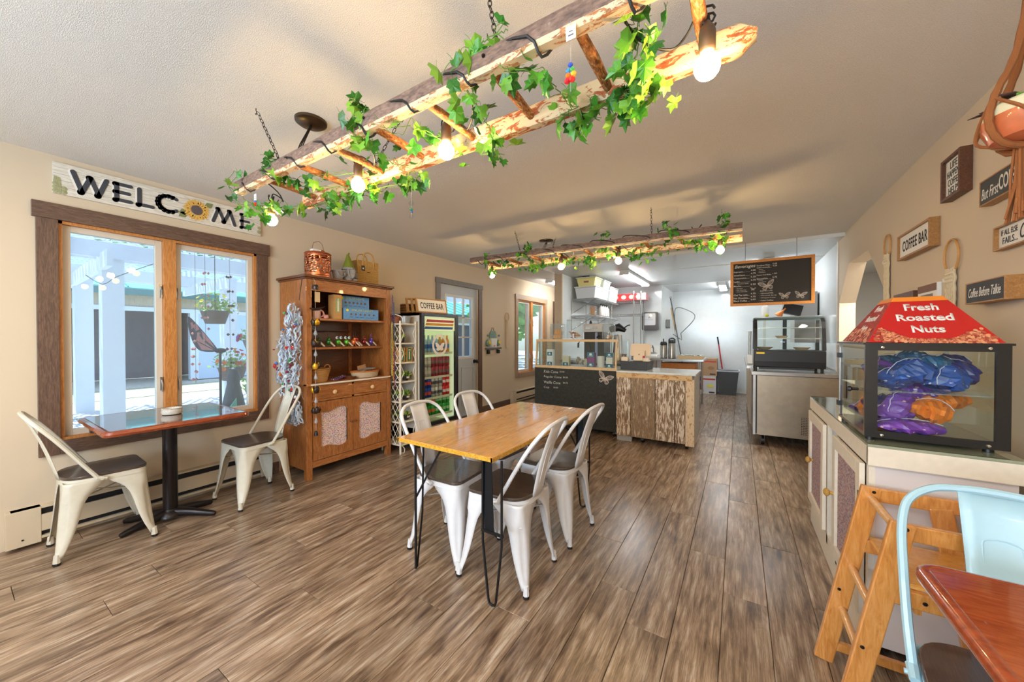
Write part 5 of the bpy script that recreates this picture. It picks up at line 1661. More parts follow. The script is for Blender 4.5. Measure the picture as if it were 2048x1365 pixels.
for k, z in enumerate((1.40, 1.215, 1.01, 0.80, 0.62)):
    cupm = part('tulip_cup', MB().sph((cx, cy, z), 0.018, 8), PET, t)
    for j in range(5):
        a = 2 * pi * j / 5 + 0.3 * k
        u, v = Vector((cos(a), sin(a), 0)), Vector((-sin(a), cos(a), 0))
        o = Vector((cx, cy, z - 0.02))
        rows = []
        for q, (rr, hh, ww) in enumerate(((0.004, 0.0, 0.004), (0.030, 0.012, 0.020), (0.038, 0.036, 0.022), (0.034, 0.055, 0.012), (0.030, 0.066, 0.001))):
            rows.append([o + u * (rr * (1 - 0.06 * s * s)) + v * (s * ww) + Vector((0, 0, hh)) for s in (-1, 0, 1)])
        part('petal', MB().sheet(rows), GOLD if (j + k) % 3 == 0 else PET, cupm, solid=0.0015)
    part('glass_drop', MB().lathe([(0.0004, 0.062), (0.004, 0.05), (0.012, 0.026), (0.0155, 0.012), (0.010, 0.002), (0.0004, 0)], (cx, cy, z - 0.105), 12, cap=False), glassm('drop_glass', (0.86, 0.88, 0.9, 1), 1.0, 0.05, 0.25), t)
part('bell', MB().lathe([(0.002, 0.04), (0.012, 0.034), (0.018, 0.0), (0.014, 0.0)], (cx, cy, 0.41), 10), BLACKP, t)
# clear wrapped chimes hanging on the hutch's left side: bundle of glassy ribbons
t = thing('wrapped_ornaments', 'long clear-wrapped bundle of glass ornaments hanging on the hutch side', 'ornament', (-3.36, 1.66, 1.70))
rnd = random.Random(21)
RIB = glassm('clear_wrap', (0.82, 0.9, 0.98, 1), 1.0, 0.08, 0.45)
RIB2 = plain('wrap_glint', S(190, 210, 232), 0.2, coat=1.0)
part('hook', MB().tube([(-3.22, 1.70, 1.80), (-3.22, 1.68, 1.79), (-3.23, 1.66, 1.60)], 0.003, 6), CORD, t)
def width_at(z):
    if z > 1.42:
        return lerp(0.05, 0.22, (1.66 - z) / 0.24)
    if z > 0.98:
        return lerp(0.22, 0.31, min(1, (1.42 - z) / 0.2))
    return lerp(0.27, 0.10, (0.98 - z) / 0.45)
for b in range(22):
    mm = MB()
    for i in range(11):
        z = rnd.uniform(0.60, 1.62)
        w_ = width_at(z)
        cxx = -3.25 - w_ * 0.5
        P = []
        x, yv = cxx + rnd.uniform(-0.5, 0.5) * w_, 1.655 + rnd.uniform(-0.035, 0.03)
        for k in range(7):
            P.append((x, yv, z))
            x += rnd.uniform(-0.022, 0.022)
            yv = min(1.69, max(1.61, yv + rnd.uniform(-0.02, 0.02)))
            z -= rnd.uniform(0.005, 0.04)
            z = max(0.52, z)
        Q = catmull(P, 3)
        ww = rnd.uniform(0.004, 0.011)
        dv = Vector((rnd.uniform(-1, 1), rnd.uniform(-1, 1), rnd.uniform(-0.4, 0.4))).normalized() * ww
        mm.sheet([[p - dv, p + dv] for p in Q])
    part('ribbon', mm, RIB if b % 3 else RIB2, t, solid=0.0004, kind='stuff')
for i in range(64):
    z = rnd.uniform(0.56, 1.5)
    w_ = width_at(z)
    c = rnd.choice([(40, 150, 70), (180, 40, 50), (60, 120, 200), (210, 110, 50), (80, 180, 120), (200, 210, 220), (120, 30, 50), (30, 30, 36), (220, 226, 232)])
    part('glass_bead', MB().sph((-3.25 - w_ * 0.5 + rnd.uniform(-0.55, 0.55) * w_, 1.615 + rnd.uniform(-0.01, 0.04), z), rnd.uniform(0.007, 0.017), 8, sz=rnd.uniform(0.6, 1.5)), plain('gbead_%d_%d_%d' % c, S(*c), 0.1, coat=1.0), t)
# bead necklaces on the hutch's right front post
for i, (dy, c1_, c2_, zt, zb) in enumerate(((0.0, (120, 50, 70), (70, 60, 140), 1.74, 1.18), (0.018, (70, 60, 130), (60, 110, 120), 1.66, 1.05), (-0.012, (210, 190, 120), (230, 200, 60), 1.45, 0.85), (0.008, (200, 170, 50), (190, 90, 60), 1.25, 0.80), (0.022, (170, 50, 60), (60, 70, 130), 1.15, 0.72))):
    t = thing('bead_necklace', ['maroon and violet bead necklace, topmost of those on the hutch right post', 'blue-violet bead necklace on the hutch right post', 'cream and yellow bead necklace on the hutch right post', 'gold and orange bead necklace on the hutch right post', 'red and blue bead necklace hanging lowest on the hutch right post'][i], 'necklace', (-3.205, 2.63 + dy, zt), 0, 'bead necklaces on the hutch post')
    for s, cc in ((-1, c1_), (1, c2_)):
        m = MB()
        k = int((zt - zb) / 0.011)
        for j in range(k):
            q = j / k
            m.sph((-3.205 + 0.003 * i, 2.632 + dy + s * 0.010 * sin(pi * q) ** 0.5 + 0.002 * ((j * 7) % 3 - 1), lerp(zt, zb, q)), 0.0052, 5)
        part('bead_strand', m, plain('neck_%d_%d_%d' % cc, S(*cc), 0.3), t)
# ================================================================ wicker corner rack
RK = plain('white_wicker', S(228, 218, 198), 0.5, noise=0.05)
t = thing('wicker_rack', 'tall white wicker plant rack between the hutch and the drinks cooler', 'shelf', (-3.28, 2.76, 0))
RX0, RX1, RY0, RY1 = -3.42, -3.12, 2.665, 2.885
for x, y in ((RX1, RY0), (RX1, RY1), (RX0, RY0), (RX0, RY1)):
    part('post', MB().tube([(x, y, 0), (x, y, 1.46)], 0.0115, 8), RK, t)
SHZ = [0.10, 0.345, 0.57, 0.79, 1.0, 1.215, 1.43]
for k, z in enumerate(SHZ):
    m = MB()
    m.box(RX0, RX1, RY0, RY1, z - 0.006, z + 0.002)
    for a, b in (((RX1, RY0), (RX1, RY1)), ((RX0, RY0), (RX1, RY0)), ((RX0, RY1), (RX1, RY1))):
        m.tube([(a[0], a[1], z - 0.005), (b[0], b[1], z - 0.005)], 0.0095, 6)
    part('shelf', m, RK, t, smooth=False)
for k in range(6):
    z0, z1 = SHZ[k] + 0.005, SHZ[k + 1] - 0.015
    for i in range(2):
        y = RY0 + (0.0 if i == 0 else RY1 - RY0)
        # diagonal canes on the front and lattice on the near side
        s = 1 if i == 0 else -1
        part('cane', MB().tube([(RX1 + 0.004, y, z0), (RX1 + 0.006, y + s * 0.045, (z0 + z1) / 2), (RX1 + 0.004, y, z1)], 0.0042, 6), RK, t)
    lm = MB()
    nn = 4
    for j in range(-1, nn):
        xa, xb = lerp(RX0, RX1, j / nn), lerp(RX0, RX1, (j + 2) / nn)
        for (p, q) in (((xa, z0), (xb, z1)), ((xb, z0), (xa, z1))):
            pts = []
            (x1_, z1_), (x2_, z2_) = p, q
            if x1_ < RX0:
                z1_ = lerp(z1_, z2_, (RX0 - x1_) / (x2_ - x1_)); x1_ = RX0
            if x2_ < RX0:
                z2_ = lerp(z2_, z1_, (RX0 - x2_) / (x1_ - x2_)); x2_ = RX0
            if x1_ > RX1:
                z1_ = lerp(z1_, z2_, (RX1 - x1_) / (x2_ - x1_)); x1_ = RX1
            if x2_ > RX1:
                z2_ = lerp(z2_, z1_, (RX1 - x2_) / (x1_ - x2_)); x2_ = RX1
            lm.tube([(x1_, RY0 - 0.006, z1_), (x2_, RY0 - 0.006, z2_)], 0.0032, 5)
    part('lattice', lm, RK, t)
part('arch', MB().tube(catmull([(RX1 + 0.002, RY0 + 0.03, 1.44), (RX1 + 0.002, RY0 + 0.02, 1.50), (RX1 - 0.1, RY0, 1.53), (RX0 + 0.05, RY0, 1.50), (RX0, RY0, 1.43)], 4), 0.006, 6), RK, t)
part('foot_scroll', MB().tube(catmull([(RX1 + 0.004, RY0 + 0.01, 0.10), (RX1 + 0.006, RY0 + 0.05, 0.05), (RX1 + 0.006, RY0 + 0.045, 0.008), (RX1 + 0.006, RY0 + 0.01, 0.012)], 4), 0.005, 6), RK, t)
# succulents in pots
SUC = [plain('succulent_green', S(120, 160, 60), 0.5, noise=0.3, nscale=40), plain('succulent_dark', S(70, 104, 54), 0.5, noise=0.3, nscale=40), plain('succulent_yellow', S(180, 190, 70), 0.5, noise=0.3, nscale=40)]
POTB = plain('black_pot', S(34, 34, 36), 0.45)
POTG = plain('green_pot', S(60, 106, 74), 0.45)
TERR = plain('terracotta', S(196, 120, 84), 0.7)
def potplant(label, x, y, z, r, h, pot, lf, nl, lr, seed, tagged=True):
    t = thing('potted_succulent', label, 'plant', (x, y, z), 0, 'potted succulents on the wicker rack')
    part('pot', MB().lathe([(r * 0.75, 0), (r * 0.98, h * 0.85), (r * 1.06, h * 0.86), (r * 1.06, h), (r * 0.95, h), (r * 0.9, h * 0.9), (0.001, h * 0.88)], (x, y, z), 16), pot, t)
    if tagged:
        part('tag', MB().box(x + r * 0.99, x + r * 1.0, y - 0.02, y + 0.02, z + h * 0.5, z + h * 0.9), plain('tag_white', S(228, 224, 214), 0.6), t, smooth=False)
    rnd = random.Random(seed)
    for g in range(4):
        m = MB()
        for i in range(nl):
            a = rnd.uniform(0, 2 * pi)
            e = rnd.uniform(0.25, 1.4)
            d = Vector((cos(a) * cos(e), sin(a) * cos(e), sin(e)))
            o = Vector((x + rnd.uniform(-1, 1) * r * 0.5, y + rnd.uniform(-1, 1) * r * 0.5, z + h * 0.9))
            L = lr * rnd.uniform(0.6, 1.2)
            m.tube([o, o + d * L * 0.6, o + d * L], [0.003, 0.0075, 0.001], 5)
        part('leaves', m, SUC[(g + seed) % 3] if g else lf, t)
spots = [('potted green plant with broad leaves in dark pot on the wicker rack second shelf', -3.22, 2.77, 1.215, 0.034, 0.05, POTB, 1, 12, 0.06),
         ('yellow-green succulent in a plain green pot on the wicker rack', -3.20, 2.775, 0.79 + 0.21, 0.042, 0.08, POTG, 2, 12, 0.05),
         ('bright green succulent in a tagged black pot, right on the fourth shelf down', -3.19, 2.80, 0.79, 0.040, 0.055, POTB, 2, 18, 0.06),
         ('dark succulent in a tagged black pot, left on the fourth shelf down', -3.25, 2.72, 0.79, 0.036, 0.055, POTB, 1, 14, 0.055),
         ('leafy succulent in a tagged black pot, right on the fifth shelf down', -3.19, 2.80, 0.57, 0.040, 0.055, POTB, 0, 20, 0.065),
         ('leafy succulent in a tagged black pot, left on the fifth shelf down', -3.25, 2.72, 0.57, 0.036, 0.055, POTB, 1, 16, 0.06),
         ('small succulent in a tagged black pot, right on the sixth shelf down', -3.19, 2.81, 0.345, 0.036, 0.055, POTB, 0, 14, 0.05),
         ('small succulent in a tagged black pot, left on the sixth shelf down', -3.24, 2.735, 0.345, 0.036, 0.055, POTB, 1, 14, 0.05)]
for i, (lb, x, y, z, r, h, pt, lf, nl, lr) in enumerate(spots):
    potplant(lb, x, y, z + 0.002, r, h, pt, SUC[lf], nl, lr, i + 2, 'tagged' in lb)
one('terracotta_pot', MB().lathe([(0.03, 0), (0.042, 0.065), (0.047, 0.066), (0.047, 0.085), (0.04, 0.085), (0.035, 0.02), (0.001, 0.02)], (-3.30, 2.76, 1.432), 18), TERR, 'small terracotta pot on top of the wicker rack', 'pot', loc=(-3.30, 2.76, 1.432))
one('metal_pail', MB().lathe([(0.045, 0), (0.058, 0.085), (0.062, 0.088), (0.055, 0.088), (0.042, 0.01), (0.001, 0.01)], (-3.19, 2.80, 1.432), 20), plain('galvanised', S(176, 184, 188), 0.35, 0.8), 'small galvanised pail on top of the wicker rack', 'pail', loc=(-3.19, 2.80, 1.432))
for lb, y in (('brown box with green panel, left one on the wicker rack third shelf', 2.72), ('brown box with green panel, right one on the wicker rack third shelf', 2.83)):
    t = thing('gift_box', lb, 'box', (-3.20, y, 1.002), 0, 'green-panelled boxes on the wicker rack')
    part('box_body', MB().box(-3.26, -3.155, y - 0.042, y + 0.042, 1.0035, 1.165), KRAFT, t, smooth=False)
    p = part('green_panel', MB().box(-3.1548, -3.154, y - 0.030, y + 0.024, 1.015, 1.158), plain('forest_label', S(40, 110, 70), 0.5), t, smooth=False)
    part('panel_print', MB().box(-3.1538, -3.1534, y - 0.014, y + 0.004, 1.03, 1.12).box(-3.1538, -3.1534, y - 0.018, y + 0.012, 1.13, 1.142), plain('print_cream', S(224, 220, 190), 0.6), p, smooth=False)
# ================================================================ glass-door drinks cooler
t = thing('drinks_cooler', 'upright glass-door drinks cooler with black door frame and rainbow header', 'refrigerator', (-3.36, 3.22, 0))
CBX = plain('cooler_shell', S(214, 204, 188), 0.4)
CIN = plain('glowing_cooler_lining', S(214, 222, 190), 0.5, emit=S(214, 226, 180), es=0.32)  # lining emits in place of the cooler's inner lamp
FX, fy0, fy1, fz0, fz1 = -3.05, 2.915, 3.545, 0.12, 1.56
m = MB()
m.box(-3.66, FX - 0.045, fy0 + 0.005, fy0 + 0.03, fz0, fz1)
m.box(-3.66, FX - 0.045, fy1 - 0.03, fy1 - 0.005, fz0, fz1)
m.box(-3.66, FX - 0.045, fy0 + 0.005, fy1 - 0.005, fz1 - 0.03, fz1)
m.box(-3.66, FX - 0.045, fy0 + 0.005, fy1 - 0.005, fz0, fz0 + 0.10)
m.box(-3.66, -3.63, fy0 + 0.005, fy1 - 0.005, fz0, fz1)
part('cabinet_shell', m, CBX, t, smooth=False)
part('lining', MB().box(-3.63, -3.62, fy0 + 0.03, fy1 - 0.03, fz0 + 0.10, fz1 - 0.03).box(-3.62, FX - 0.05, fy1 - 0.04, fy1 - 0.03, fz0 + 0.10, fz1 - 0.03).box(-3.62, FX - 0.05, fy0 + 0.03, fy0 + 0.04, fz0 + 0.10, fz1 - 0.03), CIN, t, smooth=False)
for x in (-3.62, -3.12):
    for y in (fy0 + 0.05, fy1 - 0.05):
        part('foot', MB().cyl((x, y), 0.02, 0, 0.121), BLACKP, t)
part('base_grille', MB().box(FX - 0.04, FX - 0.03, fy0 + 0.01, fy1 - 0.01, 0.05, fz0 + 0.08), BLACKP, t, smooth=False)
dm = MB()
fw_ = 0.045
dz0 = 0.235
dm.box(FX - 0.04, FX, fy0, fy0 + fw_, dz0, fz1).box(FX - 0.04, FX, fy1 - fw_, fy1, dz0, fz1)
dm.box(FX - 0.04, FX, fy0 + fw_, fy1 - fw_, dz0, dz0 + fw_).box(FX - 0.04, FX, fy0 + fw_, fy1 - fw_, fz1 - 0.035, fz1)
d = part('door', dm, plain('cooler_black', S(28, 27, 26), 0.3, coat=0.5), t, smooth=False, bevel=0.003)
part('glass', MB().box(FX - 0.022, FX - 0.018, fy0 + fw_, fy1 - fw_, dz0 + fw_, fz1 - 0.035), glassm('cooler_glass', (0.94, 0.96, 0.94, 1), 0.8, 0.02), d, smooth=False)
hd = part('header_sign', MB().box(FX - 0.034, FX - 0.026, fy0 + fw_, fy1 - fw_, 1.36, 1.53), plain('header_cream', S(222, 226, 186), 0.5, emit=S(222, 226, 186), es=0.4), t, smooth=False)  # glow added here too, to brighten the cooler
for k, (c, off) in enumerate((((200, 50, 40), 0.03), ((224, 150, 40), 0.015), ((40, 90, 160), 0.0))):
    z = 1.475 - k * 0.042
    y0_, y1_ = fy0 + 0.065 + off, fy1 - 0.085 + off * 0.6
    part('stripe', MB().add([(FX - 0.0255, y0_, z - 0.015), (FX - 0.0255, y1_, z - 0.015), (FX - 0.0255, y1_ + 0.012, z + 0.015), (FX - 0.0255, y0_ + 0.012, z + 0.015)], [(0, 1, 2, 3)]), plain('stripe_%d' % k, S(*c), 0.5), hd, smooth=False, solid=0.0005)
SHC = [0.335, 0.55, 0.80, 1.09]
for z in SHC:
    m = MB().box(-3.60, FX - 0.07, fy0 + 0.04, fy1 - 0.04, z - 0.012, z - 0.004).box(FX - 0.075, FX - 0.065, fy0 + 0.04, fy1 - 0.04, z - 0.018, z + 0.008)
    part('wire_shelf', m, plain('cooler_shelf', S(216, 216, 190), 0.5), t, smooth=False)
# round butterfly decal on the glass
dc = MB()
yc, zc = 3.225, 1.185
n = 40
vs = []
for i in range(n):
    a = 2 * pi * i / n
    vs.append((FX - 0.0165, yc + 0.128 * cos(a), zc + 0.128 * sin(a)))
for i in range(n):
    a = 2 * pi * i / n
    vs.append((FX - 0.0165, yc + 0.098 * cos(a), zc + 0.098 * sin(a)))
dc.add(vs, [(i, (i + 1) % n, n + (i + 1) % n, n + i) for i in range(n)])
DW = plain('decal_white', S(226, 216, 204), 0.6)
dcl = part('round_decal', dc, DW, d, smooth=False, solid=0.0006)
wing = [(0, 0.0), (0.02, 0.02), (0.05, 0.038), (0.078, 0.036), (0.07, 0.0), (0.05, -0.02), (0.06, -0.045), (0.03, -0.06), (0.008, -0.05), (0, -0.06)]
wp = wing + [(-x, z) for x, z in wing[::-1][1:-1]]
part('butterfly_decal', MB().add([(FX - 0.0162, yc + x, zc - 0.01 + z) for x, z in wp], [tuple(range(len(wp)))]), DW, d, smooth=False, solid=0.0006)
# drinks
def can(label, group, x, y, z, c1, c2, h=0.118, r=0.0325, band=None):
    key = 'can_%s_%s_%.3f' % (c1, c2, h)
    if key not in MC:
        t = thing('drink_can', label, 'can', (x, y, z), 0, group)
        b = part('can_body', MB().lathe([(r * 0.8, 0), (r, 0.008), (r, h - 0.014), (r * 0.84, h)], (0, 0, 0), 14), plain('cp_%s' % (c1,), S(*c1), 0.3, metal=0.3), t, local=True)
        part('printed_band', MB().lathe([(r * 1.01, h * 0.34), (r * 1.012, h * 0.36), (r * 1.012, h * 0.62), (r * 1.01, h * 0.64)], (0, 0, 0), 14, cap=False), plain('cp_%s' % (c2,), S(*c2), 0.35, metal=0.2), b, local=True)
        part('can_lid', MB().lathe([(r * 0.84, h), (r * 0.80, h + 0.001), (r * 0.78, h - 0.003), (0.001, h - 0.003)], (0, 0, 0), 14), STEEL, t, local=True)
        MC[key] = t
        return t
    return copy_tree(MC[key], None, (x, y, z), None, label)
def bottle(label, group, x, y, z, cl, cap, lab):
    key = 'bot_%s_%s' % (cl, cap)
    if key not in MC:
        t = thing('drink_bottle', label, 'bottle', (x, y, z), 0, group)
        part('bottle_body', MB().lathe([(0.028, 0), (0.031, 0.01), (0.031, 0.12), (0.027, 0.145), (0.013, 0.175), (0.012, 0.195)], (0, 0, 0), 14), plain('bb_%s' % (cl,), S(*cl), 0.15, coat=0.6), t, local=True)
        part('label_band', MB().lathe([(0.0316, 0.055), (0.0316, 0.105)], (0, 0, 0), 14, cap=False), plain('bb_%s' % (lab,), S(*lab), 0.4), t, local=True)
        part('cap', MB().lathe([(0.014, 0.192), (0.014, 0.212), (0.001, 0.214)], (0, 0, 0), 12), plain('bb_%s' % (cap,), S(*cap), 0.4), t, local=True)
        MC[key] = t
        return t
    return copy_tree(MC[key], None, (x, y, z), None, label)
ys = [3.0, 3.065, 3.13, 3.195, 3.26, 3.325, 3.39, 3.455]
X1_ = -3.165
for i, y in enumerate(ys):
    bl = i < 5
    bottle(ORD[i] + ' bottle from the left on the cooler top shelf, ' + ('clear with blue label' if bl else 'orange-capped'), 'bottles on the cooler top shelf', X1_, y, SHC[3], (150, 190, 220) if bl else (210, 150, 60), (200, 210, 220) if bl else (236, 170, 30), (30, 100, 190) if bl else (60, 110, 180))
    row2 = i < 3
    for k in (0, 1):
        can(('silver-white can, ' if row2 else 'maroon can, ') + ORD[i] + ' from the left in the %s layer of the second shelf' % ('lower' if k == 0 else 'upper'), 'cans on the cooler second shelf', X1_, y, SHC[2] + k * 0.119, (176, 176, 170) if row2 else (150, 40, 50), (40, 70, 150) if i == 0 else ((210, 205, 196) if row2 else (120, 90, 90)))
    typ = 0 if i < 3 else (1 if i < 6 else 2)
    for k in (0, 1):
        can(['blue', 'silver', 'bright red'][typ] + ' can, ' + ORD[i] + ' from the left in the %s layer of the third shelf' % ('lower' if k == 0 else 'upper'), 'cans on the cooler third shelf', X1_, y, SHC[1] + k * 0.119,
            [(24, 70, 160), (190, 186, 178), (204, 30, 36)][typ], [(210, 70, 70), (90, 84, 84), (232, 210, 206)][typ])
    for k in (0, 1):
        can('green can, ' + ORD[i] + ' from the left in the %s layer of the bottom shelf' % ('lower' if k == 0 else 'upper'), 'green cans on the cooler bottom shelf', X1_, y, SHC[0] - 0.035 + k * 0.119 + 0.035, (40, 150, 50), (206, 110, 60) if i < 4 else (150, 200, 140), 0.1175 if i < 4 else 0.1176)
# signs and coasters on the cooler
for i in range(3):
    o = Vector((-3.16 - 0.045 * i, 3.17 - 0.035 * i, 1.562 + 0.09))
    if i == 0:
        coffee_bar('framed white sign lettered in black leaning on top of the drinks cooler', o, (0.10, 1, 0), (-0.20, 0.02, 1), 0.46, 0.175, 0.03, None, 0.014)
    else:
        fr = MB()
        M_ = basis(o, (0.10, 1, 0), (-0.20, 0.02, 1))
        for q in ((-0.22, -0.205, -0.085, 0.085), (0.205, 0.22, -0.085, 0.085), (-0.205, 0.205, -0.085, -0.07), (-0.205, 0.205, 0.07, 0.085)):
            fr.box(q[0], q[1], q[2], q[3], 0, 0.028, M_)
        one('stacked_frame', fr, FRO, ['', 'oak frame leaning directly behind the front sign on the cooler', 'oak frame leaning last behind the others on the cooler'][i], 'frame', smooth=False)
for i in range(8):
    z = 1.562 + i * 0.014
    one('woven_tray', MB().lathe([(0.11, 0), (0.125, 0.008), (0.122, 0.013), (0.10, 0.006), (0.001, 0.005)], (-3.36, 3.03, z), 22), plain('tray_%d' % (i % 2), S(176, 126, 66) if i % 2 else S(120, 78, 40), 0.6, noise=0.3, nscale=50), ORD[i] + ' brown woven tray from the bottom of the stack on the cooler', 'tray', 'stacked woven trays on the cooler', (-3.36, 3.03, z))
# ================================================================ chalkboard ice-cream counter
CB = plain('chalkboard', S(44, 44, 38), 0.75, noise=0.35, nscale=6)
PINE = wood('pine_frame', [(0.3, S(196, 160, 112)), (0.7, S(226, 196, 150))], (16, 16, 16), 0.5)
CX0, CX1, CY0, CY1 = -2.48, -1.305, 4.55, 5.22
t = thing('chalkboard_counter', 'black chalkboard ice-cream counter with a slanted glass display on top', 'counter', (-1.9, 4.88, 0))
m = MB().box(CX0, CX1, CY0 + 0.012, CY1, 0.09, 0.845)
part('cabinet_body', m, plain('counter_side', S(70, 66, 60), 0.6), t, smooth=False)
part('chalkboard_front', MB().box(CX0, CX1, CY0, CY0 + 0.012, 0.075, 0.85), CB, t, smooth=False)
for x, y in ((CX0 + 0.06, CY0 + 0.08), (CX1 - 0.05, CY0 + 0.08), (CX0 + 0.06, CY1 - 0.08), (CX1 - 0.05, CY1 - 0.08)):
    c = part('caster', MB().lathe([(0.036, -0.012), (0.036, 0.012)], (x, y, 0.037), 16, Matrix.Rotation(pi / 2, 3, 'Y')), BLACKP, t)
    part('caster_fork', MB().box(x - 0.02, x + 0.02, y - 0.02, y + 0.03, 0.07, 0.09).box(x + 0.014, x + 0.018, y - 0.01, y + 0.01, 0.03, 0.08), STEEL, c, smooth=False)
f = 0.032
zt = 1.235
sl = 0.05
fr = MB()
fr.bar((CX0, CY0 + 0.01, 0.868), (CX1, CY0 + 0.01, 0.868), f * 0.6, 0.036)
fr.bar((CX0 + 0.015, CY0 + 0.01, 0.86), (CX0 + 0.015, CY0 + sl, zt), f, f * 0.6, (1, 0, 0))
fr.bar((CX1 - 0.015, CY0 + 0.01, 0.86), (CX1 - 0.015, CY0 + sl, zt), f, f * 0.6, (1, 0, 0))
fr.bar((CX0, CY0 + sl, zt), (CX1, CY0 + sl, zt), f * 0.6, f)
fd = part('display_frame', fr, PINE, t, smooth=False)
GL = glassm('display_glass', (0.93, 0.97, 0.96, 1), 0.9, 0.01)
part('front_glass', MB().add([(CX0 + 0.03, CY0 + 0.012, 0.885), (CX1 - 0.03, CY0 + 0.012, 0.885), (CX1 - 0.03, CY0 + sl, zt - 0.015), (CX0 + 0.03, CY0 + sl, zt - 0.015)], [(0, 1, 2, 3)]), GL, fd, smooth=False, solid=0.004)
for x in (CX0 + 0.012, CX1 - 0.012):
    part('side_glass', MB().add([(x, CY0 + 0.03, 0.862), (x, CY1 - 0.08, 0.862), (x, CY1 - 0.08, zt), (x, CY0 + sl, zt)], [(0, 1, 2, 3)]), GL, fd, smooth=False, solid=0.004)
part('top_glass', MB().box(CX0, CX1, CY0 + sl, CY1 - 0.06, zt + 0.017, zt + 0.024), GL, t, smooth=False)
part('counter_top', MB().box(CX0, CX1, CY0 + 0.012, CY1, 0.847, 0.862), plain('counter_top_steel', S(180, 186, 186), 0.3, 0.6), t, smooth=False)
part('rear_post', MB().box(CX0 + 0.005, CX0 + 0.025, CY1 - 0.08, CY1 - 0.06, 0.862, zt + 0.017).box(CX1 - 0.025, CX1 - 0.005, CY1 - 0.08, CY1 - 0.06, 0.862, zt + 0.017), STEEL, t, smooth=False, kind='stuff')
CH = plain('chalk_line', S(206, 204, 192), 0.9)
fy = CY0 - 0.0008
for i, (a, b) in enumerate((('Kids Cone', '$3.00'), ('Regular Cone', '$4.00'), ('Waffle Cone', '$4.75'), ('Cup', '$4.00'))):
    z = 0.798 - i * 0.075
    text(a, t, CH, (CX0 + 0.145, fy, z), (1, 0, 0), (0, 0, 1), w=[0.22, 0.27, 0.255, 0.085][i], h=0.038, align='LEFT', bold=-0.004, shear=0.1)
    text(b, t, CH, (CX0 + 0.145 + [0.245, 0.295, 0.295, 0.15][i], fy, z + 0.006), (1, 0, 0), (0, 0, 1), w=0.07, h=0.024, align='LEFT', bold=-0.004)
# butterfly decal: wing outlines with cells
def butterfly(parent, mat, o, r, u, s, rot=0.0, name='butterfly', asym=1.0):
    M = basis(o, r, u) @ Matrix.Rotation(rot, 4, 'Z')
    up = [(0.0, 0.0), (0.12, 0.30), (0.42, 0.60), (0.85, 0.72), (0.98, 0.62), (0.80, 0.25), (0.50, 0.02), (0.10, -0.06)]
    lo = [(0.06, -0.06), (0.42, -0.04), (0.62, -0.22), (0.52, -0.52), (0.28, -0.58), (0.12, -0.34)]
    mb = MB()
    for sg in (-1, 1):
        k = asym if sg < 0 else 1.0
        for w_ in (up, lo):
            P = [Vector((sg * x * s * k, y * s * (1.12 if sg < 0 and asym != 1 else 1), 0)) for x, y in w_]
            Q = catmull(P, 3, True)
            n = len(Q)
            c = sum(Q, Vector()) / n
            I = [c + (q - c) * 0.86 for q in Q]
            mb.add(Q + I, [(i, (i + 1) % n, n + (i + 1) % n, n + i) for i in range(n)])
            b0 = P[0]
            for q in I[3:-3:3]:
                d = (q - b0)
                if d.length < 1e-6:
                    continue
                p = Vector((-d.y, d.x, 0)).normalized() * s * 0.018
                mb.add([b0 + d * 0.15 - p * 0.6, q - p, q + p, b0 + d * 0.15 + p * 0.6], [(0, 1, 2, 3)])
            J = [c + (q - c) * 0.66 for q in Q]
            J2 = [c + (q - c) * 0.60 for q in Q]
            mb.add(J + J2, [(i, (i + 1) % n, n + (i + 1) % n, n + i) for i in range(n)])
    mb.add([(-0.03 * s, 0.12 * s, 0), (0.03 * s, 0.12 * s, 0), (0.025 * s, -0.35 * s, 0), (-0.025 * s, -0.35 * s, 0)], [(0, 1, 2, 3)])
    off = Vector(root_of(parent).location)
    mb.v = [tuple(M @ Vector(p)) for p in mb.v]
    return part(name, mb, mat, parent, smooth=False, solid=0.0006)
butterfly(t, plain('decal_cream', S(226, 208, 192), 0.6), (CX1 - 0.155, fy - 0.0006, 0.745), (1, 0, 0), (0, 0, 1), 0.105, -0.35, 'butterfly_decal')
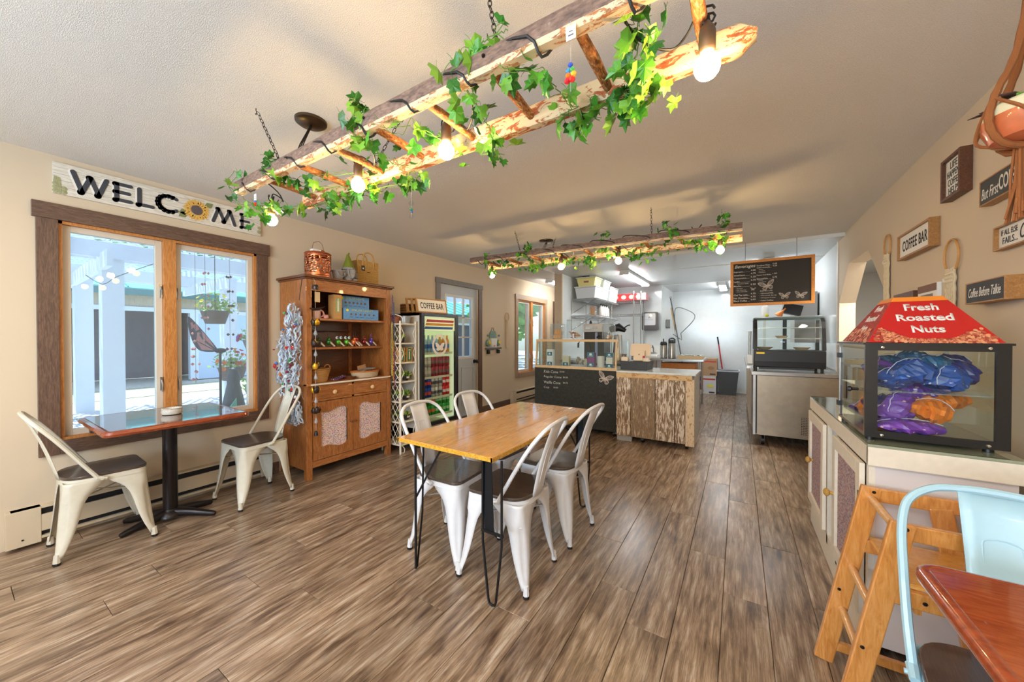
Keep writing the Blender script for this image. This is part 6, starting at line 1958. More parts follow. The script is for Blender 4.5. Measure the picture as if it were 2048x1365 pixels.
# jars on the display
COOK = plain('cookie', S(196, 132, 70), 0.8, noise=0.3, nscale=40)
def jar(label, x, y, r, h, kind, square=False):
    z = zt + 0.0245
    t = thing('glass_jar', label, 'jar', (x, y, z))
    n = 4 if square else 24
    M = Matrix.Rotation(pi / 4, 3, 'Z') if square else None
    k = 1.41 if square else 1
    part('glass_body', MB().lathe([(r * k, 0.002), (r * k, h * 0.86), (r * k * 0.9, h), (r * k * 0.88, h), (r * k * 0.97, h * 0.85), (r * k * 0.97, 0.006)], (x, y, z), n, M, cap=False).lathe([(0.001, 0.001), (r * k, 0.001)], (x, y, z), n, M, cap=False), glassm('jar_glass', (0.93, 0.95, 0.95, 1), 1.0, 0.02, 0.05), t)
    l = part('lid', MB().lathe([(r * k * 0.98, h + 0.001), (r * k * 0.94, h + 0.014), (0.02, h + 0.022)], (x, y, z), n, M), glassm('jar_lid', (0.85, 0.88, 0.88, 1), 1.0, 0.05, 0.2), t)
    part('lid_knob', MB().sph((x, y, z + h + 0.042), 0.020, 12), CHROME if kind == 'choc' else glassm('clear_crystal'), l)
    rnd = random.Random(len(label))
    if kind == 'wafer':
        for i in range(26):
            zz = z + 0.006 + 0.012 * (i // 4)
            if i < 16:
                p = MB().box(-0.028, 0.028, -0.009, 0.009, 0, 0.010, Matrix.Translation((x + (0.03 if i % 2 else -0.03), y + (-0.02 if i % 4 > 1 else 0.02), zz)).to_4x4())
            else:
                a = rnd.uniform(-0.3, 0.3)
                p = MB().box(-0.010, 0.010, -0.006, 0.006, 0, 0.07, Matrix.Translation((x + rnd.uniform(-0.05, 0.05), y + rnd.uniform(-0.04, 0.04), z + 0.06)) @ Matrix.Rotation(a, 4, 'Y'))
            part('wafer', p, plain('orange_wafer', S(236, 164, 60), 0.7, noise=0.15, nscale=60), t, smooth=False)
    else:
        for i in range(22 if kind == 'cookie' else 10):
            a = rnd.uniform(0, 2 * pi)
            q = rnd.uniform(0, 0.6) * r
            zz = z + 0.012 + (0.008 * (i // 2) if kind == 'cookie' else 0.008 * (i // 3))
            c = [S(208, 160, 110), S(150, 84, 60), S(226, 196, 160)][i % 3] if kind == 'cookie' else S(208, 148, 84)
            part('cookie', MB().lathe([(0.024, -0.004), (0.027, 0), (0.022, 0.005), (0.001, 0.007)], (x + q * cos(a), y + q * sin(a), zz), 10, Matrix.Rotation(rnd.uniform(-0.9, 0.9), 3, 'X') @ Matrix.Rotation(rnd.uniform(-0.8, 0.8), 3, 'Y')), plain('cookie_%d' % (i % 3 + (5 if kind != 'cookie' else 0)), c, 0.8, noise=0.3, nscale=50), t)
jar('square glass jar of orange wafers, leftmost on the display counter', -2.235, 4.80, 0.088, 0.20, 'wafer', True)
jar('large round glass jar of mixed cookies in the middle of the display counter', -1.975, 4.80, 0.118, 0.255, 'cookie')
jar('round glass jar of pale cookies at the right end of the display counter', -1.485, 4.80, 0.088, 0.19, 'pale')
# inside the display: teal-labelled packets and cups
TE = plain('teal_card', S(36, 96, 122), 0.5)
TW = plain('teal_card_print', S(214, 226, 226), 0.5)
def card(parent, x, y, z, w_, h_, nm='teal_card'):
    c = part(nm, MB().box(x - w_ / 2, x + w_ / 2, y, y + 0.002, z, z + h_), TE, parent, smooth=False)
    part('card_print', MB().lathe([(h_ * 0.22, 0), (h_ * 0.22, 0.0006)], (x, y - 0.0008, z + h_ * 0.58), 8, Matrix.Rotation(pi / 2, 3, 'X'), sx=1.4).box(x - w_ * 0.3, x + w_ * 0.3, y - 0.0008, y, z + h_ * 0.2, z + h_ * 0.30), TW, c, smooth=False)
def packet(label, x, w_, h_, cards, col, rnd_=False, y=4.72):
    t = thing('packet', label, 'packet', (x, y + 0.04, 0.863))
    if rnd_:
        part('cup', MB().lathe([(w_ * 0.42, 0), (w_ * 0.5, h_ * 0.9), (w_ * 0.45, h_), (0.001, h_)], (x, y + 0.05, 0.863), 18), plain('pk_%s' % (col,), S(*col), 0.5), t)
    else:
        part('packet_body', MB().box(x - w_ / 2, x + w_ / 2, y + 0.003, y + 0.07, 0.863, 0.863 + h_), plain('pk_%s' % (col,), S(*col), 0.5), t, smooth=False, bevel=0.003)
    for cz, cw, ch in cards:
        card(t, x, y + (0.0 if not rnd_ else -0.002), 0.863 + cz, cw, ch)
packet('white packet with two teal cards at the display left end', -2.33, 0.10, 0.24, [(0.01, 0.075, 0.05), (0.15, 0.075, 0.055)], (226, 226, 224))
packet('pale packet with a small teal card, second from the display left end', -2.08, 0.10, 0.15, [(0.01, 0.08, 0.05)], (206, 196, 170))
packet('purple and teal packet in the middle of the display', -1.71, 0.105, 0.21, [(0.01, 0.10, 0.06), (0.145, 0.10, 0.07)], (120, 50, 110))
packet('white lidded tub beside the purple packet in the display', -1.585, 0.105, 0.16, [], (214, 210, 206), True)
packet('white packet with teal header and label near the display right end', -1.455, 0.085, 0.21, [(0.005, 0.095, 0.055), (0.15, 0.10, 0.06)], (220, 212, 200))
rnd = random.Random(9)
t = thing('cone_sleeves', 'heap of pale wrapped cones in the display left of centre', 'packaging', (-1.88, 4.85, 0.863))
for i in range(14):
    a, b = rnd.uniform(-0.9, 0.9), rnd.uniform(-0.6, 0.6)
    part('wrapped_cone', MB().lathe([(0.001, 0), (0.022, 0.07), (0.02, 0.075), (0.001, 0.074)], (-1.88 + rnd.uniform(-0.09, 0.09), 4.87 + rnd.uniform(-0.05, 0.05), 0.875 + rnd.uniform(0, 0.05)), 8, Matrix.Rotation(a, 3, 'X') @ Matrix.Rotation(b, 3, 'Y')), plain('cone_%d' % (i % 3), [S(216, 210, 200), S(150, 140, 126), S(196, 180, 160)][i % 3], 0.6), t)
# ================================================================ weathered barn-wood counter
BARN = peel('barn_board', S(224, 208, 186), S(160, 130, 98), S(128, 100, 76), 3.0, (0.3, 0.6), (0.50, 0.52), (3.2, 3.2, 0.55))
BARNG = peel('barn_board_grey', S(214, 196, 172), S(160, 136, 106), S(128, 102, 78), 3.2, (0.3, 0.6), (0.585, 0.60), (3.2, 3.2, 0.5))
BX0, BX1, BY0, BY1 = -1.285, -0.42, 4.47, 5.12
t = thing('barnwood_counter', 'peeling barn-board counter with white marble-look top on casters', 'counter', (-0.85, 4.8, 0))
for i, (a, b) in enumerate(((0, 0.175), (0.178, 0.455), (0.458, 0.665), (0.668, 0.775))):
    part('board', MB().box(BX0 + a, BX0 + b - 0.003, BY0, BY0 + 0.022, 0.07, 0.785), BARN if i != 1 else BARNG, t, smooth=False, bevel=0.002)
part('board', MB().box(BX0 + 0.778, BX1, BY0 - 0.004, BY0 + 0.022, 0.05, 0.80), peel('corner_board', S(222, 196, 160), S(190, 150, 104), S(160, 110, 70), 6, (0.3, 0.4), (0.42, 0.45), (2, 2, 0.6)), t, smooth=False, bevel=0.002)
part('top_trim', MB().box(BX0, BX1 - 0.02, BY0 - 0.006, BY0 + 0.016, 0.785, 0.845), peel('trim_board', S(216, 180, 130), S(196, 142, 84), S(120, 74, 40), 5, (0.3, 0.36), (0.46, 0.5), (0.5, 1, 1)), t, smooth=False, bevel=0.002)
part('inner_body', MB().box(BX0 + 0.02, BX1 - 0.025, BY0 + 0.022, BY1, 0.09, 0.845), plain('counter_inner', S(90, 84, 78), 0.7), t, smooth=False)
part('side_board', MB().box(BX1 - 0.024, BX1, BY0 + 0.023, BY1, 0.07, 0.845), plain('side_grey', S(128, 118, 106), 0.7, noise=0.25), t, smooth=False)
part('counter_top', MB().box(BX0, BX1 + 0.015, BY0 - 0.01, BY1 + 0.01, 0.846, 0.868), plain('marble_top', S(214, 218, 216), 0.12, noise=0.08, nscale=5), t, smooth=False, bevel=0.002)
part('toe_plate', MB().box(BX0, BX0 + 0.18, BY0 + 0.03, BY0 + 0.06, 0.0, 0.07), plain('plate_grey', S(170, 170, 166), 0.5), t, smooth=False)
for x in (BX0 + 0.3, BX1 - 0.08):
    for y in (BY0 + 0.08, BY1 - 0.08):
        part('caster', MB().lathe([(0.034, -0.014), (0.034, 0.014)], (x, y, 0.034), 14, Matrix.Rotation(pi / 2, 3, 'Y')).box(x - 0.02, x + 0.02, y - 0.02, y + 0.02, 0.06, 0.09), BLACKP, t)
# point of sale
one('cash_drawer', MB().box(-1.285 + 0.005, -0.955, 4.63, 4.98, 0.868, 0.975), plain('cash_black', S(36, 35, 32), 0.5), 'black cash drawer on the barn-board counter', 'cash drawer', smooth=False, bevel=0.004)
t = thing('tablet_register', 'cream tablet register on its stand on top of the black cash drawer', 'register', (-1.08, 4.78, 0.975))
CRP = plain('cream_plastic', S(228, 206, 178), 0.4)
part('tablet', MB().prism(rrect(0.25, 0.165, 0.014), -0.008, 0.008, basis((-1.075, 4.82, 1.115), (1, 0.05, 0), (0, 0.35, 1))), CRP, t)
part('stand', MB().prism([(-0.065, 0), (0.065, 0), (0.065, 0.135), (-0.065, 0.135)], 0, 0.03, basis((-1.075, 4.74, 0.976), (1, 0, 0), (0, 0.3, 1))), CRP, t, smooth=False)
part('square_mark', MB().prism(rrect(0.03, 0.03, 0.006), 0, 0.001, basis((-1.075, 4.708 + 0.028, 1.06), (1, 0, 0), (0, 0.3, 1))).prism(rrect(0.016, 0.016, 0.004), 0, 0.0016, basis((-1.075, 4.708 + 0.0275, 1.06), (1, 0, 0), (0, 0.3, 1))), plain('mark_grey', S(120, 104, 92), 0.6), t, smooth=False)
part('camera_dots', MB().sph((-1.09, 4.835, 1.165), 0.007, 8).sph((-1.07, 4.835, 1.15), 0.005, 8).sph((-1.05, 4.835, 1.165), 0.004, 8), BLACK, t)
one('card_reader', MB().prism(rrect(0.085, 0.075, 0.01), 0, 0.05, Matrix.Translation((-1.24, 4.70, 0.976))), CRP, 'small cream card reader at the left edge of the cash drawer', 'card reader', bevel=0.003)
one('coaster_tin', MB().prism(rrect(0.08, 0.07, 0.02), 0, 0.045, Matrix.Translation((-0.985, 4.72, 0.976))), CRP, 'small cream tin right of the tablet register', 'tin', bevel=0.003)
one('red_button', MB().lathe([(0.014, 0), (0.014, 0.02), (0.008, 0.026), (0.001, 0.027)], (-1.008, 4.69, 1.022), 12), plain('red_plastic', S(196, 36, 40), 0.35), 'tiny red bottle cap on the cream tin', 'cap', loc=(-1.008, 4.69, 1.022))
# ================================================================ kitchen fittings
FIX = plain('fixture_white', S(226, 228, 226), 0.4)
TUBE = emis('fluorescent_tube', (0.95, 0.98, 1.0, 1), 50)
def fluor(label, x, y0, y1, zc):
    t = thing('fluorescent_light', label, 'light fixture', (x, (y0 + y1) / 2, zc))
    part('housing', MB().box(x - 0.07, x + 0.07, y0, y1, zc - 0.045, zc - 0.001), FIX, t, smooth=False, bevel=0.006)
    for y in (y0, y1 - 0.03):
        part('end_cap', MB().box(x - 0.08, x + 0.08, y, y + 0.03, zc - 0.085, zc - 0.04), FIX, t, smooth=False, bevel=0.01)
    for dx in (-0.035, 0.035):
        part('tube', MB().tube([(x + dx, y0 + 0.032, zc - 0.066), (x + dx, y1 - 0.032, zc - 0.066)], 0.013, 10), TUBE, t)
fluor('twin-tube fluorescent light over the hallway at left', -3.18, 6.4, 7.6, CZ)
fluor('twin-tube fluorescent light over the kitchen above the shelves', -1.62, 6.05, 7.7, 2.40)
fluor('twin-tube fluorescent light left of the beverages board', -0.30, 8.3, 9.4, 2.40)
fluor('twin-tube fluorescent light hidden behind the beverages board', 0.35, 6.2, 7.4, 2.40)
# wire shelves on the partition
WIRE = plain('wire_chrome', S(196, 200, 200), 0.22, 0.9)
def wire_shelf(label, x0, x1, y0, y1, z, posts=None):
    t = thing('wire_shelf', label, 'shelf', ((x0 + x1) / 2, (y0 + y1) / 2, z))
    m = MB()
    for a, b in (((x0, y0), (x1, y0)), ((x1, y0), (x1, y1)), ((x1, y1), (x0, y1)), ((x0, y1), (x0, y0))):
        for dz in (0, -0.03):
            m.tube([(a[0], a[1], z + dz), (b[0], b[1], z + dz)], 0.0045, 6)
    k = int((x1 - x0) / 0.03)
    for i in range(1, k):
        x = lerp(x0, x1, i / k)
        m.tube([(x, y0, z + 0.003), (x, y1, z + 0.003)], 0.0022, 4)
    zz = MB()
    n = int((y1 - y0) / 0.05)
    for i in range(n):
        y = lerp(y0, y1, i / n)
        zz.tube([(x1, y, z), (x1, y + 0.025, z - 0.03), (x1, y + 0.05, z)], 0.0018, 4)
    k = int((x1 - x0) / 0.05)
    for i in range(k):
        x = lerp(x0, x1, i / k)
        zz.tube([(x, y0, z), (x + 0.025, y0, z - 0.03), (x + 0.05, y0, z)], 0.0018, 4)
    part('deck_wires', m, WIRE, t, kind='stuff')
    part('edge_truss', zz, WIRE, t, kind='stuff')
    return t
KX = -2.64
for lab, z in (('upper chrome wire shelf on the kitchen partition, under the white totes', 1.985), ('lower chrome wire shelf on the kitchen partition, holding jars', 1.68)):
    s_ = wire_shelf(lab, KX + 0.01, KX + 0.48, 6.25, 7.75, z)
    for y in (6.26, 7.0, 7.74):
        part('bracket', MB().tube([(KX + 0.005, y, z - 0.27), (KX + 0.46, y, z - 0.012)], 0.005, 6).tube([(KX + 0.006, y, z - 0.28), (KX + 0.006, y, z)], 0.006, 6), WIRE, s_)
r_ = wire_shelf('chrome wire rack by the paper towel dispenser, top deck', -2.33, -1.70, 7.70, 8.0, 2.045)
for x, y in ((-1.86, 7.70), (-1.72, 7.70), (-1.72, 8.0), (-2.32, 7.70)):
    part('post', MB().tube([(x, y, 0.0), (x, y, 2.24)], 0.012, 8), WIRE, r_)
wire_shelf('chrome wire rack by the paper towel dispenser, middle deck', -2.33, -1.70, 7.70, 8.0, 1.765)
def tote(label, x0, x1, y0, y1, z0, z1, col, lid, lidc):
    t = thing('storage_tote', label, 'bin', ((x0 + x1) / 2, (y0 + y1) / 2, z0))
    m = MB()
    e = 0.03
    vs = [(x0 + e, y0 + e, z0), (x1 - e, y0 + e, z0), (x1 - e, y1 - e, z0), (x0 + e, y1 - e, z0), (x0, y0, z1), (x1, y0, z1), (x1, y1, z1), (x0, y1, z1)]
    m.add(vs, [(0, 1, 2, 3), (0, 4, 5, 1), (1, 5, 6, 2), (2, 6, 7, 3), (3, 7, 4, 0), (4, 7, 6, 5)])
    part('tub', m, plain('tote_%s' % (col,), S(*col), 0.4), t, smooth=False, bevel=0.01)
    part('lid', MB().box(x0 - 0.012, x1 + 0.012, y0 - 0.012, y1 + 0.012, z1, z1 + 0.02), plain('tote_lid_%s' % (lidc,), S(*lidc), 0.4), t, smooth=False, bevel=0.006)
    if lid:
        part('handle', MB().box((x0 + x1) / 2 - 0.07, (x0 + x1) / 2 + 0.07, y0 - 0.014, y0 + 0.03, z1 + 0.021, z1 + 0.045), plain('navy_plastic', S(40, 46, 80), 0.4), t, smooth=False, bevel=0.008)
        part('label', MB().box((x0 + x1) / 2 - 0.04, (x0 + x1) / 2 + 0.05, y0 + 0.01, y0 + 0.012, lerp(z0, z1, 0.45), lerp(z0, z1, 0.8)), plain('red_print', S(150, 90, 80), 0.6), t, smooth=False)
    return t
tote('wide translucent white tote under the yellow one on the upper wire shelf', -2.58, -2.18, 6.27, 7.05, 1.992, 2.19, (214, 218, 222), False, (222, 224, 222))
tote('yellowish tote with navy handle, highest on the upper wire shelf', -2.55, -2.19, 6.28, 6.65, 2.212, 2.36, (226, 214, 140), True, (224, 220, 180))
tote('tall pale green-white tote behind the yellow one on the shelf', -2.50, -2.16, 6.70, 7.1, 2.212, 2.35, (220, 230, 222), False, (226, 232, 226))
tote('pale white tote at the far end of the upper wire shelf', -2.56, -2.18, 7.15, 7.7, 1.992, 2.28, (218, 228, 222), False, (226, 232, 226))
t = thing('shelf_jars', 'glass jar of wooden sticks on the lower wire shelf', 'jar', (-2.35, 6.6, 1.69))
part('glass_body', MB().lathe([(0.07, 0), (0.07, 0.16), (0.06, 0.18)], (-2.35, 6.6, 1.69), 16, cap=False), glassm('jar_glass'), t)
for i in range(9):
    part('stick', MB().bar((-2.38 + 0.008 * i, 6.58 + 0.006 * (i % 3), 1.695), (-2.40 + 0.012 * i, 6.60, 1.86 + 0.008 * (i % 2)), 0.008, 0.006), plain('stick_wood', S(190, 130, 70), 0.7), t, smooth=False)
for i in range(4):
    y = 6.85 + 0.12 * i
    t = thing('syrup_bottle', ['nearest', 'second', 'third', 'farthest'][i] + ' white syrup bottle in the row on the lower wire shelf', 'bottle', (-2.27, y, 1.69), 0, 'white bottles on the lower wire shelf')
    part('bottle_body', MB().lathe([(0.042, 0), (0.045, 0.02), (0.045, 0.15), (0.018, 0.19), (0.014, 0.215)], (-2.27, y, 1.69), 14), plain('bottle_white', S(222, 214, 206), 0.4), t)
    part('cap', MB().lathe([(0.018, 0.21), (0.018, 0.235), (0.006, 0.24), (0.006, 0.26)], (-2.27, y, 1.69), 10), BLACKP, t)
for i, (lb, x0, x1, z) in enumerate((('red pizza-style carton lying on the wire rack top', -2.38, -1.80, 2.05), ('pink and red carton sticking out at the right of the wire rack', -1.82, -1.62, 2.05))):
    t = thing('flat_carton', lb, 'box', ((x0 + x1) / 2, 7.95, z))
    part('carton_body', MB().box(x0, x1, 7.72, 7.99, z + 0.004, z + 0.145), plain('carton_red' if i == 0 else 'carton_pink', S(216, 40, 44) if i == 0 else S(226, 150, 150), 0.5), t, smooth=False, bevel=0.002)
    m = MB()
    for k in range(3 if i == 0 else 1):
        m.lathe([(0.045, 0), (0.045, 0.001)], (lerp(x0, x1, 0.25 + 0.28 * k), 7.719, z + 0.075), 10, Matrix.Rotation(pi / 2, 3, 'X'), sx=1.2)
    part('carton_print', m, plain('carton_print', S(244, 224, 200), 0.5), t, smooth=False)
# paper towel dispenser on the pier
t = thing('paper_towel_dispenser', 'smoky paper towel dispenser on the kitchen wall', 'dispenser', (-1.60, 8.19, 1.42))
part('case_body', MB().prism(rrect(0.34, 0.39, 0.04), 0, 0.17, basis((-1.60, 8.199, 1.62), (1, 0, 0), (0, 0, 1))), plain('smoke_plastic', S(62, 62, 66), 0.15, coat=0.8), t, bevel=0.01)
part('clear_window', MB().prism(rrect(0.25, 0.25, 0.02), 0.171, 0.173, basis((-1.615, 8.199, 1.66), (1, 0, 0), (0, 0, 1))), plain('dispenser_paper', S(196, 198, 202), 0.15, coat=0.8), t)
text('A', t, BLACK, (-1.615, 8.0255, 1.70), (1, 0, 0), (0, 0, 1), 0.05, 0.04)
part('soft_text', MB().box(-1.70, -1.53, 8.0252, 8.0258, 1.655, 1.66).box(-1.69, -1.54, 8.0252, 8.0258, 1.63, 1.634), plain('dispenser_print', S(140, 130, 150), 0.5), t, smooth=False)
one('soap_dispenser', MB().prism(rrect(0.075, 0.20, 0.03), 0, 0.09, basis((-1.399, 8.75, 1.58), (0, 1, 0), (0, 0, 1))), plain('soap_grey', S(120, 120, 116), 0.3), 'small grey soap dispenser right of the paper towel dispenser', 'dispenser', bevel=0.006)
for i, z in enumerate((2.28, 2.15, 1.98)):
    one('wall_notice', MB().box(-1.76, -1.54, 8.196, 8.199, z - 0.05, z + 0.05 if i < 2 else z + 0.04), plain('notice_paper_%d' % i, S(214, 216, 218), 0.3), ['paper notice', 'glossy sheet', 'small framed notice'][i] + ' taped above the paper towel dispenser, ' + ['topmost', 'middle one', 'lowest one'][i], 'notice', smooth=False)
# hand sink
t = thing('hand_sink', 'small white wall sink with chrome faucet behind the tablet register', 'sink', (-1.62, 8.05, 0.85))
part('basin', MB().box(-1.68, -1.42, 7.83, 8.19, 0.78, 0.93), WHITE, t, bevel=0.02)
part('bowl_rim', MB().lathe([(0.12, 0.0), (0.13, 0.006), (0.10, 0.007)], (-1.55, 7.98, 0.931), 20, sx=0.85), STEEL, t)
part('faucet', MB().tube([(-1.55, 8.14, 0.93), (-1.55, 8.13, 1.06), (-1.55, 8.06, 1.10), (-1.55, 8.0, 1.06)], 0.012, 8).tube([(-1.61, 8.14, 0.96), (-1.49, 8.14, 0.96)], 0.010, 8), CHROME, t)
part('splash', MB().box(-1.68, -1.42, 8.175, 8.195, 0.93, 1.10), WHITE, t, smooth=False)
# steel table with airpots
t = thing('steel_table', 'stainless worktable behind the barn-board counter with airpots', 'table', (-1.02, 7.5, 0))
SX0, SX1, SY0, SY1 = -1.52, -0.52, 7.12, 7.85
part('top', MB().box(SX0, SX1, SY0, SY1, 0.845, 0.885), STEEL, t, smooth=False, bevel=0.004)
for x in (SX0 + 0.20, SX1 - 0.08):
    for y in (SY0 + 0.05, SY1 - 0.05):
        part('leg', MB().tube([(x, y, 0), (x, y, 0.845)], 0.02, 10), STEEL, t)
part('undershelf', MB().box(SX0 + 0.05, SX1 - 0.05, SY0 + 0.03, SY1 - 0.03, 0.25, 0.27), STEEL, t, smooth=False)
one('orange_cabinet', MB().box(-1.24, -0.66, 7.25, 7.7, 0.272, 0.80).box(-1.236, -0.955, 7.24, 7.25, 0.28, 0.79).box(-0.945, -0.664, 7.24, 7.25, 0.28, 0.79), wood('orange_ply', [(0.3, S(196, 116, 48)), (0.7, S(226, 150, 78))], (12, 2, 12), 0.5), 'orange plywood cabinet under the stainless worktable', 'cabinet', smooth=False)
def airpot(label, x, r, h, lever):
    t = thing('airpot', label, 'thermos', (x, 7.22, 0.885))
    part('steel_body', MB().lathe([(r, 0.01), (r, h), (r * 0.92, h + 0.015)], (x, 7.22, 0.885), 22), STEEL, t)
    part('base_ring', MB().lathe([(r * 1.02, 0), (r * 1.02, 0.012)], (x, 7.22, 0.885), 22), BLACKP, t)
    part('pump_head', MB().lathe([(r * 0.98, h + 0.012), (r * 1.0, h + 0.05), (r * 0.8, h + 0.075), (0.02, h + 0.08)], (x, 7.22, 0.885), 20), BLACKP, t)
    if lever:
        part('pump_rod', MB().tube([(x, 7.22, 0.885 + h + 0.07), (x, 7.21, 0.885 + h + 0.13)], 0.010, 8).tube([(x, 7.21, 0.885 + h + 0.04), (x - 0.01, 7.13, 0.885 + h + 0.02)], 0.012, 8), BLACKP, t)
    else:
        part('carry_handle', MB().tube(arc((x, 7.22, 0.885 + h + 0.05), r * 0.9, 0.2, pi - 0.2, 8), 0.012, 8), BLACKP, t)
airpot('shorter stainless airpot with pump rod on the worktable', -1.195, 0.061, 0.235, True)
airpot('taller stainless airpot with carry handle on the worktable', -1.05, 0.064, 0.27, False)
one('dish_tray', MB().box(-0.95, -0.545, 7.15, 7.6, 0.886, 0.93).box(-0.95, -0.545, 7.15, 7.16, 0.93, 0.945), PINE, 'wooden tray holding a black-and-white cloth on the worktable', 'tray', smooth=False)
rnd = random.Random(2)
one('tea_towel', MB().sheet([[(-0.93 + 0.37 * i / 12, 7.17 + 0.4 * j / 8, 0.945 + 0.012 * rnd.random()) for i in range(13)] for j in range(9)]), speckle('patterned_cloth', S(206, 206, 200), [S(50, 50, 54), S(120, 150, 140), S(230, 230, 226), S(40, 44, 60)], 22, 0.8, 0.6), 'patterned tea towel lying in the wooden tray', 'cloth', solid=0.004)
# long-handled mop and hoop leaning in the corner
t = thing('closed_umbrella', 'tall dark pole with a bent wire hoop leaning in the kitchen corner', 'pole', (-1.0, 8.75, 0))
part('pole', MB().tube([(-0.93, 8.70, 0.0), (-1.335, 8.95, 2.17)], 0.014, 8), plain('pole_grey', S(84, 86, 88), 0.35, 0.5), t)
part('tip_ring', MB().tube([(-1.335 + 0.02 * cos(a), 8.95, 2.19 + 0.02 * sin(a)) for a in [2 * pi * i / 10 for i in range(10)]], 0.004, 5, closed=True), BLACK, t)
part('wire_hoop', MB().tube(catmull([(-1.225, 8.88, 1.45), (-1.235, 8.86, 1.80), (-1.20, 8.8, 1.93), (-1.08, 8.8, 1.93), (-0.87, 8.8, 1.82), (-0.82, 8.8, 1.72), (-0.90, 8.8, 1.58), (-1.11, 8.85, 1.36)], 5), 0.008, 6), plain('hoop_grey', S(96, 104, 104), 0.35, 0.5), t)
part('joint', MB().tube([(-1.20, 8.86, 1.30), (-1.08, 8.82, 1.22), (-1.10, 8.82, 1.36)], 0.009, 6).tube([(-1.26, 8.84, 1.35), (-1.12, 8.84, 1.24)], 0.008, 6), plain('pole_grey', S(84, 86, 88), 0.35, 0.5), t)
t = thing('broom', 'wooden-handled broom behind the dark pole in the kitchen corner', 'broom', (-1.2, 9.2, 0))
part('handle', MB().tube([(-1.05, 9.1, 0.1), (-1.37, 9.3, 1.98)], 0.012, 8), plain('pale_handle', S(190, 196, 196), 0.5), t)
part('grip', MB().tube([(-1.27, 9.24, 1.42), (-1.37, 9.3, 1.98)], 0.016, 8), plain('handle_tan', S(206, 164, 100), 0.5), t)
# cartons, bin, broom at the back wall
def carton(label, x0, x1, y0, y1, z0, z1, col, stripe):
    t = thing('cardboard_box', label, 'box', ((x0 + x1) / 2, (y0 + y1) / 2, z0))
    part('carton_body', MB().box(x0, x1, y0, y1, z0, z1), plain('cart_%s' % (col,), S(*col), 0.7), t, smooth=False, bevel=0.003)
    h = z1 - z0
    part('red_band', MB().box(x0 + 0.01, x1 - 0.02, y0 - 0.001, y0, z1 - h * 0.22, z1 - h * 0.14), plain('band_red', S(196, 60, 52), 0.6), t, smooth=False)
    part('oval_mark', MB().lathe([(0.055, 0), (0.055, 0.001)], (lerp(x0, x1, 0.62), y0, lerp(z0, z1, 0.45)), 16, Matrix.Rotation(pi / 2, 3, 'X'), sx=1.2, sy=0.7), plain('mark_%s' % (stripe,), S(*stripe), 0.6), t, smooth=False)
    part('code_print', MB().box(x1 - 0.14, x1 - 0.03, y0 - 0.001, y0, z0 + h * 0.06, z0 + h * 0.14), plain('mark_dark', S(70, 60, 54), 0.6), t, smooth=False)
carton('white carton with a red band on the floor beside the waste bin', -0.73, -0.425, 9.2, 9.6, 0.001, 0.41, (206, 208, 210), (214, 210, 90))
carton('open brown carton stacked on the white one', -0.72, -0.41, 9.2, 9.6, 0.412, 0.80, (176, 142, 108), (150, 112, 80))
one('blue_carton', MB().box(-0.79, -0.735, 9.12, 9.5, 0.001, 0.36), speckle('blue_carton_print', S(30, 80, 170), [S(220, 226, 236), S(200, 70, 60), S(40, 100, 190)], 9, 0.6, 0.3), 'narrow blue printed carton left of the white carton', 'box', smooth=False)
t = thing('waste_bin', 'dark grey rectangular waste bin with pale liner at the back wall', 'bin', (-0.2, 9.4, 0))
part('bin_body', MB().add([(-0.36, 9.25, 0.002), (-0.05, 9.25, 0.002), (-0.05, 9.55, 0.002), (-0.36, 9.55, 0.002), (-0.40, 9.2, 0.53), (0.0, 9.2, 0.53), (0.0, 9.6, 0.53), (-0.40, 9.6, 0.53)], [(0, 1, 2, 3), (0, 4, 5, 1), (1, 5, 6, 2), (2, 6, 7, 3), (3, 7, 4, 0)]), plain('bin_grey', S(66, 70, 72), 0.5), t, smooth=False, solid=0.004)
part('liner', MB().tube([(-0.41, 9.19, 0.53), (0.01, 9.19, 0.53), (0.01, 9.61, 0.53), (-0.41, 9.61, 0.53)], 0.018, 6, closed=True), plain('liner_grey', S(176, 178, 186), 0.5), t)
t = thing('red_mop', 'red-handled mop leaning against the kitchen back wall', 'mop', (-0.33, 9.62, 0))
part('handle', MB().tube([(-0.25, 9.63, 0.02), (-0.40, 9.66, 1.12)], 0.012, 8), plain('mop_red', S(196, 40, 50), 0.4), t)
part('grip', MB().tube([(-0.40, 9.66, 1.12), (-0.427, 9.665, 1.29)], 0.014, 8), BLACKP, t)
# espresso machine and grinder behind the display
t = thing('espresso_machine', 'steel espresso machine behind the display jars', 'appliance', (-1.98, 5.75, 0.9))
part('upper_body', MB().box(-2.16, -1.83, 5.62, 6.0, 1.36, 1.50), STEEL, t, smooth=False, bevel=0.006)
part('lower_body', MB().box(-2.16, -1.83, 5.66, 6.0, 0.90, 1.36), plain('machine_dark', S(66, 64, 60), 0.35, 0.4), t, smooth=False)
part('blue_column', MB().box(-1.97, -1.93, 5.64, 5.66, 0.90, 1.36), plain('column_blue', S(150, 160, 190), 0.4, 0.3), t, smooth=False)
part('group_handle', MB().tube([(-1.90, 5.62, 1.30), (-1.90, 5.54, 1.28)], 0.014, 8), BLACKP, t)
part('tamper', MB().lathe([(0.02, 1.50), (0.022, 1.53), (0.008, 1.56)], (-2.1, 5.8, 0), 12), BLACKP, t)
part('vent_slots', MB().box(-2.12, -2.02, 5.618, 5.62, 1.42, 1.426).box(-2.12, -2.02, 5.618, 5.62, 1.44, 1.446).box(-2.0, -1.92, 5.618, 5.62, 1.42, 1.426).box(-2.0, -1.92, 5.618, 5.62, 1.44, 1.446), CHROME, t, smooth=False)
t = thing('coffee_grinder', 'steel grinder with black lever head right of the espresso machine', 'appliance', (-1.6, 5.7, 0.9))
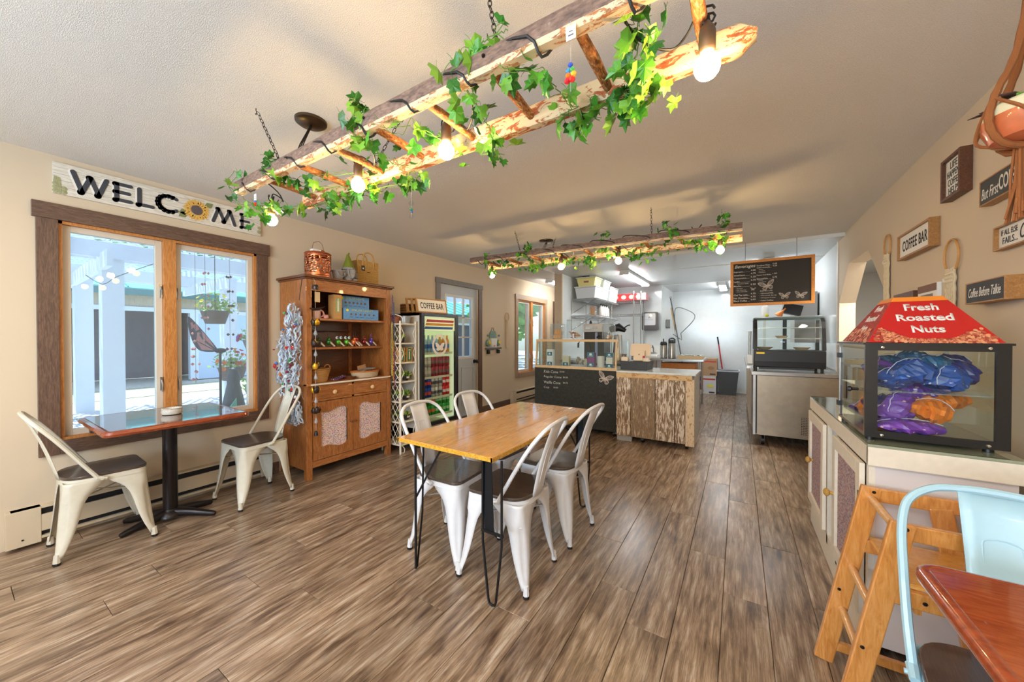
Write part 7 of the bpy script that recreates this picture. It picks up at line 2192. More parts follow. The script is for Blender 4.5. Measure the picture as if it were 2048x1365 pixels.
part('stand', MB().lathe([(0.10, 0.0), (0.09, 0.02), (0.07, 0.25), (0.06, 0.42)], (-1.62, 5.72, 0.90), 18), STEEL, t)
part('head', MB().tube([(-1.74, 5.70, 1.40), (-1.60, 5.70, 1.44), (-1.50, 5.70, 1.38)], [0.05, 0.065, 0.03], 12), BLACKP, t)
part('lever', MB().tube([(-1.55, 5.68, 1.40), (-1.46, 5.66, 1.46), (-1.42, 5.66, 1.47)], 0.010, 8), BLACKP, t)
part('spout', MB().tube([(-1.60, 5.63, 1.32), (-1.58, 5.60, 1.22), (-1.60, 5.60, 1.12)], 0.014, 8), CHROME, t)
part('jug', MB().lathe([(0.045, 0), (0.04, 0.09), (0.047, 0.11)], (-1.50, 5.62, 0.91), 14), CHROME, t)
one('milk_pitcher', MB().lathe([(0.042, 0), (0.045, 0.05), (0.034, 0.10), (0.040, 0.115)], (-1.36, 5.66, 0.90), 16), CHROME, 'steel milk pitcher at the grinder foot', 'pitcher', loc=(-1.36, 5.66, 0.90))
t = thing('back_counter', 'stainless back counter carrying the espresso machine', 'counter', (-1.9, 5.9, 0))
part('top', MB().box(-2.55, -1.25, 5.55, 6.15, 0.865, 0.899), STEEL, t, smooth=False)
part('cabinet_body', MB().box(-2.5, -1.3, 5.6, 6.1, 0.02, 0.864), plain('back_counter_grey', S(130, 124, 116), 0.5), t, smooth=False)
t = thing('wand_faucet', 'black gooseneck sprayer standing inside view of the display glass', 'faucet', (-2.0, 5.6, 0.9))
part('gooseneck', MB().tube(catmull([(-2.02, 5.60, 0.90), (-2.02, 5.58, 1.10), (-2.07, 5.56, 1.22), (-2.17, 5.56, 1.24), (-2.22, 5.56, 1.18)], 5), 0.008, 8), BLACKP, t)
part('nozzle', MB().tube([(-2.22, 5.56, 1.19), (-2.225, 5.56, 1.11)], 0.016, 8), BLACKP, t)
# ================================================================ stainless fridge, display case, beverages board
t = thing('undercounter_fridge', 'stainless undercounter fridge on black casters', 'refrigerator', (0.53, 5.5, 0))
QX0, QX1, QY0, QY1 = 0.135, 0.965, 5.13, 5.88
part('cabinet_shell', MB().box(QX0 + 0.01, QX1, QY0 + 0.03, QY1, 0.13, 0.835), plain('fridge_side', S(150, 148, 144), 0.3, 0.9), t, smooth=False)
part('worktop', MB().box(QX0 - 0.01, QX1, QY0 - 0.02, QY1, 0.836, 0.878), STEEL, t, smooth=False, bevel=0.004)
part('end_strip', MB().box(QX0 + 0.01, QX0 + 0.035, QY0, QY0 + 0.03, 0.13, 0.835), STEEL, t, smooth=False)
part('door_gasket', MB().box(QX0 + 0.036, QX0 + 0.05, QY0 + 0.012, QY0 + 0.03, 0.14, 0.83), BLACKP, t, smooth=False)
part('front_panel', MB().box(QX0 + 0.05, QX1, QY0, QY0 + 0.03, 0.135, 0.832), plain('front_steel', S(176, 160, 138), 0.32, 0.9, noise=0.06, nscale=3), t, smooth=False)
hm_ = MB()
for i in range(10):
    for j in range(11):
        hm_.lathe([(0.0055, 0), (0.0055, 0.002)], (0.60 + i * 0.0185, QY0 - 0.0005, 0.19 + j * 0.0185), 6, Matrix.Rotation(pi / 2, 3, 'X'))
part('vent_holes', hm_, BLACK, t, smooth=False, kind='stuff')
for x in (QX0 + 0.11, QX1 - 0.1):
    for y in (QY0 + 0.10, QY1 - 0.1):
        c = part('caster', MB().lathe([(0.052, -0.015), (0.052, 0.015)], (x, y, 0.053), 20, Matrix.Rotation(pi / 2, 3, 'Y')), BLACKP, t)
        part('caster_fork', MB().add([(x + 0.018, y - 0.03, 0.13), (x + 0.018, y + 0.05, 0.13), (x + 0.018, y + 0.01, 0.04), (x + 0.018, y - 0.01, 0.04)], [(0, 1, 2, 3)]).box(x - 0.03, x + 0.03, y - 0.03, y + 0.05, 0.118, 0.132), STEEL, c, smooth=False, solid=0.003)
t = thing('countertop_display', 'black curved-glass countertop display case on the stainless fridge', 'display case', (0.47, 5.4, 0.878))
EX0, EX1, EY0, EY1 = 0.15, 0.81, 5.16, 5.62
DK = plain('case_black', S(20, 19, 19), 0.38, coat=0.15)
base = [(EY0, 0.93), (EY0 - 0.005, 1.0), (EY0 - 0.004, 1.13), (EY1, 1.13), (EY1, 0.93)]
part('base', MB().prism([(y, z) for y, z in base], EX0, EX1, Matrix(((0, 0, 1, 0), (1, 0, 0, 0), (0, 1, 0, 0), (0, 0, 0, 1)))), DK, t, smooth=False, bevel=0.01)
part('base_grille', MB().box(EX0 + 0.05, EX1 - 0.1, EY0 + 0.02, EY0 + 0.03, 0.905, 0.932), plain('grille_dark', S(46, 46, 46), 0.5), t, smooth=False)
for x in (EX0 + 0.02, EX1 - 0.03):
    for y in (EY0 + 0.04, EY1 - 0.04):
        part('foot', MB().cyl((x, y), 0.014, 0.8785, 0.932, 10), BLACKP, t)
prof = [(EY0 + 0.0, 1.13), (EY0 + 0.02, 1.25), (EY0 + 0.05, 1.38), (EY0 + 0.09, 1.455), (EY0 + 0.15, 1.50)]
for x in (EX0, EX1 - 0.035):
    f_ = MB()
    pp = prof + [(EY0 + 0.20, 1.515), (EY0 + 0.19, 1.48), (EY0 + 0.12, 1.42), (EY0 + 0.085, 1.36), (EY0 + 0.045, 1.13)]
    f_.prism(pp, x, x + 0.035, Matrix(((0, 0, 1, 0), (1, 0, 0, 0), (0, 1, 0, 0), (0, 0, 0, 1))))
    part('side_frame', f_, DK, t, smooth=False)
    part('rear_upright', MB().box(x, x + 0.035, EY1 - 0.04, EY1, 1.1305, 1.4945), DK, t, smooth=False)
part('top_panel', MB().box(EX0, EX1, EY0 + 0.15, EY1, 1.495, 1.52), plain('case_grey_top', S(70, 84, 84), 0.3), t, smooth=False, bevel=0.006)
cg = MB().sheet([[(x, y, z) for x in (EX0 + 0.035, EX1 - 0.035)] for y, z in prof])
part('curved_glass', cg, GL, t, solid=0.004)
part('back_post', MB().box(0.46, 0.50, EY1 - 0.03, EY1 - 0.01, 1.13, 1.50), DK, t, smooth=False)
for z in (1.385, 1.26):
    sh = part('glass_shelf', MB().box(EX0 + 0.04, EX1 - 0.04, EY0 + 0.08, EY1 - 0.05, z, z + 0.006), glassm('shelf_glass', (0.85, 0.92, 0.9, 1), 1.0, 0.05, 0.15), t, smooth=False)
    part('shelf_edge', MB().box(EX0 + 0.035, EX1 - 0.035, EY0 + 0.075, EY0 + 0.08, z - 0.002, z + 0.010), STEEL, sh, smooth=False)
one('warning_sticker', MB().box(EX0 + 0.025, EX0 + 0.105, EY0 - 0.0075, EY0 - 0.006, 1.085, 1.105), plain('warning_yellow', S(240, 200, 30), 0.5), 'yellow rectangular sticker on the black display case base', 'sticker', smooth=False)
for lb, x, z, r in (('oval paper tray with red food on the display case middle shelf', 0.43, 1.267, 0.055), ('left kraft bowl on the display case floor', 0.26, 1.132, 0.075), ('right kraft bowl on the display case floor', 0.62, 1.132, 0.07)):
    t = thing('paper_bowl', lb, 'bowl', (x, 5.36, z))
    part('bowl', MB().lathe([(r * 0.6, 0), (r, 0.03), (r * 0.97, 0.03), (r * 0.55, 0.004), (0.001, 0.004)], (x, 5.36, z), 18, sx=1.2), plain('kraft_bowl', S(206, 176, 146), 0.6), t)
    if z > 1.2:
        part('food', MB().sph((x, 5.36, z + 0.02), r * 0.6, 10, sx=1.3, sz=0.4), plain('food_red', S(190, 70, 60), 0.5), t)
t = thing('beverages_board', 'black beverages menu board in an orange wood frame hung from the ceiling', 'sign', (0.315, 5.28, 1.66))
MX0, MX1, MY, MZ0, MZ1 = -0.095, 0.722, 5.265, 1.665, 2.218
OR = wood('menu_frame_orange', [(0.3, S(196, 120, 40)), (0.7, S(222, 150, 66))], (10, 10, 10), 0.5)
fm = MB()
e = 0.032
fm.box(MX0, MX1, MY, MY + 0.022, MZ0, MZ0 + e).box(MX0, MX1, MY, MY + 0.022, MZ1 - e, MZ1).box(MX0, MX0 + e, MY, MY + 0.022, MZ0 + e, MZ1 - e).box(MX1 - e, MX1, MY, MY + 0.022, MZ0 + e, MZ1 - e)
part('frame', fm, OR, t, smooth=False, bevel=0.002)
part('face', MB().box(MX0 + e, MX1 - e, MY + 0.008, MY + 0.018, MZ0 + e, MZ1 - e), plain('menu_black', S(48, 44, 40), 0.8), t, smooth=False)
MT = plain('menu_text', S(216, 208, 194), 0.7)
def mt(s, x, z, h, w=None, al='LEFT', **k):
    text(s, t, MT, (x, MY + 0.0072, z), (1, 0, 0), (0, 0, 1), w, h, align=al, **k)
mt('Beverages', MX0 + 0.045, 2.145, 0.050, 0.215, shear=0.3, bold=0.012)
for i, (a, b, z) in enumerate((('Espresso............', '4.00', 2.085), ('Americano.........', '4.75', 2.046), ('Cappuccino......', '5.25', 2.005), ('Latte................', '4.75', 1.966), ('Mocha...............', '5.25', 1.912), ('Chai Tea Latte....', '4.75', 1.800), ('Hot Chocolate....', '4.75', 1.763), ('Black Coffee ...', '3.00', 1.728))):
    mt(a, MX0 + 0.037, z, 0.021, 0.165, bold=0.01)
    mt(b, MX0 + 0.212, z + 0.012, 0.019, 0.05, bold=0.01)
for s, x, z, w_ in (('Caramel or Vanilla', 0.07, 1.940, 0.12), ('• Caramel', 0.058, 1.882, 0.07), ('• Milk Chocolate', 0.058, 1.862, 0.11), ('• White Chocolate', 0.058, 1.842, 0.12)):
    mt(s, MX0 + x, z, 0.011, w_)
for a, b, z, h in (('Rootbeer Float....', '5.50', 2.145, 0.017), ('Craft Lemonade....', '4.50', 2.120, 0.017), ('Passion Fruit Boba..', '1.00', 2.030, 0.014), ('Smoothie......', '5.75', 1.985, 0.021)):
    mt(a, MX0 + 0.272, z, h, 0.145, bold=0.006)
    mt(b, MX0 + 0.428, z + 0.008, h, 0.042, bold=0.006)
for s, z, w_ in (('• Peach', 2.095, 0.05), ('• Strawberry', 2.077, 0.07), ('• Raspberry', 2.059, 0.075), ('• Mango', 1.965, 0.05), ('• Strawberry', 1.945, 0.08)):
    mt(s, MX0 + 0.285, z, 0.010, w_)
for s, z in (('Add ons 0.60', 1.838), ('• Almond Milk', 1.808), ('• Flavored Syrup', 1.780), ('• Whipped Cream', 1.752), ('• Iced Coffee', 1.722)):
    mt(s, MX0 + 0.305, z, 0.014, 0.012 * len(s) * 0.85)
bm_ = plain('menu_butterfly', S(206, 190, 172), 0.7)
for x, z, s, r in ((0.375, 1.895, 0.082, 0.25), (0.235, 1.865, 0.028, -0.1), (0.545, 1.765, 0.056, 0.05), (0.690, 1.765, 0.058, -0.15)):
    butterfly(t, bm_, (MX0 + x, MY + 0.0065, z), (1, 0, 0), (0, 0, 1), s, r)
for x in (0.06, 0.56):
    part('hanging_wire', MB().tube([(x, MY + 0.01, MZ1), (x, 5.30, CZ)], 0.0022, 5), IRON, t)
# long kitchen worktop and oddments behind the fridge
t = thing('kitchen_workbench', 'steel-fronted kitchen workbench behind the undercounter fridge', 'counter', (0.55, 7.3, 0))
part('top', MB().box(0.09, 0.97, 5.95, 8.6, 0.85, 0.885), STEEL, t, smooth=False)
part('cabinet_body', MB().box(0.13, 0.97, 5.98, 8.55, 0.08, 0.849), plain('bench_tan', S(176, 158, 132), 0.5), t, smooth=False)
t = thing('wrap_dispenser', 'narrow white appliance with steel post on the kitchen workbench', 'appliance', (0.15, 6.5, 0.886))
part('case_body', MB().box(0.10, 0.20, 6.3, 6.6, 0.887, 1.02), WHITE, t, bevel=0.01)
part('post', MB().tube([(0.14, 6.5, 1.02), (0.14, 6.5, 1.37)], 0.018, 10), STEEL, t)
part('plate', MB().box(0.08, 0.20, 6.4, 6.6, 1.37, 1.375), STEEL, t, smooth=False)
t = thing('smoothie_blender', 'orange funnel and dark box of utensils above the display case', 'kitchenware', (0.5, 6.5, 1.5))
part('shelf_board', MB().box(0.2, 0.95, 6.35, 6.75, 1.555, 1.575), STEEL, t, smooth=False)
part('shelf_post', MB().box(0.9, 0.93, 6.4, 6.43, 0.886, 1.555).box(0.3, 0.33, 6.4, 6.43, 0.886, 1.555), STEEL, t, smooth=False, kind='stuff')
one('dark_box', MB().box(-0.11, 0.11, -0.1, 0.1, 0, 0.14, Matrix.Rotation(0.25, 3, 'Y')), BLACKP, 'tilted dark box on the shelf above the display case', 'box', loc=(0.62, 6.52, 1.61), smooth=False, local=True)
one('orange_funnel', MB().lathe([(0.05, 0), (0.04, 0.04), (0.012, 0.09), (0.010, 0.14)], (0, 0, 0), 14, Matrix.Rotation(0.7, 3, 'Y')), plain('funnel_orange', S(240, 130, 40), 0.4), 'orange plastic funnel above the display case', 'funnel', loc=(0.47, 6.42, 1.585), local=True)
one('yellow_sponge', MB().sph((0.34, 6.42, 1.598), 0.026, 10), plain('sponge_yellow', S(220, 216, 50), 0.6), 'small yellow ball beside the orange funnel', 'ball', loc=(0.34, 6.42, 1.575))
one('white_canister', MB().lathe([(0.045, 0), (0.045, 0.16), (0.03, 0.18)], (0.33, 6.62, 1.575), 14), WHITE, 'white canister standing left on the shelf above the display case', 'canister', loc=(0.33, 6.62, 1.575))
one('grey_cabinet', MB().box(0.70, 0.965, 6.8, 7.3, 1.2, 1.95), plain('wall_cab_grey', S(150, 146, 142), 0.4), 'tall grey cabinet box at the right kitchen wall', 'cabinet', smooth=False, bevel=0.004)
# ================================================================ white side cabinet on the right
t = thing('side_cabinet', 'cream side cabinet with floral door panels carrying the nut warmer', 'cabinet', (0.63, 2.55, 0))
AX0, AX1, AY0, AY1 = 0.43, 0.80, 1.93, 3.24
ZT = 0.868
m = MB()
m.box(AX0 + 0.02, AX1, AY0, AY0 + 0.018, 0.08, 0.80)
m.box(AX0 + 0.02, AX1, AY1 - 0.018, AY1, 0.08, 0.80)
m.box(AX1 - 0.012, AX1, AY0 + 0.018, AY1 - 0.018, 0.08, 0.80)
m.box(AX0 + 0.02, AX1 - 0.012, AY0 + 0.018, AY1 - 0.018, 0.10, 0.118)
for y in (2.47, 2.70):
    m.box(AX0 + 0.02, AX1 - 0.012, y - 0.009, y + 0.009, 0.118, 0.80)
part('carcass', m, plain('cabinet_violet_white', S(214, 204, 200), 0.5), t, smooth=False)
m = MB()
for a, b in ((AY0, AY0 + 0.03), (2.455, 2.485), (2.685, 2.715), (AY1 - 0.03, AY1)):
    m.box(AX0 + 0.002, AX0 + 0.02, a, b, 0.10, 0.80)
m.box(AX0 + 0.002, AX0 + 0.02, AY0, AY1, 0.0, 0.15)
part('face_frame', m, CREAM, t, smooth=False)
part('cubby_shelf', MB().box(AX0 + 0.04, AX1 - 0.012, 2.479, 2.691, 0.50, 0.515), CREAM, t, smooth=False)
part('apron', MB().box(AX0 - 0.006, AX0 + 0.016, AY0 - 0.02, AY1 + 0.01, 0.785, 0.858).box(AX0 - 0.006, AX1 + 0.01, AY0 - 0.026, AY0 - 0.004, 0.785, 0.858), CREAM, t, smooth=False, bevel=0.003)
part('glass_top', MB().box(AX0 - 0.008, AX1 + 0.012, AY0 - 0.028, AY1 + 0.012, 0.859, ZT), plain('green_glass_top', S(150, 156, 132), 0.06, coat=1.0), t, smooth=False, bevel=0.001)
FL2 = speckle('floral_cloth', S(176, 150, 146), [S(150, 90, 90), S(110, 110, 140), S(190, 160, 150), S(160, 120, 100), S(120, 100, 110)], 130, 0.8, 0.5)
BRW = plain('wicker_knob', S(192, 146, 70), 0.6, noise=0.3, nscale=80)
for k, (a, b) in enumerate(((1.965, 2.462), (2.712, 3.215))):
    fr = MB()
    w_, x = 0.06, (AX0 - 0.018, AX0)
    za, zb = 0.165, 0.775
    fr.box(*x, a, a + w_, za, zb).box(*x, b - w_, b, za, zb).box(*x, a + w_, b - w_, za, za + w_).box(*x, a + w_, b - w_, zb - w_, zb)
    d = part('door', fr, CREAM, t, smooth=False, bevel=0.002)
    part('floral_panel', MB().box(AX0 - 0.006, AX0 - 0.002, a + w_, b - w_, za + w_, zb - w_), FL2, d, smooth=False, label='faded floral cloth panel')
    yk = b - 0.03 if k == 0 else b - w_ * 3.4
    part('knob', MB().lathe([(0.008, 0), (0.009, 0.012), (0.019, 0.020), (0.020, 0.030), (0.010, 0.038), (0.001, 0.039)], (AX0 - 0.018, yk if k == 0 else 3.02, 0.48), 14, Matrix.Rotation(-pi / 2, 3, 'Y')), BRW, d)
    if k == 0:
        part('hinge', MB().box(AX0 - 0.021, AX0 - 0.0, a - 0.022, a + 0.014, 0.60, 0.66), plain('hinge_brass', S(120, 104, 80), 0.4, 0.7), d, smooth=False)
# ---------------------------------------------------------------- nut warmer
t = thing('nut_warmer', 'black-framed glass nut warmer with red peaked roof on the cream cabinet', 'warmer case', (0.62, 2.2, ZT))
NX0, NX1, NY0, NY1, NZ0, NZ1 = 0.43, 0.80, 1.975, 2.43, 0.882, 1.25
for x in (NX0 + 0.02, NX1 - 0.04):
    for y in (NY0 + 0.03, NY1 - 0.03):
        part('foot', MB().cyl((x, y), 0.014, ZT + 0.0005, NZ0, 12), BLACKP, t)
fr = MB()
fr.box(NX0, NX0 + 0.035, NY0, NY0 + 0.012, NZ0, NZ1).box(NX1 - 0.035, NX1, NY0, NY0 + 0.012, NZ0, NZ1)
fr.box(NX0 + 0.035, NX1 - 0.035, NY0, NY0 + 0.012, NZ0, NZ0 + 0.028).box(NX0 + 0.035, NX1 - 0.035, NY0, NY0 + 0.012, NZ1 - 0.022, NZ1)
part('front_frame', fr, DK, t, smooth=False)
m = MB().box(NX0, NX1, NY0 + 0.012, NY1, NZ0, NZ0 + 0.012)
part('floor_plate', m, STEEL, t, smooth=False)
part('top_plate', MB().box(NX0 - 0.008, NX1 + 0.006, NY0 - 0.004, NY1 + 0.004, NZ1, NZ1 + 0.008), DK, t, smooth=False)
for x, y in ((NX0, NY1 - 0.012), (NX1 - 0.012, NY1 - 0.012), (NX0, NY0 + 0.012), (NX1 - 0.012, NY0 + 0.012)):
    part('corner_post', MB().box(x, x + 0.012, y, y + 0.012, NZ0 + 0.012, NZ1), STEEL, t, smooth=False)
part('front_glass', MB().box(NX0 + 0.035, NX1 - 0.035, NY0 + 0.003, NY0 + 0.006, NZ0 + 0.028, NZ1 - 0.022), GL, t, smooth=False)
sg = part('side_door_glass', MB().box(NX0 + 0.002, NX0 + 0.006, NY0 + 0.03, NY1 - 0.012, NZ0 + 0.014, NZ1 - 0.02), GL, t, smooth=False)
for z in (0.95, 1.19):
    part('hinge', MB().box(NX0 - 0.008, NX0 + 0.008, NY1 - 0.02, NY1 + 0.006, z - 0.012, z + 0.012), BLACKP, sg, smooth=False)
part('handle', MB().lathe([(0.006, 0), (0.006, 0.02), (0.012, 0.026), (0.010, 0.034)], (NX0, NY0 + 0.1, 1.06), 12, Matrix.Rotation(-pi / 2, 3, 'Y')), BLACKP, sg)
part('far_glass', MB().box(NX1 - 0.006, NX1 - 0.002, NY0 + 0.025, NY1 - 0.012, NZ0 + 0.014, NZ1).box(NX0 + 0.012, NX1 - 0.012, NY1 - 0.006, NY1 - 0.002, NZ0 + 0.014, NZ1), GL, t, smooth=False, kind='stuff')
part('glass_shelf', MB().box(NX0 + 0.012, NX1 - 0.012, NY0 + 0.03, NY1 - 0.015, 1.062, 1.067), glassm('shelf_glass'), t, smooth=False)
for x in (NX0 + 0.048, NX1 - 0.05):
    for z in (NZ0 + 0.012, NZ1 - 0.010):
        part('screw', MB().lathe([(0.007, 0), (0.005, 0.004), (0.001, 0.005)], (x, NY0, z), 12, Matrix.Rotation(pi / 2, 3, 'X')), CHROME, t)
RED = plain('roof_red', S(196, 30, 28), 0.25, coat=0.5)
ORG = plain('roof_orange', S(236, 140, 50), 0.3)
a0, a1, b0, b1, zz0 = NX0 + 0.01, NX1 - 0.01, NY0 + 0.01, NY1 - 0.01, NZ1 + 0.010
c0, c1_, d0, d1, zz1 = 0.545, 0.685, 2.13, 2.275, 1.445
m = MB().add([(a0, b0, zz0), (a1, b0, zz0), (a1, b1, zz0), (a0, b1, zz0), (c0, d0, zz1), (c1_, d0, zz1), (c1_, d1, zz1), (c0, d1, zz1)], [(0, 1, 2, 3), (0, 1, 5, 4), (1, 2, 6, 5), (2, 3, 7, 6), (3, 0, 4, 7), (4, 5, 6, 7)])
roof = part('peaked_roof', m, RED, t, smooth=False)
u_ = Vector((0, d0 - b0, zz1 - zz0)).normalized()
H_ = math.hypot(d0 - b0, zz1 - zz0)
r_x = Vector((1, 0, 0))
nf = r_x.cross(u_)
def on_front(x, k, e=0.0008):
    """point on the sloped front face: x across, k = 0 at eave, 1 at top"""
    return Vector((x, lerp(b0, d0, k), lerp(zz0, zz1, k))) + nf * e
for s, k, w_, h_ in (('Fresh', 0.76, 0.095, 0.036), ('Roasted', 0.53, 0.155, 0.036), ('Nuts', 0.28, 0.088, 0.036)):
    text(s, roof, WHITE, on_front(0.615, k), r_x, u_, w_, h_, bold=0.03)
part('orange_cap_band', MB().add([on_front(lerp(a0, c0, 0.9), 0.9), on_front(lerp(a1, c1_, 0.9), 0.9), on_front(c1_, 1.0), on_front(c0, 1.0)], [(0, 1, 2, 3)]), ORG, roof, smooth=False, solid=0.0006)
ul = Vector((c0 - a0, 0, zz1 - zz0)).normalized()
rl = Vector((0, -1, 0))
nl_ = rl.cross(ul)
def on_left(y, k, e=0.0008):
    return Vector((lerp(a0, c0, k), y, lerp(zz0, zz1, k))) + nl_ * e
for s, k, w_, h_ in (('Fresh', 0.78, 0.09, 0.03), ('Roasted', 0.55, 0.14, 0.03), ('Nuts', 0.32, 0.085, 0.03)):
    text(s, roof, WHITE, on_left(2.2, k), rl, ul, w_, h_, bold=0.03)
part('orange_cap_band', MB().add([on_left(lerp(b0, d0, 0.9), 0.9), on_left(lerp(b1, d1, 0.9), 0.9), on_left(d1, 1.0), on_left(d0, 1.0)], [(0, 1, 2, 3)]), ORG, roof, smooth=False, solid=0.0006)
rnd = random.Random(4)
NUTC = [plain('nut_%d' % i, c, 0.5, noise=0.2, nscale=90) for i, c in enumerate((S(206, 128, 92), S(178, 90, 62), S(224, 156, 112), S(150, 62, 50)))]
pm_ = [MB() for _ in range(4)]
for i in range(520):
    side = rnd.random() < 0.3
    e = abs(rnd.gauss(0, 0.10))
    if side:
        k = rnd.uniform(0, 0.30)
        y = rnd.uniform(b0 + 0.03 + 0.2 * k, b1 - 0.02 - 0.2 * k)
        o, ax, ay = on_left(y, k, 0.0012), rl, ul
    else:
        q = rnd.random()
        x = a0 + 0.015 + q * (a1 - a0 - 0.03)
        dist = abs(q - 0.5) * 2
        kmax = max(0.05, 0.50 * (dist - 0.22)) if dist > 0.3 else 0.06
        k = rnd.uniform(0.0, kmax)
        if x < lerp(a0, c0, k) + 0.008 or x > lerp(a1, c1_, k) - 0.008:
            continue
        o, ax, ay = on_front(x, k, 0.0012), r_x, u_
    an = rnd.uniform(0, pi)
    A, B = ax * cos(an) + ay * sin(an), ay * cos(an) - ax * sin(an)
    L, W_ = rnd.uniform(0.006, 0.011), rnd.uniform(0.004, 0.007)
    ps = [o + A * L * cos(j * pi / 4) + B * W_ * sin(j * pi / 4) for j in range(8)]
    n_ = nf if not side else nl_
    pm_[i % 4].add(ps + [o + n_ * 0.0015], [(j, (j + 1) % 8, 8) for j in range(8)])
for mb_, mt_ in zip(pm_, NUTC):
    part('nut_print', mb_, mt_, roof, kind='stuff')
# nut bags: crumpled printed pouches
def bagmat(nm, c, pr):
    m, nt, b = newmat(nm)
    mp = coords(nt, (26, 60, 40))
    v = N(nt, 'ShaderNodeTexVoronoi')
    nt.links.new(mp.outputs[0], v.inputs['Vector'])
    v.inputs['Scale'].default_value = 1
    r = ramp(nt, [(0.16, pr), (0.19, c)])
    nt.links.new(v.outputs['Distance'], r.inputs[0])
    nt.links.new(r.outputs[0], b.inputs['Base Color'])
    b.inputs['Roughness'].default_value = 0.28
    return m
BAGS = {'purple': bagmat('bag_purple', S(112, 64, 158), S(214, 170, 170)), 'blue': bagmat('bag_blue', S(32, 76, 150), S(196, 190, 200)), 'teal': bagmat('bag_teal', S(24, 92, 130), S(170, 190, 200)), 'orange': bagmat('bag_orange', S(226, 122, 40), S(160, 80, 50)), 'navy': bagmat('bag_navy', S(46, 50, 110), S(180, 140, 130))}
WSTR = plain('bag_seam', S(206, 200, 216), 0.4)
def bag(label, col, x, y, z, L, W_, Hh, yaw, tilt, seed):
    t = thing('nut_bag', label, 'bag', (x, y, z), 0, 'nut bags in the warmer')
    rnd = random.Random(seed)
    L, W_, Hh = L * 1.15, W_ * 1.38, Hh * 1.85
    M = Matrix.Rotation(yaw, 4, 'Z') @ Matrix.Rotation(tilt, 4, 'Y')
    rows = []
    n, k = 11, 12
    for i in range(n + 1):
        u = i / n
        e = math.sin(pi * min(1, max(0.02, u * 0.92))) ** 0.6
        wd = W_ / 2 * (0.75 + 0.3 * sin(pi * u)) * (1.0 if u < 0.8 else 1 - (u - 0.8) * 1.2)
        row = []
        for j in range(k):
            a = 2 * pi * j / k
            q = 1 + rnd.uniform(-0.24, 0.16)
            row.append(M @ Vector(((u - 0.5) * L, wd * cos(a) * q, Hh / 2 + Hh / 2 * sin(a) * e * q + 0.002)))
        row.append(row[0])
        rows.append(row)
    mb = MB().sheet(rows)
    o = part('pouch', mb, BAGS[col], t, local=True, smooth=False)
    sm = [M @ Vector(((i / 8 - 0.5) * L, 0.004 * (i % 2), Hh * (0.5 + 0.52 * math.sin(pi * min(1, max(0.02, i / 8 * 0.92))) ** 0.6) + 0.004)) for i in range(9)]
    part('seam', MB().tube(sm, 0.0014, 5), WSTR, o, local=True)
lo, up = NZ0 + 0.014, 1.069
bl = [
    ('purple nut bag lying flat along the warmer front', 'purple', 0.56, 2.02, lo, 0.17, 0.07, 0.032, 0.05, 0.0),
    ('purple nut bag with creased middle, lower left corner of the warmer', 'purple', 0.53, 2.075, lo + 0.03, 0.13, 0.08, 0.045, 0.5, -0.1),
    ('dark violet nut bag at the left side of the warmer bottom', 'navy', 0.515, 2.14, lo + 0.05, 0.11, 0.07, 0.05, -0.4, 0.1),
    ('purple nut bag standing on edge in the middle of the warmer', 'purple', 0.565, 2.09, lo + 0.07, 0.12, 0.06, 0.05, 0.9, -0.7),
    ('orange nut bag in the middle of the lower shelf', 'orange', 0.62, 2.06, lo + 0.05, 0.10, 0.075, 0.05, -0.3, 0.25),
    ('orange nut bag behind the first orange one', 'orange', 0.66, 2.10, lo + 0.08, 0.12, 0.07, 0.045, 0.25, -0.2),
    ('long orange nut bag at the right of the lower shelf', 'orange', 0.695, 2.16, lo + 0.09, 0.13, 0.08, 0.045, 0.1, -0.05),
    ('orange nut bag seen through the warmer left side', 'orange', 0.52, 2.25, lo + 0.01, 0.12, 0.08, 0.06, 1.4, 0.0),
    ('purple nut bag at the back bottom of the warmer', 'purple', 0.54, 2.34, lo, 0.14, 0.08, 0.05, 0.3, 0.0),
    ('blue nut bag at the upper left of the warmer shelf', 'blue', 0.525, 2.06, up, 0.12, 0.08, 0.045, 0.6, -0.1),
    ('purple nut bag seen upper left behind the blue ones', 'purple', 0.51, 2.13, up + 0.03, 0.10, 0.07, 0.05, 1.2, 0.1),
    ('big blue nut bag in the middle of the warmer shelf', 'blue', 0.585, 2.05, up + 0.02, 0.13, 0.09, 0.055, 0.35, -0.35),
    ('teal nut bag upper middle of the warmer shelf', 'teal', 0.64, 2.09, up + 0.045, 0.12, 0.08, 0.05, -0.1, -0.15),
    ('dark blue nut bag at the top of the heap', 'teal', 0.60, 2.13, up + 0.085, 0.09, 0.06, 0.04, 0.3, 0.0),
    ('blue nut bag with white stripes right of centre on the shelf', 'blue', 0.68, 2.05, up, 0.11, 0.08, 0.055, 0.9, -0.4),
    ('navy nut bag at the right end of the warmer shelf', 'navy', 0.705, 2.08, up + 0.01, 0.11, 0.09, 0.06, 0.2, -0.2),
    ('navy nut bag highest at the right of the heap', 'navy', 0.70, 2.14, up + 0.06, 0.10, 0.07, 0.045, -0.4, 0.1),
    ('teal nut bag at the upper left back of the warmer', 'teal', 0.54, 2.16, up + 0.06, 0.12, 0.07, 0.04, 0.1, -0.2),
    ('purple nut bag under the blue heap in the middle', 'purple', 0.60, 2.12, lo + 0.12, 0.12, 0.07, 0.04, -0.2, 0.1),
]
for i, b in enumerate(bl):
    bag(b[0], b[1], b[2], b[3], b[4], b[5], b[6], b[7], b[8], b[9], i + 3)
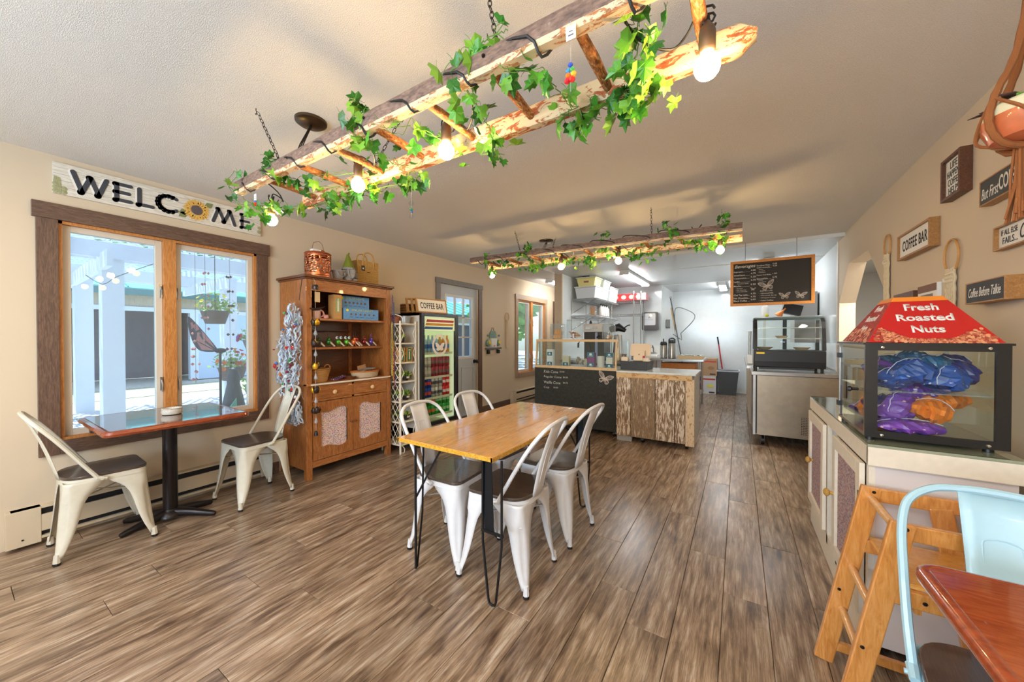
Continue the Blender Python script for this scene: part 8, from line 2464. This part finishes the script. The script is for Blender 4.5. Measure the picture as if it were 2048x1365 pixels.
# ---------------------------------------------------------------- wooden high chair
HC = wood('honey_wood', [(0.25, S(176, 108, 46)), (0.5, S(204, 136, 66)), (0.78, S(222, 164, 96))], (14, 14, 2.2), 0.3, bmp=0.04, coat=0.5)
DOW = plain('dowel_wood', S(216, 164, 104), 0.3, noise=0.12, nscale=20, coat=0.4)
t = thing('high_chair', 'honey-coloured wooden high chair beside the cream cabinet', 'high chair', (0.5, 1.71, 0))
yn, yf = 1.555, 1.865
for y, nm in ((yn, 'near'), (yf, 'far')):
    part('leg', MB().bar((0.29, y, 0.0), (0.425, y, 0.715), 0.022, 0.058, (1, 0, 0.2)), HC, t, smooth=False, bevel=0.004)
    part('leg', MB().bar((0.72, y, 0.0), (0.60, y, 0.68), 0.022, 0.058, (1, 0, -0.2)), HC, t, smooth=False, bevel=0.004)
    part('arm_rail', MB().bar((0.40, y + 0.001, 0.69), (0.74, y + 0.001, 0.69), 0.020, 0.05), HC, t, smooth=False, bevel=0.004)
    part('seat_rail', MB().bar((0.40, y, 0.49), (0.66, y, 0.49), 0.021, 0.05), HC, t, smooth=False, bevel=0.004)
    part('foot_rail', MB().bar((0.315, y, 0.07), (0.705, y, 0.07), 0.020, 0.03), HC, t, smooth=False)
    for x, z in ((0.335, 0.30), (0.43, 0.70), (0.47, 0.49)):
        part('bolt', MB().lathe([(0.006, 0), (0.004, 0.003), (0.001, 0.003)], (x, y - 0.0115, z), 10, Matrix.Rotation(pi / 2, 3, 'X')), BLACK, t)
for x, z in ((0.345, 0.225), (0.372, 0.395), (0.424, 0.675), (0.68, 0.225)):
    part('dowel', MB().tube([(x, yn, z), (x, yf, z)], 0.0125, 12), DOW, t)
part('seat_board', MB().box(0.42, 0.66, yn + 0.012, yf - 0.012, 0.515, 0.53), wood('seat_gold', [(0.3, S(206, 142, 66)), (0.7, S(232, 176, 96))], (6, 14, 14), 0.15, coat=0.6), t, smooth=False)
part('front_board', MB().box(0.455, 0.47, yn + 0.012, yf - 0.012, 0.44, 0.515), HC, t, smooth=False)
part('back_board', MB().box(0.72, 0.735, yn + 0.012, yf - 0.012, 0.60, 0.71), HC, t, smooth=False)
# dark houseplant on the floor under the red table
t = thing('potted_plant', 'dark leafy plant in a black pot on the floor by the high chair', 'plant', (0.62, 1.46, 0))
part('pot', MB().lathe([(0.07, 0), (0.085, 0.12), (0.09, 0.13), (0.08, 0.13), (0.001, 0.11)], (0.60, 1.40, 0), 18), POTB, t)
rnd = random.Random(8)
for i in range(34):
    a, L = rnd.uniform(0, 2 * pi), rnd.uniform(0.10, 0.24)
    d = Vector((cos(a), sin(a), 0))
    o = Vector((0.60, 1.40, 0.12))
    s_ = Vector((-d.y, d.x, 0)) * rnd.uniform(0.008, 0.014)
    P = [o + d * L * q + Vector((0, 0, L * (1.1 * q - 1.0 * q * q) * rnd.uniform(0.6, 1.3))) for q in (0, 0.35, 0.7, 1.0)]
    part('leaf', MB().sheet([[p - s_ * w_, p + s_ * w_] for p, w_ in zip(P, (0.4, 1, 0.8, 0.05))]), plain('dark_leaf_%d' % (i % 2), S(28, 64, 30) if i % 2 else S(50, 110, 40), 0.4), t, solid=0.0006)
# ---------------------------------------------------------------- hanging macrame planter
ROPE = plain('brown_macrame_rope', S(150, 90, 44), 0.75, bmp=0.7, bscale=160)
t = thing('macrame_planter', 'terracotta and cream pot in a brown macrame hanger at the top right', 'planter', (0.64, 1.5, 1.78))
px, py, pz = 0.645, 1.5, 1.785
p_ = part('pot', MB().lathe([(0.050, 0), (0.078, 0.012), (0.092, 0.045), (0.094, 0.070)], (px, py, pz), 28), plain('terracotta_glaze', S(186, 100, 62), 0.35, noise=0.12, coat=0.4), t)
part('cream_band', MB().lathe([(0.094, 0.070), (0.092, 0.094), (0.086, 0.100), (0.080, 0.094), (0.001, 0.08)], (px, py, pz), 28), plain('cream_glaze', S(206, 200, 166), 0.4), p_)
for k in range(4):
    a = radians(200 + 90 * k)
    u = Vector((cos(a), sin(a), 0))
    c = Vector((px, py, 0))
    top = Vector((px, py, CZ - 0.02))
    gather = c + Vector((0, 0, pz - 0.012))
    P = [gather, c + u * 0.07 + Vector((0, 0, pz + 0.0)), c + u * 0.102 + Vector((0, 0, pz + 0.055)), c + u * 0.088 + Vector((0, 0, pz + 0.13)), c + u * 0.045 + Vector((0, 0, pz + 0.24)), c + u * 0.015 + Vector((0, 0, pz + 0.45)), top]
    part('rope', MB().tube(catmull(P, 5), [0.0075 + 0.0016 * (i % 2) for i in range(31)], 8), ROPE, t)
    for s_ in (-1, 1):
        v = Vector((-u.y, u.x, 0)) * s_
        part('net_cord', MB().tube(catmull([c + u * 0.095 + Vector((0, 0, pz + 0.12)), c + u * 0.080 + v * 0.055 + Vector((0, 0, pz + 0.06)), c + (u + v).normalized() * 0.09 + Vector((0, 0, pz + 0.02)), gather], 4), 0.004, 6), ROPE, t)
tl = MB()
for i in range(22):
    a, q = rnd.uniform(0, 2 * pi), rnd.uniform(0, 0.010)
    e = rnd.uniform(0.012, 0.024)
    tl.tube([(px - 0.03 + q * cos(a), py + q * sin(a), pz - 0.01), (px - 0.03 + q * 1.6 * cos(a), py + q * 1.6 * sin(a), pz - 0.09), (px - 0.03 + e * cos(a), py + e * sin(a), pz - 0.19 + rnd.uniform(-0.015, 0.01))], 0.003, 5)
part('tassel', tl, ROPE, t)
for i in range(12):
    a = rnd.uniform(0, 2 * pi)
    d = Vector((cos(a), sin(a), 0))
    s_ = Vector((-d.y, d.x, 0)) * 0.014
    o = Vector((px, py, pz + 0.085))
    L = rnd.uniform(0.09, 0.13)
    P = [o + d * L * q + Vector((0, 0, L * (0.55 * q - 0.35 * q * q))) for q in (0, 0.4, 0.75, 1.0)]
    part('leaf', MB().sheet([[p - s_ * w_, p + s_ * w_] for p, w_ in zip(P, (0.5, 1, 0.8, 0.05))]), plain('planter_leaf_%d' % (i % 3), [S(70, 50, 44), S(96, 150, 50), S(54, 44, 36)][i % 3], 0.45), t, solid=0.0015)
# ================================================================ outside the windows
GND = plain('gravel_ground', S(196, 186, 170), 0.9, noise=0.12, nscale=2)
struct('ground', MB().box(-40, XL - T, -12, 30, -0.25, -0.03), GND)
struct('patio_slab', MB().box(-10.6, XL - T - 0.01, -4, 9, -0.03, 0.0), plain('concrete', S(206, 204, 200), 0.8, noise=0.06))
PW = plain('pergola_white', S(226, 230, 236), 0.6)
t = thing('pergola', 'white pergola with lattice roof outside the large window', 'pergola', (-5.2, 2, 0))
for x, y, w_ in ((-7.0, 1.205, 0.20), (-9.5, 1.30, 0.21), (-8.0, 2.84, 0.20), (-7.0, 6.3, 0.2)):
    part('post', MB().box(x - w_ / 2, x + w_ / 2, y - w_ / 2, y + w_ / 2, 0, 2.38), PW, t, smooth=False)
for x in (-7.0, -9.5):
    part('beam', MB().box(x - 0.14, x - 0.10, -2.5, 9.2, 2.30, 2.50), PW, t, smooth=False)
    part('beam', MB().box(x + 0.10, x + 0.14, -2.5, 9.2, 2.30, 2.50), PW, t, smooth=False)
part('brace', MB().bar((-6.4, 1.09, 2.24), (-9.9, 1.20, 2.24), 0.05, 0.2), PW, t, smooth=False)
part('brace', MB().bar((-7.5, 2.70, 2.24), (-9.9, 2.74, 2.24), 0.05, 0.2), PW, t, smooth=False)
for i in range(12):
    y = -2.2 + i * 0.98
    part('rafter', MB().box(-10.4, XL - T - 0.8, y - 0.02, y + 0.02, 2.501, 2.62), PW, t, smooth=False)
la = MB()
for i in range(72):
    y = -4.4 + i * 0.16
    la.bar((-10.4, y, 2.627), (XL - T - 0.8, y + 3.6, 2.627), 0.045, 0.006)
    la.bar((-10.4, y + 3.6, 2.635), (XL - T - 0.8, y, 2.635), 0.045, 0.006)
part('lattice', la, PW, t, smooth=False, kind='stuff')
# building across the lane
t = thing('outbuilding', 'long tan outbuilding with green metal roof and dark open bays across the lane', 'building', (-15, 4, 0))
TAN = wood('tan_siding', [(0.3, S(176, 158, 138)), (0.7, S(204, 186, 166))], (1, 9, 1), 0.8, bmp=0)
part('wall', MB().box(-16.2, -15.9, -8, 22, 0, 2.9), plain('dark_bay_wall', S(64, 72, 92), 0.8, noise=0.2, nscale=1.5), t, smooth=False)
part('upper_siding', MB().box(-14.1, -14.0, -8, 22, 2.10, 2.50), TAN, t, smooth=False)
part('white_fascia', MB().box(-14.0, -13.96, -8, 22, 2.00, 2.12), PW, t, smooth=False)
part('solid_wall', MB().box(-14.1, -14.0, 4.1, 12, 0, 2.0), plain('white_blue_wall', S(196, 210, 228), 0.8), t, smooth=False)
for y in (-7, -2.2, 1.4, 4.1, 12, 18):
    part('post', MB().box(-14.15, -13.97, y - 0.1, y + 0.1, 0, 2.0), PW, t, smooth=False)
part('roof', MB().add([(-13.6, -8.5, 2.50), (-13.6, 22.5, 2.50), (-17.5, 22.5, 3.9), (-17.5, -8.5, 3.9), (-13.6, -8.5, 2.60), (-13.6, 22.5, 2.60), (-17.5, 22.5, 4.0), (-17.5, -8.5, 4.0)], [(0, 1, 2, 3), (4, 7, 6, 5), (0, 4, 5, 1), (1, 5, 6, 2), (2, 6, 7, 3), (3, 7, 4, 0)]), plain('green_metal_roof', S(96, 176, 160), 0.4), t, smooth=False)
sm = MB()
for i in range(40):
    y = -8 + i * 0.76
    sm.bar((-13.6, y, 2.615), (-17.5, y, 4.015), 0.03, 0.03)
part('roof_seams', sm, plain('roof_seam_green', S(66, 140, 130), 0.4), t, smooth=False, kind='stuff')
part('eave_gutter', MB().box(-13.62, -13.52, -8.5, 22.5, 2.40, 2.56), plain('gutter_green', S(52, 110, 108), 0.5), t, smooth=False)
one('grass_strip', MB().box(-13.0, -11.0, -8, 20, -0.03, -0.015), plain('lawn_green', S(168, 166, 132), 0.9, noise=0.3, nscale=4), 'thin strip of worn grass along the lane outside', 'grass', smooth=False, kind='stuff')
for i, (x, y, h) in enumerate(((-22, -3, 7.5), (-22.5, 6, 8), (-11.5, 17, 6), (-6.6, 16, 6), (-22, 16, 8), (-9.2, 14.0, 4.2))):
    t = thing('garden_tree', ['broad green tree behind the outbuilding, left', 'broad green tree behind the outbuilding, centre', 'round green tree beyond the hall window, left', 'round green tree beyond the hall window, right', 'tall green tree at the far end of the outbuilding', 'bushy green shrub outside the hall window'][i], 'tree', (x, y, 0))
    part('trunk', MB().tube([(x, y, -0.05), (x + 0.1, y, h * 0.6)], [0.2, 0.1], 8), plain('bark', S(96, 80, 66), 0.9), t)
    rnd = random.Random(i)
    cm = MB()
    for j in range(420):
        d = Vector((rnd.gauss(0, 1), rnd.gauss(0, 1), rnd.gauss(0, 0.9))).normalized() * rnd.uniform(0.55, 1) * h * 0.36
        c = Vector((x, y, h * 0.62)) + d
        q = rnd.uniform(0.12, 0.3)
        a, b = Vector((rnd.uniform(-1, 1), rnd.uniform(-1, 1), rnd.uniform(-1, 1))).normalized() * q, Vector((rnd.uniform(-1, 1), rnd.uniform(-1, 1), rnd.uniform(-1, 1))).normalized() * q
        cm.add([c - a, c - b, c + a, c + b], [(0, 1, 2, 3)])
    part('foliage', cm, plain('tree_green_%d' % (i % 2), S(96, 150, 60) if i % 2 else S(120, 170, 80), 0.7, noise=0.4, nscale=1.5), t, smooth=False, kind='stuff')
# big metal monarch and flowers by the pergola
t = thing('butterfly_sculpture', 'large pink and black metal butterfly outside the right window pane', 'garden ornament', (-4.6, 1.45, 0))
def wingpts(s):
    return [(0.0, 1.14), (-0.06 * s, 1.26), (-0.20 * s, 1.46), (-0.235 * s, 1.47), (-0.225 * s, 1.36), (-0.19 * s, 1.22), (-0.13 * s, 1.14)]
wp = wingpts(1)
blk = MB().prism([(p[0] + 1.53, p[1]) for p in catmull([(a, b, 0) for a, b in wp], 3, True)], 0, 0.012, Matrix(((0, 0, 1, -4.6), (1, 0, 0, 0), (0, 1, 0, 0), (0, 0, 0, 1))))
part('wing', blk, plain('wing_black', S(60, 64, 84), 0.5), t, smooth=False)
cells = MB()
cc = Vector((-0.12, 1.28, 0))
for tri in (((-0.02, 1.17), (-0.06, 1.25), (-0.13, 1.35), (-0.115, 1.27)), ((-0.03, 1.155), (-0.12, 1.25), (-0.16, 1.33), (-0.17, 1.25)), ((-0.03, 1.145), (-0.165, 1.235), (-0.13, 1.155)), ((-0.145, 1.36), (-0.17, 1.42), (-0.195, 1.40), (-0.175, 1.34)), ((-0.185, 1.38), (-0.20, 1.43), (-0.215, 1.42), (-0.205, 1.36))):
    cells.add([(-4.586, 1.53 + a, b) for a, b in tri], [tuple(range(len(tri)))])
part('wing_cells', cells, plain('wing_pink', S(206, 140, 140), 0.5), t, smooth=False, solid=0.002)
part('body', MB().sph((-4.6, 1.56, 1.14), 0.035, 10, sx=0.7, sy=1.6, sz=0.8), BLACK, t)
part('stake', MB().tube([(-4.6, 1.56, 0), (-4.6, 1.56, 1.13)], 0.012, 8), BLACK, t)
FLC = [S(220, 60, 80), S(120, 90, 200), S(236, 220, 90), S(236, 236, 240), S(230, 120, 60)]
def planter_pot(label, x, y, z, r, n, cols, seed):
    t = thing('flower_planter', label, 'plant', (x, y, z))
    part('pot', MB().lathe([(r * 0.5, 0), (r * 0.75, r * 0.8), (r * 0.7, r * 0.8)], (x, y, z), 16), plain('planter_brown', S(96, 80, 70), 0.7), t)
    if z > 1.4:
        part('hanging_wire', MB().tube([(x, y, z + 0.1), (x, y, 2.62)], 0.004, 5), CORD, t)
    else:
        part('stand', MB().lathe([(0.14, -z), (0.03, -z + 0.03), (0.03, 0.0)], (x, y, z), 12), plain('planter_brown', S(96, 80, 70), 0.7), t)
    rnd = random.Random(seed)
    g = MB()
    for i in range(170):
        d = Vector((rnd.gauss(0, 1), rnd.gauss(0, 1), abs(rnd.gauss(0, 1)))).normalized() * r * rnd.uniform(0.4, 1.15)
        c = Vector((x, y, z + r * 0.75)) + d
        a, b = Vector((rnd.uniform(-1, 1), rnd.uniform(-1, 1), rnd.uniform(-1, 1))).normalized() * 0.022, Vector((rnd.uniform(-1, 1), rnd.uniform(-1, 1), rnd.uniform(-1, 1))).normalized() * 0.022
        g.add([c - a, c - b, c + a, c + b], [(0, 1, 2, 3)])
    part('foliage', g, plain('petunia_leaf', S(140, 176, 80), 0.6, noise=0.3), t, smooth=False, kind='stuff')
    for i in range(n):
        d = Vector((abs(rnd.gauss(0, 1)) , rnd.gauss(0, 1), abs(rnd.gauss(0, 0.8)))).normalized() * r * 1.15
        part('blossom', MB().lathe([(0.002, 0), (0.024, 0.012), (0.026, 0.016)], tuple(Vector((x, y, z + r * 0.75)) + d), 7, d.to_track_quat('Z', 'Y').to_matrix(), cap=False), plain('petal_%d' % cols[i % len(cols)], FLC[cols[i % len(cols)]], 0.6), t)
planter_pot('hanging basket of white and yellow flowers high by the pergola post', -5.6, 1.85, 1.45, 0.2, 16, (3, 2), 1)
planter_pot('planter of red flowers behind the butterfly sculpture', -5.3, 1.92, 0.75, 0.2, 18, (0, 4), 2)
planter_pot('planter of violet and pink flowers at the window right edge', -4.9, 2.0, 1.12, 0.16, 16, (1, 0), 3)
planter_pot('low green planter at the window lower right corner', -4.7, 1.95, 0.55, 0.17, 6, (2,), 4)
one('garden_statue', MB().lathe([(0.13, 0), (0.14, 0.3), (0.09, 0.62), (0.055, 0.80), (0.06, 0.86), (0.035, 0.95), (0.001, 0.97)], (-4.45, 1.62, 0), 14), plain('statue_dark', S(52, 60, 66), 0.5, noise=0.3, nscale=14), 'dark tapering garden statue outside the right window pane', 'statue', loc=(-4.45, 1.62, 0))
one('teal_sail', MB().prism([(0, 0), (0.14, 0), (0.13, 0.2)], 0, 0.01, basis((-4.2, 1.42, 0.48), (0, 1, 0), (0, 0, 1))).tube([(-4.195, 1.55, 0), (-4.195, 1.55, 0.6)], 0.006, 6), plain('teal_cloth', S(90, 176, 156), 0.6), 'small teal triangular flag outside the right pane', 'flag')
t = thing('garden_lights', 'string of warm garden bulbs along the pergola', 'light', (-5.6, 0.9, 2.1))
GB = emis('garden_bulb', (1.0, 0.72, 0.36, 1), 1.0)
for i, (x, y, z) in enumerate(((-6.1, 0.98, 1.84), (-5.8, 1.03, 1.90), (-5.5, 1.13, 1.97), (-5.2, 1.25, 2.05))):
    part('bulb', MB().sph((x, y, z), 0.03, 10), GB, t)
part('wire', MB().tube(catmull([(-6.4, 0.9, 2.0), (-6.1, 0.98, 1.88), (-5.8, 1.03, 1.94), (-5.5, 1.13, 2.01), (-5.2, 1.25, 2.09), (-5.0, 1.4, 2.25)], 3), 0.004, 5), CORD, t)
ROSE = plain('chime_rose', S(196, 120, 110), 0.4, 0.3)
def gchime(label, x, y, z0, z1, mt):
    t = thing('garden_chime', label, 'wind chime', (x, y, z1))
    part('string', MB().tube([(x, y, z0), (x, y, 2.47)], 0.0015, 4), CORD, t)
    rnd = random.Random(int(z0 * 100))
    for i in range(7):
        z = lerp(z1, z0, (i + 0.5) / 7)
        for k in range(3):
            a = rnd.uniform(0, 6.28)
            part('charm', MB().lathe([(0.001, -0.014), (0.012, 0), (0.001, 0.014)], (x + 0.025 * cos(a), y + 0.025 * sin(a), z), 6, cap=False), mt, t)
gchime('dark beaded garden chime before the far pergola post', -4.3, 1.54, 0.95, 1.95, IRON)
gchime('rose metal garden chime left of the post', -4.35, 1.36, 1.2, 1.95, ROSE)
gchime('white feeder-like garden chime low in the right pane', -4.3, 1.27, 0.85, 1.35, ROSE)
t = thing('patio_table', 'white slatted patio table just outside the lower left pane', 'table', (-4.3, 0.6, 0))
for i in range(9):
    part('slat', MB().box(-4.62, -3.95, 0.44 + i * 0.052, 0.47 + i * 0.052, 0.60, 0.612), PW, t, smooth=False)
part('rim', MB().tube([(-4.63, 0.43, 0.6), (-3.94, 0.43, 0.6), (-3.94, 0.9, 0.6), (-4.63, 0.9, 0.6)], 0.012, 8, closed=True), PW, t)
for x in (-4.58, -3.99):
    for y in (0.48, 0.85):
        part('leg', MB().tube([(x, y, 0), (x, y, 0.6)], 0.012, 8), PW, t)
